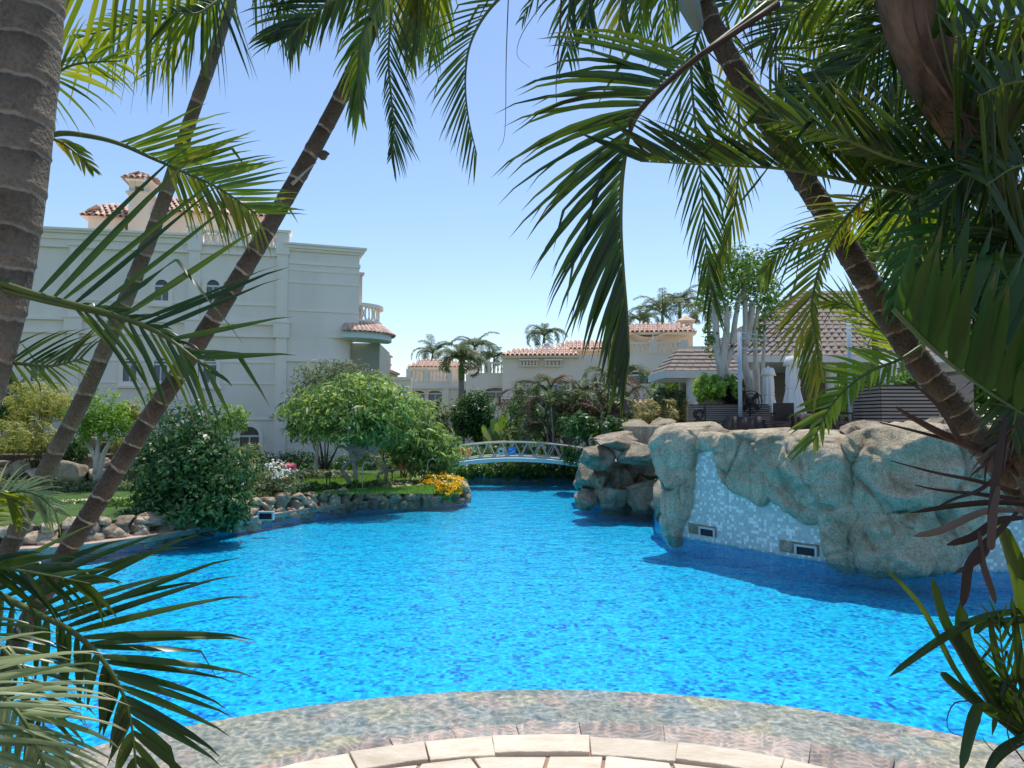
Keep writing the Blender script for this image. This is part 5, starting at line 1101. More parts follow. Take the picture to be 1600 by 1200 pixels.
def hedge(name, label, x0, x1, py, h, Y0, Y1, n, mat_, seed, L=.08, W=.05, thick=.35):
    bl = []; k = max(3, int((x1 - x0) / (h * .8)))
    for i in range(k):
        u = i / (k - 1); Yk = Y0 + (Y1 - Y0) * u; bl.append(pb(x0 + (x1 - x0) * u, py + prnd.uniform(-2, 2), Yk, (x1 - x0) / k * .75, h / 2 * prnd.uniform(.85, 1.1), thick))
    c = bl[k // 2]; t = thing(name, (c[0], c[1], .35), label, 'hedge'); leaf_cloud('foliage', t, bl, n, L, W, mat_, seed, clumps=k * 14, clump_r=.32, up=.8); return t
hedge('low_hedge', 'low clipped variegated hedge along the garden path at left', -40, 210, 762, 24, 20.3, 20.6, 5200, L_grey, 21)
hedge('low_hedge', 'dark low ground-cover hedge between the low hedge and the stone edging', -40, 230, 790, 22, 17.2, 17.6, 3600, L_mid, 22)
hedge('low_hedge', 'small leafy groundcover beside the big glossy shrub', 180, 250, 782, 20, 17.0, 17.0, 1100, L_bright, 24)
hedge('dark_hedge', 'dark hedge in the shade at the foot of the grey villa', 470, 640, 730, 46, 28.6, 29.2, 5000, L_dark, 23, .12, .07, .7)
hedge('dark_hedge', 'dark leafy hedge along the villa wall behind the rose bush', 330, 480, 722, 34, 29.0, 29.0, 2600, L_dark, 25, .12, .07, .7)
# rose bush with pale and pink flowers
rb = shrub('rose_bush', 'grey-green rose bush with pink and white flowers on the bank', 'shrub', (G(425, 772).x, 20.0, .35), [pb(400, 748, 19.4, 34, 30, .6), pb(440, 752, 19.4, 34, 26, .6), pb(420, 765, 19.0, 48, 18, .5), pb(390, 712, 20.2, 22, 18, .5)], 4200, .09, .05, L_grey, 31, clumps=60)
leaf_cloud('blossom', rb, [pb(452, 728, 19.3, 11, 6, .15)], 120, .09, .08, M_flower_r, 32, clumps=6); leaf_cloud('blossom', rb, [pb(425, 735, 19.0, 44, 16, .4)], 110, .08, .07, M_flower_w, 33, clumps=14, inner=0); 
# oleander against the villa
shrub('oleander', 'tall grey-green oleander against the villa corner, behind the plumeria', 'shrub', (P(510, 655, 27.5).x, 27.5, .35), [pb(500, 600, 27.5, 50, 34, 1.0), pb(540, 590, 27.5, 46, 28, 1.0), pb(480, 630, 27.5, 34, 30, .8), pb(585, 600, 27.5, 30, 20, .8), pb(520, 650, 27.5, 60, 40, 1)], 5200, .24, .05, L_grey, 41, stems=10, clumps=130, droop=-.2)
# plumeria trees
def plumeria(label, base, limbs, blobs, n, seed, r=.085, flowers=60):
    t = thing('plumeria_tree', base, label, 'tree', None); mb = MB()
    for pts, r0, r1 in limbs: limb(mb, [Vector(p) for p in pts], r0, r1, 14, 8)
    mb.build('trunk', M_bark_plum, t, True); leaf_cloud('crown', t, blobs, n, .27, .075, L_plum, seed, clumps=200, clump_r=.2, inner=.10, droop=.45, up=.55)
    if flowers: leaf_cloud('blossom', t, [(b[0], b[1], b[2] + b[5] * .12, b[3], b[4], b[5]) for b in blobs], flowers, .10, .09, M_flower_w, seed + 1, clumps=24, inner=0, clump_r=.08)
Yp = 21.4
def pl(a, b, d=0): return P(a, b, Yp + d)
plumeria('broad plumeria tree with forked grey trunk on the left bank', (pl(556, 762).x, Yp, .35),
    [((pl(553, 768), pl(540, 742), pl(534, 733), pl(545, 722), pl(560, 712, .2), pl(520, 690, .3), pl(490, 665, .3)), .075, .03), ((pl(553, 768), pl(556, 745), pl(552, 722), pl(545, 700), pl(535, 670)), .085, .035), ((pl(552, 722), pl(565, 705), pl(575, 680), pl(590, 650, -.2)), .06, .03), ((pl(545, 705), pl(565, 690), pl(560, 650, -.3), pl(555, 620)), .05, .03), ((pl(556, 716), pl(590, 700, -.3), pl(610, 675, -.3)), .045, .02)],
    [pb(510, 640, Yp, 66, 36, 1.1), pb(560, 620, Yp + .2, 74, 34, 1.3), pb(600, 640, Yp, 60, 38, 1.2), pb(545, 662, Yp - .4, 76, 32, 1.1), pb(485, 668, Yp, 38, 22, .7), pb(600, 675, Yp - .2, 44, 24, .9)], 5600, 51)
Yq = 23.4
def pq(a, b, d=0): return P(a, b, Yq + d)
plumeria('low spreading plumeria tree leaning towards the yellow flowers', (pq(598, 755).x, Yq, .35),
    [((pq(598, 757), pq(590, 742), pq(610, 735), pq(635, 730), pq(660, 715, -.2), pq(690, 700, -.3)), .07, .025), ((pq(600, 757), pq(604, 735), pq(598, 712), pq(610, 690), pq(640, 670)), .065, .025), ((pq(625, 733), pq(650, 722), pq(665, 700), pq(690, 680)), .05, .02), ((pq(604, 738), pq(580, 715), pq(572, 700), pq(590, 680)), .05, .025)],
    [pb(650, 690, Yq, 56, 34, 1.1), pb(690, 705, Yq, 36, 30, .8), pb(635, 650, Yq + .3, 46, 32, 1.0), pb(665, 725, Yq - .2, 36, 20, .6), pb(640, 712, Yq, 30, 18, .6)], 4600, 53, flowers=30)
# slim pale trunk by the hedge
t = thing('young_tree', (P(495, 655, 26).x, 26, .35), 'slim pale trunk standing against the dark hedge by the villa', 'tree'); mb = MB(); limb(mb, [P(492, 742, 26), P(496, 700, 26), P(500, 650, 26)], .07, .05); mb.build('trunk', M_bark_pale, t, True); leaf_cloud('crown', t, [pb(500, 630, 26, 34, 24, .7)], 900, .2, .06, L_mid, 55)
# yellow flower cushion at the tip of the bank
yb = shrub('yellow_flower_bush', 'low cushion of yellow flowers spilling over the tip of the bank', 'flowers', (P(690, 655, 22.6).x, 22.7, .3), [pb(690, 757, 22.5, 34, 13, .6), pb(700, 765, 22.2, 20, 11, .4), pb(672, 755, 22.8, 20, 9, .4)], 2200, .09, .05, L_mid, 61, clumps=60)
leaf_cloud('blossom', yb, [pb(690, 754, 22.4, 35, 13, .62), pb(700, 764, 22.1, 21, 11, .42)], 1700, .075, .065, M_flower_y, 62, clumps=90, inner=.05, up=1.0)
slope_shrub('croton_shrub', 'small orange-leaved shrub beside the garden path under the plumeria', 632, 722, 25, 14, 14, 420, M_flower_o, 63, .14, .05)
hedge('bank_groundcover', 'loose low plants along the stone edging under the forked plumeria', 470, 590, 762, 17, 20.0, 21.5, 2600, L_mid, 64, .14, .045, .35)
hedge('bank_groundcover', 'loose low plants along the stone edging left of the yellow flowers', 585, 672, 760, 16, 21.5, 22.3, 2200, L_grey, 65, .14, .045, .35)
hedge('lawn_shrub', 'row of loose grey-green shrubs on the lawn behind the rose bush and hook lamp', 455, 545, 744, 20, 24.5, 25.0, 1800, L_grey, 66, .14, .06, .5)
# grass blades on the lit lawn
def grass(name, poly_px, n, seed):
    g = np.random.default_rng(seed); pts = []
    while len(pts) < n:
        px, py = g.uniform(*poly_px[0]), g.uniform(*poly_px[1]); p = G(px, py); pts.append((p.x, p.y, .35))
    p = np.array(pts); m = len(p); a = g.uniform(0, 6.28, m); h = g.uniform(.03, .075, m); d = np.stack([np.cos(a), np.sin(a), np.zeros(m)], 1); tip = p + d * (h * .6)[:, None]; tip[:, 2] += h
    s = np.stack([-np.sin(a), np.cos(a), np.zeros(m)], 1) * .008; V = np.stack([p - s, p + s, tip], 1).reshape(-1, 3); me = mesh_np(name, V, np.arange(3 * m).reshape(-1, 3)); me.materials.append(L_grass)
    tag(link(name, me), 'short mown grass on the garden lawn at left', 'grass', kind='stuff')
grass('grass', ((440, 680), (742, 772)), 26000, 71)
# ground cover along the far bank below the bridge, and behind the bridge
hedge('channel_hedge', 'trailing dark green plants on the far bank below the footbridge', 712, 925, 735, 28, 30.6, 30.8, 5800, L_mid, 72, .14, .08, .6)
hedge('channel_hedge', 'loose leafy planting along the channel behind the footbridge', 690, 930, 706, 22, 33.5, 33.5, 3200, L_mid, 73, .16, .08, .8)
hedge('channel_hedge', 'dense dark shrubs at the right end of the footbridge', 888, 935, 714, 34, 27.5, 26.0, 1800, L_dark, 74, .13, .08, .5)
slope_shrub('croton_shrub', 'small shrub with yellow flowers at the left end of the footbridge', 722, 706, 32.5, 14, 9, 300, M_flower_o, 75)
# round dark tree and its neighbours behind the bridge
def round_tree(name, label, cx, cy, rx, ry, Y, by, n, mat_, seed, L=.18, W=.09, bark=M_bark_dark, **k):
    b = P(cx, by, Y); t = thing(name, (b.x, Y, .35), label, 'tree'); mb = MB()
    limb(mb, [Vector((b.x, Y, .3)), Vector((b.x + .1, Y, b.z)), P(cx, cy, Y)], .14, .05)
    for q in range(5): limb(mb, [Vector((b.x + .08, Y, b.z)), P(cx + prnd.uniform(-.3, .3) * rx, cy + ry * .4, Y), P(cx + prnd.uniform(-.7, .7) * rx, cy - prnd.uniform(-.3, .5) * ry, Y + prnd.uniform(-.6, .6))], .06, .015, 8, 6)
    mb.build('trunk', bark, t, True); leaf_cloud('crown', t, [pb(cx, cy, Y, rx, ry), pb(cx - rx * .4, cy + ry * .3, Y - .3, rx * .6, ry * .6), pb(cx + rx * .4, cy + ry * .25, Y - .2, rx * .6, ry * .65), pb(cx + rx * .1, cy - ry * .35, Y, rx * .7, ry * .6)], n, L, W, mat_, seed, clumps=120, **k); return t
round_tree('round_tree', 'dense round dark green tree standing behind the footbridge', 741, 648, 36, 38, 36, 695, 5200, L_dark, 81)
leaf = round_tree('background_tree', 'broad leafy tree at the right edge of the terrace, behind the pavilion', 1420, 330, 70, 80, 34, 560, 3000, L_bright, 82, .3, .16)
round_tree('background_tree', 'green leafy tree beyond the leaning ringed trunk, above the pavilion roof', 1362, 375, 26, 34, 24, 480, 1700, L_bright, 83, .2, .12)
for i, (x0, x1, py, h, Y, lab) in enumerate(((1225, 1345, 628, 60, 37, 'mass of green shrubs seen through the open pavilion'), (1330, 1390, 615, 90, 23, 'green bush between the second post and the tall planter'), (1100, 1140, 606, 40, 21, 'bright green low plants in the slatted planter'), (1010, 1075, 648, 44, 24.5, 'olive grassy shrubs behind the waterfall rocks'))):
    hedge('terrace_shrub', lab, x0, x1, py, h, Y, Y, 2400, (L_mid, L_mid, L_bright, L_olive)[i], 90 + i, (.2, .16, .14, .3)[i], (.1, .08, .07, .04)[i], .9)
hedge('terrace_shrub', 'big-leaved plants beside the pavilion column', 1030, 1075, 628, 44, 26, 26, 700, L_grey, 97, .5, .12, .8)
hedge('garden_shrub', 'mixed shrubs between the plumeria and the round tree', 650, 720, 655, 60, 37, 37, 2600, L_grey, 95, .22, .09, 1.0)
hedge('garden_shrub', 'leafy shrubs below the banana plants behind the footbridge', 760, 850, 684, 30, 36, 36, 2000, L_mid, 96, .2, .1, .8)
hedge('garden_shrub', 'dense dark undergrowth at the foot of the areca palms behind the footbridge', 822, 960, 645, 74, 33.5, 33.5, 5200, L_dark, 94, .26, .08, 1.2)
hedge('garden_shrub', 'dark shrubs behind the areca palms right of the footbridge', 905, 1010, 668, 50, 27, 26, 2600, L_dark, 98, .2, .1, .8)
# distant tree line that closes the garden
hedge('tree_line', 'far belt of dark green trees behind the houses', 560, 1250, 640, 60, 75, 75, 12000, L_dark, 99, .7, .4, 3)
hedge('tree_line', 'belt of dark trees beyond the terrace at right', 1100, 1800, 600, 110, 42, 42, 16000, L_mid, 100, .45, .26, 2.5)
# pale many-stemmed trees in the terrace planter
def pale_tree(label, limbs, blobs, n, Y, seed, mat_=L_mid):
    b = limbs[0][0][0]; t = thing('pale_stem_tree', (P(b[0], 655, Y).x, Y, ZT), label, 'tree'); mb = MB()
    for pts, r0, r1 in limbs: limb(mb, [P(a, b_, Y + d) for a, b_, d in pts], r0 * .8, r1 * .75, 12, 9)
    mb.build('trunk', M_bark_pale, t, True); leaf_cloud('crown', t, [pb(*q) for q in blobs], n, .17, .07, mat_, seed, clumps=110, clump_r=.3); return t
pale_tree('pale thick-stemmed tree in the slatted planter by the pavilion column', [(((1130, 655, 0), (1131, 620, 0), (1130, 585, 0), (1126, 555, 0)), .30, .2), (((1128, 580, 0), (1120, 540, 0), (1118, 500, 0), (1116, 470, 0)), .16, .10), (((1128, 570, 0), (1134, 530, -.1), (1136, 500, -.1), (1134, 475, 0)), .15, .09), (((1132, 575, 0), (1144, 540, .1), (1148, 505, .1), (1156, 460, .2)), .15, .08)],
    [(1122, 462, 21.5, 36, 30, 1.0), (1150, 425, 21.8, 44, 40, 1.2), (1110, 530, 21.6, 12, 24, .5), (1120, 410, 21.2, 26, 26, .8)], 2000, 21.3, 101)
pale_tree('pale tree with lopped upright branches behind the fan', [(((1180, 655, 0), (1170, 600, 0), (1162, 555, 0), (1165, 500, 0), (1160, 430, 0)), .17, .09), (((1164, 540, 0), (1172, 505, 0), (1176, 470, 0)), .16, .12), (((1185, 655, .2), (1182, 600, .2), (1180, 540, .2), (1184, 480, .2)), .12, .07), (((1196, 640, .3), (1192, 590, .3), (1194, 540, .3), (1196, 480, .3)), .10, .05)],
    [(1170, 430, 22, 40, 44, 1.2), (1200, 470, 22.2, 26, 36, .9), (1182, 515, 22.4, 12, 26, .5)], 1900, 21.8, 103, L_mid)
slope_shrub('cordyline', 'dark purple-leaved plant between the pale trees on the terrace', 1148, 612, 20.9, 16, 24, 500, leafmat('leaf_purple', [(.02, .012, .018), (.05, .02, .03), (.08, .03, .04)], .2), 105, .3, .05)
slope_shrub('terrace_shrub', 'small flowering plants along the top of the tall slatted planter', 1425, 592, 18, 44, 14, 900, L_mid, 106, .14, .07)
# banana-like plants behind the bridge: each broad leaf its own piece
def big_leaf(parent, base, tip, w, mat_, sag, name='leaf'):
    base, tip = Vector(base), Vector(tip); n = 9; t = (tip - base).normalized(); side = t.cross(Vector((0, 1, .2))).normalized(); vs_ = []; mb = MB()
    for i in range(n + 1):
        u = i / n; p = base.lerp(tip, u) + Vector((0, 0, sag * math.sin(math.pi * u))); ww = w * (0.04 if u < .25 else math.sin(math.pi * min(1, (u - .22) / .8)) ** .7 + .02); vs_ += [p - side * ww + Vector((0, 0, ww * .4)), p, p + side * ww + Vector((0, 0, ww * .4))]
    mb.add(vs_, [f for i in range(n) for f in ((3 * i, 3 * i + 1, 3 * i + 4, 3 * i + 3), (3 * i + 1, 3 * i + 2, 3 * i + 5, 3 * i + 4))]); return mb.build(name, mat_, parent, True)
for k, (px, Y, lab) in enumerate(((772, 34, 'clump of banana-like plants with torn upright leaves near the round tree'), (800, 35, 'second clump of banana-like plants left of the areca palms'), (1045, 27, 'broad-leaved bird-of-paradise clump by the pavilion column'))):
    b = P(px, 655, Y); zg = .35 if px < 1000 else ZT; t = thing('banana_plant', (b.x, Y, zg), lab, 'plant')
    for q in range(10): a = prnd.uniform(0, 6.28); r_ = prnd.uniform(.3, .9); big_leaf(t, (b.x + prnd.uniform(-.3, .3), Y, zg), (b.x + r_ * math.cos(a), Y + r_ * math.sin(a) * .6, zg + prnd.uniform(1.2, 2.2) * (1 if px < 1000 else .6)), .13, L_bright if q % 2 else L_grey, .2)

# ------------------------------------------------------------------ garden lamps on the bank
def hook_lamp(px, py, Y, lab):
    p = P(px, py, Y); t = thing('hook_lamp', (p.x, Y, .35), lab, 'lamp'); mb = MB(); h = .85; z = .35
    mb.tube([(p.x, Y, z), (p.x, Y, z + h * .7)] + [(p.x + .14 - .14 * math.cos(a * math.pi / 8), Y, z + h * .7 + .16 * math.sin(a * math.pi / 8)) for a in range(1, 8)], .018, 7); mb.build('hook', M_bark_pale, t, True); mb = MB(); mb.lathe((p.x + .28, Y, z + h * .66), [(.07, 0), (.06, .05), (.02, .09)], 10); mb.build('shade', M_copper, t)
hook_lamp(566, 765, 20.9, 'bent hook garden lamp on the bank next to the forked plumeria trunk'); hook_lamp(668, 752, 22.6, 'bent hook garden lamp behind the yellow flowers')
for k, (px, Y, lab) in enumerate(((471, 19.6, 'short dark bollard light at the right of the rose bush'), (511, 20.4, 'short dark bollard light on the lawn edge'), (516, 20.9, 'short dark bollard light just behind another on the lawn edge'), (613, 22.0, 'thin dark bollard light between the two plumeria trunks'), (641, 22.4, 'thin dark bollard light in front of the garden path'))):
    p = P(px, 700, Y); t = thing('bollard_light', (p.x, Y, .35), lab, 'light', 'bollard lights on the bank'); mb = MB(); mb.tube([(p.x, Y, .35), (p.x, Y, .75)], .018, 7); mb.build('stem', M_copper, t); mb = MB(); mb.lathe((p.x, Y, .72), [(.03, 0), (.045, .02), (.045, .1), (.02, .12)], 10); mb.build('head', M_copper, t)
# ------------------------------------------------------------------ distant palms
def far_frond(L, droop, seed, nleaf=34, ll=.55):
    """a feather frond in local space: along +x, arching down"""
    rr = random.Random(seed); mb = MB(); n = 14; pts = []; x = z = 0; a = math.radians(rr.uniform(35, 70)); st = L / n
    for i in range(n + 1):
        pts.append(Vector((x, 0, z))); x += st * math.cos(a); z += st * math.sin(a); a -= droop / n * (1 + i / n)
    mb.tube(pts, [.035 * (1 - i / n) + .006 for i in range(n + 1)], 4)
    for i in range(nleaf):
        u = .12 + .88 * i / nleaf; k = min(int(u * n), n - 1); p = pts[k].lerp(pts[k + 1], u * n - k); t = (pts[k + 1] - pts[k]).normalized()
        for sd in (-1, 1):
            l = ll * (math.sin(math.pi * (u * .82 + .12)) ** .6) * rr.uniform(.8, 1.15); d = (t * .75 + Vector((0, sd, 0)) * .75 + Vector((0, 0, rr.uniform(-.1, .45)))).normalized(); m_ = p + d * l * .5; e = m_ + (d + Vector((0, 0, -.75))).normalized() * l * .55; w = t * .03
            mb.add([p - w * .6, p + w * .6, m_ + w, m_ - w, e], [(0, 1, 2, 3), (3, 2, 4)])
    return mb
def royal_palm(label, px, py_crown, Y, by=None, scale=1.0, nf=15, L=2.4, seed=1, r=.17, group='tall feather palms behind the houses'):
    c = P(px, py_crown, Y); t = thing('feather_palm', (c.x, Y, .35), label, 'palm tree', group); rr = random.Random(seed)
    mb = MB(); h = c.z; n = 14; mb.tube([(c.x, Y, .3 + (h - 1.0 - .3) * i / n) for i in range(n + 1)], [r * (1.25 - .5 * i / n) for i in range(n + 1)], 9); mb.build('trunk', T_far, t, True)
    mb = MB(); mb.tube([(c.x, Y, h - 1.02 + 1.1 * i / 6) for i in range(7)], [r * .8, r * .95, r * .9, r * .8, r * .65, r * .5, r * .3], 9); mb.build('crownshaft', M_shaftgreen, t, True)
    for i in range(nf):
        dr = rr.uniform(1.0, 2.9); m_ = far_frond(L * scale * rr.uniform(.85, 1.1), dr, seed * 50 + i, ll=.62 * scale); R = Matrix.Translation((c.x, Y, h)) @ Matrix.Rotation(i * 2.4 + rr.uniform(-.3, .3), 4, 'Z'); m_.v = [tuple(R @ Vector(v)) for v in m_.v]; m_.build('frond', B_far, t)
    return t
royal_palm('tall feather palm with drooping crown standing in front of the far cream house', 721, 566, 43, seed=2, L=2.0, nf=17, r=.2)
royal_palm('feather palm crown rising behind the roof of the far cream house', 676, 553, 66, seed=3, L=2.7)
royal_palm('feather palm crown behind the chimney of the far cream house', 742, 543, 62, seed=4, L=3.0, nf=18)
royal_palm('small feather palm low behind the far cream house, right of its chimney', 772, 560, 70, seed=5, L=2.2)
royal_palm('feather palm crown behind the satellite dish', 850, 525, 62, seed=6, L=2.6)
royal_palm('feather palm with wide crown behind the draped roof terrace', 1035, 490, 58, seed=7, L=3.6, nf=18)
royal_palm('feather palm crown left behind the draped roof terrace', 1000, 502, 62, seed=8, L=2.8)
royal_palm('dense feather palm crown just left of the chimney of the draped villa', 1062, 475, 60, seed=9, L=3.4, nf=18)
royal_palm('slim feather palm right of the chimney of the draped villa', 1107, 492, 50, seed=10, L=2.4)
# areca clumps
def areca(label, px, Y, n, h, spread, seed, zg=.35, mats=(B_far, B_far, B_lime_far if False else B_far, B_fardry), L=1.7):
    c = P(px, 655, Y); t = thing('areca_palm', (c.x, Y, zg), label, 'palm', None); rr = random.Random(seed)
    for i in range(n):
        a = rr.uniform(0, 6.28); r_ = rr.uniform(0, .5) * spread; b = Vector((c.x + r_ * math.cos(a), Y + r_ * math.sin(a) * .6, zg)); hh = h * rr.uniform(.25, 1.0); tip = b + Vector((math.cos(a) * .25, math.sin(a) * .2, hh))
        mb = MB(); mb.tube(spline([b, b.lerp(tip, .5) + Vector((.04, 0, 0)), tip], 6), [.05, .045, .04, .035, .03, .03], 6); mb.build('stem', T_far, t)
        for q in range(3):
            m_ = far_frond(L * rr.uniform(.75, 1.15), rr.uniform(1.4, 2.8), seed * 90 + i * 5 + q, 26, .42); R = Matrix.Translation(tip) @ Matrix.Rotation(a + q * 2.1 + rr.uniform(-.5, .5), 4, 'Z'); m_.v = [tuple(R @ Vector(v)) for v in m_.v]; m_.build('frond', mats[rr.randrange(len(mats))], t)
areca('large bushy areca palm clump right of the footbridge', 880, 31, 24, 3.5, 3.4, 1, L=1.9)
areca('taller areca palm clump with some dry fronds, beside the draped villa', 940, 32, 18, 4.0, 2.4, 2, L=1.9)
areca('small areca palm between plumeria and round tree', 680, 38, 7, 1.9, 1.2, 3, L=1.3)
areca('spreading olive palm clump behind the top of the waterfall rocks', 1035, 25.5, 8, .9, 1.6, 4, 1.2, (B_far, B_fardry), 1.2)

# ------------------------------------------------------------------ foreground palms
def trunk_curve(pts, n=70): return spline([P(*p) for p in pts], n)
def palm_trunk(parent, pts, r0, r1, mat_, spacing, name='trunk', n=240, seg=18, bulge=.05):
    c = spline([P(*p) if len(p) == 3 else Vector(p[:3]) for p in pts], n); mb = MB(); L = 0; rad = []; uv = []; ls_ = []
    for i in range(n):
        if i: L += (c[i] - c[i - 1]).length
        ls_.append(L + .07 * noise.noise(Vector((L * 1.7, r0 * 90, 1.3))) + .03 * noise.noise(Vector((L * 5.1, r0 * 40, 4.7))))
    for i in range(n):
        f = (ls_[i] / spacing) % 1; k = 1 + bulge * max(0, 1 - abs(f - .05) / .12) - bulge * .4 * f + .02 * noise.noise(Vector((ls_[i] * 4, r0 * 50, 0))); rad.append((r0 + (r1 - r0) * i / (n - 1)) * k)
    mb.tube(c, rad, seg, False); mb.uv = [(k / seg, ls_[i]) for i in range(n) for k in range(seg)]
    return mb.build(name, mat_, parent, True), c
LEAF_ROWS = (0, .08, .25, .45, .65, .85, 1.0); LEAF_W = (.35, .75, 1.0, .92, .68, .34, .03)
count = {}
def frond(palm, pts, L, n, w, A=1.0, B=1.0, ang=50, droop=.5, roll=0, vee=18, mat_=None, seed=0, r0=.016, start=.08, single=True, rmat=None, jit=8, taper=.55, brk=.0, endang=None):
    """rachis through photo points with depth; leaflets on both sides. A = left-hand side of travel, B = right-hand side"""
    mat_ = mat_ or B_green; thin = mat_ is not B_broad and n > 9; n = int(n * 1.3) if thin else n; w = w * .78 if thin else w; rr = random.Random(seed * 7 + 3); N_ = 40; c = spline([P(*p) for p in pts], N_); mb = MB()
    mb.tube(c, [r0 * (1 - .85 * i / (N_ - 1)) + .0015 for i in range(N_)], 6); fr = mb.build('frond', rmat or M_rachis, palm, True)
    rest = MB(); rest.uv = []; gz = Vector((0, 0, -1)); nc = count.setdefault(palm.name, [0])
    for side, mul in ((1, A), (-1, B)):
        if mul <= 0: continue
        for k in range(n):
            if rr.random() < brk: continue
            u = start + (1 - start) * (k + rr.uniform(.2, .8)) / n; q = u * (N_ - 1); i = min(int(q), N_ - 2); p = c[i].lerp(c[i + 1], q - i); t = (c[min(i + 2, N_ - 1)] - c[max(i - 1, 0)]).normalized()
            v = (p - EYE).normalized(); s0 = t.cross(v).normalized(); nrm = s0.cross(t).normalized()
            th = math.radians(roll + rr.uniform(-jit, jit)) ; s = (s0 * math.cos(th) + nrm * math.sin(th)) * side; nn = (nrm * math.cos(th) - s0 * math.sin(th)); ve = math.radians(vee + rr.uniform(-jit, jit)); s = (s * math.cos(ve) + nn * math.sin(ve)).normalized()
            a = math.radians((ang + ((endang or ang * .55) - ang) * u) + rr.uniform(-5, 5)); d = (t * math.cos(a) + s * math.sin(a)).normalized()
            prof = min(1, .55 + u * 2.2) * (1 - (max(0, u - .35) / .65) ** 1.6 * taper); l = L * mul * prof * rr.uniform(.86, 1.1); ww = w * rr.uniform(.8, 1.15) * (.75 + .25 * prof)
            x = p.copy(); dd = d.copy(); vs_ = []; uvs = []; last = 0; tw = rr.uniform(-.7, .7); kink = rr.choice((2, 3, 4)) if rr.random() < .10 else 99; dr = droop * rr.uniform(.6, 1.5); wv0 = (t - d * t.dot(d)).normalized(); fn = d.cross(wv0); cr = rr.uniform(.06, .2)
            curl = Vector((rr.uniform(-.12, .12), rr.uniform(-.12, .12), rr.uniform(-.1, .1)))
            for j, f in enumerate(LEAF_ROWS):
                x = x + dd * (l * (f - last)); last = f; dd = (dd + gz * dr * .34 * (f + .15) + curl * .3 * f + (gz * 1.6 if j == kink else gz * .12 * (f > .8))).normalized()
                wv = (wv0 * math.cos(tw * f) + fn * math.sin(tw * f)); wv = (wv - dd * wv.dot(dd)).normalized(); h = ww * LEAF_W[j] * .5; up_ = dd.cross(wv) * h * cr * 4
                vs_ += [x - wv * h + up_ * .5, x, x + wv * h + up_ * .5]; uvs += [(0, f), (.5, f), (1, f)]
            m_ = len(LEAF_ROWS); fs = [g for j in range(m_ - 1) for g in ((3 * j, 3 * j + 1, 3 * j + 4, 3 * j + 3), (3 * j + 1, 3 * j + 2, 3 * j + 5, 3 * j + 4))]
            if single and nc[0] < 295:
                nc[0] += 1; m1 = MB(); m1.add(vs_, fs); m1.uv = uvs; me = m1.mesh('leaflet', True); me.materials.append(mat_); o = bpy.data.objects.new('leaflet', me); col.objects.link(o); o.parent = fr
            else: rest.add(vs_, fs); rest.uv += uvs
    if rest.v: tag(rest.build('leaflets', mat_, fr, True), kind='stuff')
    return fr
def blade(parent, pts, w, mat_, name='blade', n=14, tilt=(.2, 0, .3)):
    c = spline([P(*p) for p in pts], n); mb = MB(); vs_ = []
    for i, p in enumerate(c):
        u = i / (n - 1); t = (c[min(i + 1, n - 1)] - c[max(i - 1, 0)]).normalized(); s = t.cross((p - EYE).normalized() + Vector(tilt)).normalized(); h = w * .5 * (.35 + .75 * math.sin(math.pi * min(1, u * .9 + .05)) ** .8) * (1 if i < n - 1 else .05); nn = s.cross(t); vs_ += [p - s * h + nn * h * .6, p, p + s * h + nn * h * .6]
    mb.add(vs_, [g for j in range(n - 1) for g in ((3 * j, 3 * j + 1, 3 * j + 4, 3 * j + 3), (3 * j + 1, 3 * j + 2, 3 * j + 5, 3 * j + 4))]); mb.uv = [(.5 * (i % 3), (i // 3) / (n + 2)) for i in range(len(vs_))]; return mb.build(name, mat_, parent, True)
def fiber(parent, pts, r, mat_=None, name='dead_strand'):
    mb = MB(); c = spline([P(*p) for p in pts], 14); mb.tube(c, [r * (1 - .8 * i / 13) for i in range(14)], 5); return mb.build(name, mat_ or M_rachis_dk, parent, True)

# --- left: stout grey trunk
base = Vector((P(-330, 655, 2.55).x, 2.55, .1))
pA = thing('palm_tree', base, 'stout grey ringed palm trunk at the far left edge with low fronds', 'palm tree')
palm_trunk(pA, [(*base,), ] and [(-330, 1500, 2.55), (-190, 980, 2.6), (-100, 740, 2.62), (-42, 570, 2.65), (-8, 440, 2.68), (16, 300, 2.7), (36, 140, 2.75), (50, 0, 2.78), (62, -160, 2.8)], .122, .110, T_grey, .15, bulge=.035)
# fronds of the stout palm: one fans up across the villa, one yellowing behind
frond(pA, [(-60, 420, 2.6), (40, 455, 2.6), (110, 474, 2.6), (180, 492, 2.55), (250, 520, 2.5), (318, 570, 2.45)], .66, 10, .034, A=1.15, B=.0, ang=76, endang=36, droop=.0, vee=10, mat_=B_green, seed=1, r0=.013, start=.22, taper=.62)
frond(pA, [(-40, 440, 2.62), (60, 468, 2.6), (140, 486, 2.6), (210, 505, 2.55), (270, 535, 2.5), (330, 582, 2.45)], .42, 11, .024, A=.35, B=1.0, ang=40, endang=22, droop=.62, vee=12, mat_=B_green, seed=2, r0=.010, start=.3, taper=.4)
frond(pA, [(-40, 560, 2.7), (30, 568, 2.7), (80, 572, 2.7), (130, 560, 2.7)], .26, 12, .016, A=1, B=.5, ang=60, droop=.35, mat_=B_green, seed=3, r0=.008)
frond(pA, [(40, 226, 3.3), (90, 209, 3.3), (135, 212, 3.3), (185, 224, 3.3), (240, 248, 3.3), (290, 270, 3.3), (345, 296, 3.3), (400, 334, 3.3)], .44, 26, .026, A=1.05, B=.0, ang=44, endang=38, droop=-.02, vee=15, mat_=B_lime, seed=4, r0=.013, start=.42, taper=.45)
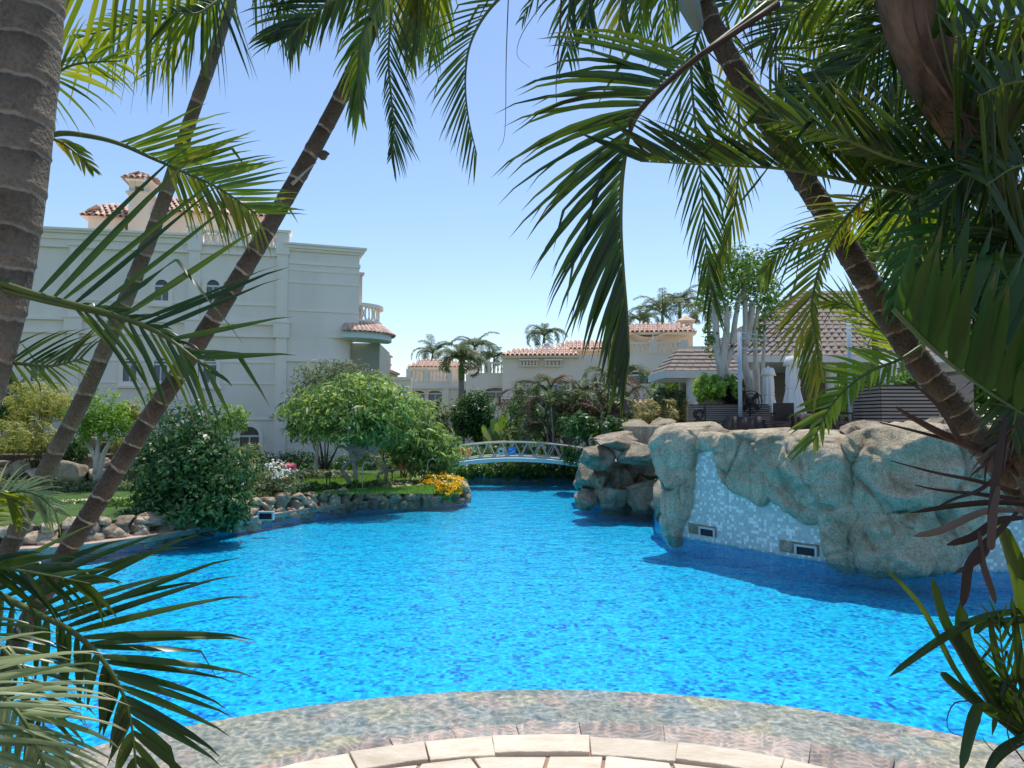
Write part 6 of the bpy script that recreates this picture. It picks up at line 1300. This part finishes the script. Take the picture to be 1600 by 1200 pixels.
frond(pA, [(185, 224, 3.3), (240, 248, 3.3), (290, 270, 3.3), (345, 296, 3.3), (398, 334, 3.3)], .36, 24, .02, A=.0, B=1.0, ang=50, endang=26, droop=.8, vee=5, mat_=B_yellow, seed=5, r0=.004, start=.35, taper=.45)
frond(pA, [(78, 215, 3.2), (100, 225, 3.2), (125, 245, 3.2), (142, 262, 3.2)], .12, 8, .02, A=1, B=1, ang=30, droop=.4, mat_=B_yellow, seed=6, r0=.006)
frond(pA, [(20, 110, 3.1), (70, 120, 3.1), (120, 100, 3.1), (190, 95, 3.1)], .34, 14, .018, A=.8, B=.8, ang=50, droop=.6, mat_=B_lime, seed=7, r0=.008)

# --- left: olive slim trunk
base = Vector((P(-120, 655, 4.5).x, 4.45, .1))
pB = thing('palm_tree', base, 'slim olive-brown ringed palm trunk leaning right, second at the left edge', 'palm tree')
palm_trunk(pB, [(-190, 1310, 4.45), (-90, 1080, 4.5), (8, 870, 4.5), (72, 735, 4.5), (130, 622, 4.5), (200, 460, 4.5), (250, 330, 4.5), (300, 180, 4.5), (345, 50, 4.5), (385, -90, 4.5)], .057, .034, T_olive, .19)
frond(pB, [(385, -40, 4.1), (310, -40, 3.9), (230, -36, 3.7), (150, -44, 3.5), (70, -70, 3.4)], .62, 22, .034, A=1.05, B=.0, ang=62, endang=75, droop=.3, vee=0, mat_=B_lime, seed=11, r0=.014, start=.08, taper=.12)
frond(pB, [(380, -20, 4.2), (320, 5, 4.1), (250, 30, 4.0), (190, 40, 3.9), (120, 60, 3.9)], .42, 20, .022, A=1, B=.5, ang=50, droop=.6, mat_=B_lime, seed=12, r0=.010)
frond(pB, [(380, -50, 4.2), (420, -10, 4.1), (450, 20, 4.0), (470, 60, 4.0)], .42, 16, .022, A=.4, B=1, ang=46, droop=.5, mat_=B_green, seed=13, r0=.010)
frond(pB, [(375, -30, 4.0), (340, 0, 3.8), (310, 20, 3.7), (270, 20, 3.6)], .46, 16, .024, A=1, B=.2, ang=74, droop=.3, mat_=B_green, seed=14, r0=.010)
frond(pB, [(370, -60, 4.6), (330, 10, 4.8), (280, 60, 5.0), (230, 120, 5.1)], .4, 16, .018, A=.8, B=.8, ang=50, droop=.6, mat_=B_yellow, seed=15, r0=.008, single=False)
for s_ in range(7): fiber(pB, [(170 + s_ * 14, 60, 3.9), (180 + s_ * 15, 120, 3.9), (172 + s_ * 16, 150 + (s_ % 3) * 14, 3.9)], .0025)

# --- left: dark ringed trunk with pale rings
base = Vector((P(-75, 655, 4.3).x, 4.25, .1))
pC = thing('palm_tree', base, 'dark brown palm trunk with white rings leaning right across the villa', 'palm tree')
tr, _ = palm_trunk(pC, [(-85, 1240, 4.3), (20, 1020, 4.35), (100, 870, 4.35), (158, 775, 4.35), (216, 680, 4.35), (275, 590, 4.35), (332, 500, 4.35), (385, 415, 4.35), (430, 338, 4.4), (480, 250, 4.4), (528, 160, 4.4), (565, 80, 4.4), (600, -10, 4.4), (630, -120, 4.4)], .057, .045, T_dark, .17, bulge=.06)
mb = MB(); a = P(504, 243, 4.36); mb.tube([a, a + Vector((.02, -.03, .0)), a + Vector((.05, -.04, -.004))], [.03, .022, .004], 8); mb.build('leaf_scar_knob', M_bark_dark, tr, True)
fiber(pC, [(456, 288, 4.31), (475, 270, 4.30), (494, 254, 4.31)], .011, M_bark_pale, 'broken_stub')
frond(pC, [(640, -70, 4.2), (600, -10, 4.1), (570, 50, 4.0), (560, 110, 3.95), (562, 170, 3.95)], .40, 26, .030, A=.55, B=.75, ang=42, endang=14, droop=.55, vee=22, mat_=B_lime, seed=21, r0=.016, taper=.35)
frond(pC, [(630, -60, 4.0), (570, -30, 3.9), (520, 0, 3.8), (480, 30, 3.75), (450, 60, 3.7)], .52, 20, .032, A=.5, B=.9, ang=44, endang=28, droop=.35, mat_=B_green, seed=22, r0=.014)
frond(pC, [(620, -60, 4.3), (612, 20, 4.3), (607, 90, 4.3), (612, 160, 4.3), (616, 205, 4.3), (611, 246, 4.3)], .36, 30, .017, A=1, B=.4, ang=42, endang=20, droop=.35, mat_=B_green, seed=23, r0=.009, taper=.55)
frond(pC, [(880, -80, 4.1), (800, -20, 4.1), (757, 25, 4.1), (733, 75, 4.1), (727, 130, 4.1), (732, 185, 4.1), (745, 242, 4.1)], .40, 34, .018, A=0, B=1.0, ang=46, endang=22, droop=.30, mat_=B_green, seed=24, r0=.010, taper=.5)
for k, (x, s_) in enumerate(((640, 25), (660, 26), (685, 27), (650, 28))):
    frond(pC, [(650 + k * 20, -90, 4.5), (x + 2, -30, 4.6), (x, 20, 4.7), (x - 8, 70 + 10 * k, 4.7)], .42, 16, .026, A=.8, B=.8, ang=34, endang=16, droop=.6, mat_=(B_yellow, B_lime, B_lime, B_yellow)[k], seed=s_, r0=.008, single=False)
frond(pC, [(760, -120, 4.2), (700, -50, 4.2), (680, 0, 4.2), (672, 60, 4.2)], .3, 10, .026, A=.3, B=.3, ang=20, droop=.5, mat_=B_lime, seed=29, r0=.012, single=False)
frond(pC, [(640, -80, 3.9), (560, -70, 3.8), (480, -60, 3.7), (420, -40, 3.6)], .5, 18, .026, A=1, B=.2, ang=60, droop=.4, mat_=B_green, seed=30, r0=.012, single=False)

# --- bottom left: young palm at the water's edge
base = Vector((P(-160, 655, 3.3).x, 3.2, .1))
pD = thing('young_palm', base, 'young palm at the lower left corner with long drooping dark and pale fronds', 'palm')
mb = MB(); c = spline([base, P(-150, 1050, 3.2), P(-110, 930, 3.2)], 10); mb.tube(c, [.06 - .003 * i for i in range(10)], 10); mb.build('stem', T_brown, pD, True)
frond(pD, [(-110, 880, 3.2), (-20, 920, 3.1), (60, 960, 3.0), (110, 985, 2.95), (155, 1025, 2.9), (188, 1075, 2.9), (205, 1130, 2.9), (214, 1215, 2.9)], .60, 20, .046, A=1.12, B=.42, ang=62, endang=30, droop=.16, vee=14, mat_=B_green, seed=31, r0=.014, start=.10, taper=.55)
frond(pD, [(-120, 1000, 2.4), (-50, 1050, 2.3), (0, 1085, 2.25), (40, 1130, 2.2), (70, 1200, 2.2)], .36, 20, .022, A=1, B=.6, ang=58, endang=34, droop=.35, vee=15, mat_=B_pale, seed=32, r0=.010, start=.1, taper=.45)
frond(pD, [(-110, 880, 3.1), (-40, 885, 3.0), (20, 890, 3.0), (80, 900, 2.95), (140, 912, 2.9)], .42, 12, .032, A=.6, B=.8, ang=36, droop=.35, mat_=B_green, seed=33, r0=.010, taper=.4)
frond(pD, [(-100, 900, 3.4), (-60, 820, 3.4), (0, 775, 3.4), (50, 770, 3.4), (90, 800, 3.4)], .32, 22, .017, A=.6, B=.9, ang=52, droop=.55, mat_=B_pale, seed=34, r0=.009)
frond(pD, [(-110, 940, 2.9), (-40, 980, 2.8), (20, 1030, 2.75), (60, 1100, 2.7), (75, 1180, 2.7)], .36, 12, .026, A=.9, B=.9, ang=48, droop=.5, mat_=B_green, seed=35, r0=.010)
frond(pD, [(-120, 1050, 2.2), (-60, 1130, 2.1), (-20, 1180, 2.1), (0, 1240, 2.1)], .34, 16, .020, A=1.0, B=.4, ang=60, droop=.35, mat_=B_pale, seed=36, r0=.008, single=False)
frond(pD, [(-110, 870, 3.2), (-50, 800, 3.3), (0, 770, 3.35), (30, 800, 3.4)], .26, 14, .026, A=.2, B=.9, ang=40, droop=.5, mat_=B_lime, seed=37, r0=.008, single=False)

# --- right: leaning brown trunk
base = Vector((P(1960, 655, 4.5).x, 4.3, .1))
pE = thing('palm_tree', base, 'brown ringed palm trunk leaning left in the right half, with long hanging fronds', 'palm tree')
palm_trunk(pE, [(1990, 1260, 4.3), (1860, 1080, 4.2), (1700, 890, 4.1), (1560, 725, 4.0), (1490, 635, 4.0), (1428, 555, 4.0), (1380, 480, 4.0), (1330, 400, 4.0), (1285, 325, 4.0), (1248, 268, 4.0), (1200, 190, 4.0), (1150, 110, 4.0), (1105, 20, 4.0), (1070, -90, 4.0)], .080, .054, T_brown, .13, bulge=.10)
mb = MB(); mb.tube([P(1098, 0, 3.95), P(1088, -30, 3.95), P(1070, -90, 3.95)], [.05, .058, .05], 12); mb.tube([P(1066, -40, 3.85), P(1078, 10, 3.85), P(1090, 42, 3.88), P(1094, 50, 3.9)], [.05, .055, .035, .008], 10); mb.build('crownshaft', plain('green_grey_sheath', (.16, .2, .17), (.22, .27, .24), 4, .5), pE, True)
# the big hanging frond in the middle of the picture
frond(pE, [(1230, -20, 3.7), (1150, 45, 3.6), (1085, 95, 3.55), (1030, 140, 3.5), (990, 190, 3.5), (974, 260, 3.5), (970, 340, 3.5), (974, 420, 3.5), (980, 490, 3.5), (983, 550, 3.5)], .72, 58, .035, A=0, B=1.0, ang=74, endang=13, droop=.46, vee=6, mat_=B_green, seed=41, r0=.018, start=.22, taper=.56, jit=7)
fiber(pE, [(1216, 5, 3.42), (1150, 50, 3.42), (1085, 92, 3.42), (1030, 140, 3.42), (990, 182, 3.42), (984, 196, 3.42), (990, 218, 3.42), (1010, 238, 3.42), (1040, 255, 3.42)], .017, M_rachis_dk, 'dead_flower_stalk')
for k in range(9): fiber(pE, [(1216 - k * 14, 6 + k * 9, 3.45), (1210 - k * 12 + (k % 3) * 14, 60 + k * 8, 3.46), (1190 - k * 10, 110 + k * 6, 3.47)], .004)
frond(pE, [(1110, 10, 4.1), (1085, 70, 4.1), (1080, 110, 4.1), (1086, 190, 4.1), (1096, 290, 4.1), (1104, 390, 4.1), (1112, 470, 4.1)], .48, 36, .022, A=.9, B=.8, ang=50, endang=16, droop=.42, mat_=B_green, seed=42, r0=.010, taper=.45)
frond(pE, [(1130, 0, 4.5), (1150, 120, 4.6), (1155, 240, 4.6), (1145, 340, 4.6), (1120, 420, 4.6)], .5, 24, .024, A=.7, B=.7, ang=36, endang=14, droop=.5, mat_=B_yellow, seed=43, r0=.010, single=False)
for k, (x, y, m_) in enumerate(((930, 40, B_green), (980, 60, B_yellow), (1010, 50, B_lime), (900, 90, B_green), (1045, 70, B_lime))):
    frond(pE, [(1090, -90, 4.2), ((1090 + x) / 2, -70, 4.2), (x, -30, 4.2), (x - 14, y, 4.2)], .44, 18, .026, A=.9, B=.9, ang=44, endang=22, droop=.65, mat_=m_, seed=44 + k, r0=.010, single=(k == 0))
frond(pE, [(1000, -80, 4.0), (880, -60, 4.0), (840, -10, 4.0), (815, 30, 4.0)], .2, 8, .014, A=.8, B=.8, ang=30, droop=.5, mat_=B_green, seed=50, r0=.006, single=False)
fiber(pE, [(878, -20, 3.9), (874, 60, 3.9), (869, 130, 3.9), (870, 172, 3.9)], .006); fiber(pE, [(795, -20, 4.0), (791, 90, 4.0), (789, 205, 4.0), (778, 236, 4.0)], .0035); fiber(pE, [(868, -20, 4.0), (820, 45, 4.0), (808, 85, 4.0), (828, 106, 4.0)], .003)
frond(pE, [(1380, 290, 3.7), (1340, 320, 3.7), (1305, 365, 3.7), (1280, 420, 3.7), (1268, 480, 3.7), (1274, 530, 3.7), (1282, 590, 3.7)], .36, 34, .023, A=.25, B=1.0, ang=58, endang=22, droop=.28, mat_=B_yellow, seed=51, r0=.009, taper=.4)
frond(pE, [(1540, 360, 3.6), (1430, 305, 3.5), (1340, 285, 3.45), (1225, 264, 3.4), (1120, 258, 3.4), (1000, 252, 3.4)], .52, 40, .032, A=0, B=1.0, ang=38, endang=24, droop=.02, vee=5, mat_=B_green, seed=52, r0=.012, taper=.35, start=.05)
frond(pE, [(1440, 330, 3.8), (1360, 330, 3.8), (1290, 350, 3.8), (1220, 390, 3.8), (1190, 430, 3.8)], .30, 24, .018, A=.9, B=.4, ang=50, droop=.35, mat_=B_lime, seed=53, r0=.008)
frond(pE, [(1180, 60, 4.4), (1230, 110, 4.5), (1250, 170, 4.5), (1245, 240, 4.5)], .42, 22, .022, A=.9, B=.9, ang=46, endang=20, droop=.55, mat_=B_green, seed=54, r0=.009, single=False)
frond(pE, [(1110, -40, 4.4), (1220, -10, 4.6), (1300, 40, 4.7), (1350, 120, 4.7)], .5, 26, .026, A=.8, B=1, ang=52, droop=.6, mat_=B_lime, seed=55, r0=.01, single=False)
frond(pE, [(1110, -60, 4.6), (1190, -60, 4.8), (1260, 0, 4.8), (1290, 90, 4.8)], .5, 26, .024, A=.8, B=1, ang=48, droop=.6, mat_=B_yellow, seed=56, r0=.01, single=False)
# second spreading frond near the trunk, sunlight put into its lime blade colour
frond(pE, [(1440, 540, 3.9), (1405, 562, 3.85), (1360, 580, 3.8), (1325, 605, 3.75), (1295, 640, 3.75), (1270, 690, 3.75)], .27, 17, .030, A=.5, B=1.0, ang=62, endang=26, droop=.16, vee=8, mat_=B_lime, seed=57, r0=.009, start=.16, taper=.3)
frond(pE, [(1420, 560, 4.2), (1380, 520, 4.2), (1330, 480, 4.2), (1290, 470, 4.2)], .32, 18, .018, A=.8, B=.9, ang=36, droop=.12, mat_=B_lime, seed=58, r0=.008)

# --- right: thick sheathed palm at the edge
base = Vector((P(1850, 655, 3.4).x, 3.3, .1))
pF = thing('palm_tree', base, 'thick palm with brown sheathed crownshaft at the upper right, broad dark fronds', 'palm tree')
palm_trunk(pF, [(1960, 1400, 3.3), (1840, 1000, 3.3), (1740, 720, 3.3), (1660, 520, 3.3), (1600, 400, 3.3), (1560, 310, 3.3), (1515, 215, 3.3)], .125, .085, T_olive, .22, bulge=.03)
mb = MB(); c = spline([P(1560, 300, 3.27), P(1520, 220, 3.27), (P(1480, 150, 3.25)), P(1445, 70, 3.22), P(1415, -30, 3.2), P(1395, -120, 3.2)], 26); mb.tube(c, [.088, .086, .086, .088, .09, .095, .10, .104, .108, .112, .116, .12, .124, .127, .13, .132, .133, .134, .134, .133, .13, .125, .12, .11, .10, .09], 20); mb.build('crownshaft', M_shaft, pF, True)
for k in range(6):
    x0, x1 = 1530 - k * 6, 1405 + k * 18
    fiber(pF, [(x0 + 14, 235, 3.14), ((x0 + x1) / 2 + 6, 140, 3.08), (x1 + 14, 60, 3.05), (x1, -20, 3.05)], .010, (M_shaft, M_rachis_dk, M_shaft, M_rachis)[k % 4], 'sheath_rib')
# broad fan of leaflets rising at the right edge
frond(pF, [(1396, 482, 2.9), (1440, 528, 2.85), (1490, 572, 2.8), (1545, 612, 2.75), (1620, 660, 2.7)], .40, 14, .066, A=1.0, B=0, ang=128, endang=118, droop=-.04, vee=-14, mat_=B_broad, seed=61, r0=.011, start=.02, taper=.0, jit=5)
frond(pF, [(1470, 440, 2.9), (1530, 500, 2.85), (1590, 560, 2.8), (1660, 620, 2.8)], .42, 12, .055, A=1.0, B=.0, ang=126, endang=112, droop=-.02, mat_=B_broad, seed=62, r0=.010, taper=.1)
for k, pts in enumerate(([(1640, -60, 3.0), (1600, -30, 3.0), (1540, -20, 3.0), (1470, -10, 3.0)], [(1700, 40, 2.9), (1640, 20, 2.9), (1570, 30, 2.9), (1490, 60, 2.9)], [(1700, 160, 2.8), (1640, 130, 2.8), (1580, 130, 2.8), (1530, 150, 2.8)], [(1720, 300, 2.9), (1650, 260, 2.9), (1590, 260, 2.9), (1540, 290, 2.9)])):
    frond(pF, pts, .60, 16, .036, A=1.05, B=.3, ang=80, endang=86, droop=.22, mat_=(B_broad, B_green, B_green, B_green)[k], seed=63 + k, r0=.010, start=.02, taper=.15)
for k, (x, y, m_) in enumerate(((1300, 130, B_green), (1340, 60, B_lime), (1380, 170, B_green), (1420, 330, B_green), (1560, 420, B_green), (1480, 380, B_lime))):
    frond(pF, [(1470, 40, 3.6), ((1470 + x) / 2, y - 90, 3.7), (x, y - 20, 3.7), (x - 20, y + 130, 3.7)], .46, 22, .026, A=.9, B=.9, ang=48, endang=20, droop=.5, mat_=m_, seed=70 + k, r0=.010, single=(k < 2))
frond(pF, [(1600, 300, 3.4), (1500, 270, 3.3), (1400, 250, 3.2), (1300, 210, 3.2), (1180, 180, 3.2)], .46, 30, .034, A=.3, B=1.0, ang=40, endang=26, droop=.05, mat_=B_green, seed=77, r0=.011, taper=.35)
frond(pF, [(1640, 330, 3.2), (1560, 330, 3.2), (1480, 350, 3.2), (1430, 410, 3.2), (1410, 480, 3.2)], .40, 20, .030, A=.9, B=.7, ang=56, droop=.4, mat_=B_broad, seed=78, r0=.010, single=False)
frond(pF, [(1690, 380, 3.0), (1620, 400, 3.0), (1570, 450, 3.0), (1545, 530, 3.0)], .42, 18, .034, A=.9, B=.9, ang=50, droop=.4, mat_=B_green, seed=79, r0=.010, single=False)
frond(pF, [(1700, 500, 2.9), (1640, 540, 2.9), (1600, 600, 2.9), (1580, 680, 2.9)], .36, 18, .034, A=.7, B=.9, ang=44, droop=.35, mat_=B_green, seed=80, r0=.010, single=False)
for k, pts in enumerate(([(1440, -60, 3.5), (1340, -30, 3.6), (1260, 10, 3.6), (1190, 70, 3.6)], [(1470, -40, 3.4), (1400, 40, 3.4), (1330, 110, 3.4), (1240, 150, 3.4)], [(1420, -80, 3.9), (1300, -70, 4.0), (1210, -40, 4.0), (1130, 10, 4.0)], [(1640, 60, 3.3), (1560, 90, 3.3), (1480, 150, 3.3), (1400, 230, 3.3)], [(1660, 230, 3.1), (1600, 220, 3.1), (1530, 250, 3.1), (1470, 320, 3.1)], [(1660, 0, 3.2), (1610, 60, 3.2), (1580, 150, 3.2), (1570, 240, 3.2)], [(1650, 420, 3.1), (1600, 400, 3.1), (1540, 420, 3.1), (1490, 470, 3.1)])):
    frond(pF, pts, .42, 24, .024, A=.9, B=.9, ang=50, endang=26, droop=.3, mat_=B_green, seed=120 + k, r0=.010, single=False)
# yellow-green fronds lit from behind, beyond the leaning trunk
for k, pts in enumerate(([(1560, 440, 4.8), (1500, 400, 4.8), (1440, 380, 4.8), (1380, 400, 4.8)], [(1560, 380, 4.9), (1490, 350, 4.9), (1430, 330, 4.9), (1385, 345, 4.9)], [(1540, 480, 4.7), (1470, 450, 4.7), (1410, 440, 4.7), (1370, 470, 4.7)])):
    frond(pF, pts, .42, 20, .026, A=.9, B=.9, ang=52, endang=30, droop=.45, mat_=B_lime if k else B_yellow, seed=90 + k, r0=.008, single=False)

# --- right: clump of cut and dry leaf bases at mid height
base = Vector((P(1720, 655, 3.0).x, 2.9, .1))
pG = thing('dry_palm', base, 'palm clump with dry brown leaf stubs reaching left over the rock wall', 'palm')
mb = MB(); c = spline([base, P(1690, 900, 2.95), P(1640, 760, 3.0), P(1600, 690, 3.0)], 14); mb.tube(c, [.10] * 14, 12); mb.build('stem', T_brown, pG, True)
for k, (pts, r_) in enumerate(([[(1620, 730, 3.0), (1500, 690, 2.95), (1430, 655, 2.9), (1400, 636, 2.9)], .024], [[(1600, 745, 3.0), (1520, 700, 3.0), (1440, 676, 2.95), (1375, 660, 2.9)], .014], [[(1590, 770, 3.0), (1530, 752, 2.95), (1460, 738, 2.9), (1392, 720, 2.9)], .012], [[(1590, 780, 3.0), (1530, 772, 2.95), (1470, 766, 2.9), (1430, 758, 2.9)], .012], [[(1600, 700, 3.0), (1540, 760, 2.95), (1490, 780, 2.9), (1458, 796, 2.9)], .012], [[(1500, 690, 2.9), (1470, 640, 2.9), (1440, 610, 2.9), (1415, 596, 2.9)], .012])):
    fiber(pG, pts, r_, M_rachis_dk, 'leaf_stub')
for k, pts in enumerate(([(1610, 790, 2.9), (1560, 786, 2.88), (1500, 790, 2.85), (1420, 802, 2.8)], [(1610, 800, 2.9), (1540, 800, 2.85), (1470, 830, 2.8), (1425, 838, 2.8)], [(1600, 810, 2.9), (1560, 815, 2.88), (1520, 840, 2.85), (1478, 852, 2.85)], [(1590, 800, 2.8), (1552, 840, 2.8), (1530, 875, 2.8), (1488, 898, 2.8)], [(1560, 760, 2.7), (1552, 800, 2.7), (1548, 850, 2.7), (1550, 860, 2.7)], [(1545, 840, 2.8), (1515, 880, 2.8), (1508, 920, 2.8), (1503, 950, 2.8)], [(1530, 830, 2.8), (1535, 880, 2.8), (1548, 920, 2.8), (1556, 945, 2.8)], [(1570, 650, 2.8), (1560, 720, 2.75), (1550, 790, 2.75), (1546, 850, 2.75)])):
    blade(pG, pts, .022 + .004 * (k % 3), B_dry, 'dry_blade', 10)
frond(pG, [(1660, 660, 2.9), (1610, 650, 2.9), (1570, 680, 2.9), (1540, 730, 2.9)], .22, 10, .016, A=.9, B=.9, ang=42, droop=.6, mat_=B_dry, seed=100, r0=.008, rmat=M_rachis_dk)

# --- right: young palm at the bottom corner
base = Vector((P(1660, 655, 3.6).x, 3.55, .1))
pH = thing('young_palm', base, 'young dark palm at the lower right corner with upright splayed blades', 'palm')
mb = MB(); c = spline([base, P(1650, 1150, 3.5), P(1640, 1080, 3.5)], 8); mb.tube(c, [.05] * 8, 10); mb.build('stem', T_brown, pH, True)
blades = [([(1640, 1200, 3.5), (1540, 1070, 3.45), (1480, 980, 3.4), (1455, 900, 3.4)], .030), ([(1620, 1180, 3.5), (1560, 1110, 3.4), (1500, 1010, 3.4), (1478, 985, 3.4)], .045), ([(1620, 1160, 3.5), (1560, 1080, 3.45), (1510, 1020, 3.4), (1500, 940, 3.4)], .05), ([(1630, 1170, 3.5), (1540, 1110, 3.4), (1490, 1070, 3.4), (1470, 1050, 3.4)], .03),
    ([(1640, 950, 3.4), (1540, 965, 3.4), (1470, 1000, 3.35), (1388, 1058, 3.3)], .024), ([(1640, 960, 3.4), (1580, 972, 3.4), (1540, 975, 3.4), (1522, 990, 3.4)], .026), ([(1610, 1150, 3.4), (1560, 1120, 3.3), (1525, 1115, 3.25), (1500, 1210, 3.2)], .035), ([(1630, 900, 3.3), (1600, 900, 3.3), (1580, 860, 3.3), (1566, 820, 3.3)], .04), ([(1640, 1120, 3.4), (1610, 1000, 3.4), (1590, 900, 3.35), (1560, 815, 3.3)], .045),
    ([(1640, 1170, 3.5), (1590, 1090, 3.4), (1560, 1040, 3.4), (1545, 960, 3.4)], .024), ([(1640, 1180, 3.5), (1600, 1080, 3.4), (1590, 1010, 3.4), (1580, 930, 3.4)], .024), ([(1560, 1120, 3.4), (1500, 1060, 3.4), (1440, 950, 3.4), (1380, 885, 3.4)], .016), ([(1640, 1090, 3.4), (1580, 1060, 3.4), (1560, 1090, 3.4), (1530, 1110, 3.4)], .02), ([(1640, 1050, 3.4), (1600, 1050, 3.4), (1565, 1080, 3.4), (1550, 1150, 3.4)], .02), ([(1640, 1140, 3.4), (1590, 1160, 3.4), (1560, 1180, 3.4), (1540, 1210, 3.4)], .03)]
for pts, w in blades: blade(pH, pts, w * 1.45, B_green)
frond(pH, [(1650, 1230, 3.4), (1600, 1120, 3.4), (1570, 1040, 3.4), (1560, 960, 3.4)], .3, 10, .024, A=.8, B=.8, ang=40, droop=.2, mat_=B_green, seed=111, r0=.008)
for k, pts in enumerate(([(1530, 1095, 3.3), (1490, 1100, 3.3), (1482, 1140, 3.3), (1530, 1158, 3.3)], [(1600, 1160, 3.3), (1560, 1175, 3.3), (1540, 1160, 3.3), (1535, 1150, 3.3)], [(1600, 1190, 3.3), (1575, 1150, 3.3), (1580, 1110, 3.3), (1600, 1060, 3.3)])): fiber(pH, pts, .004)
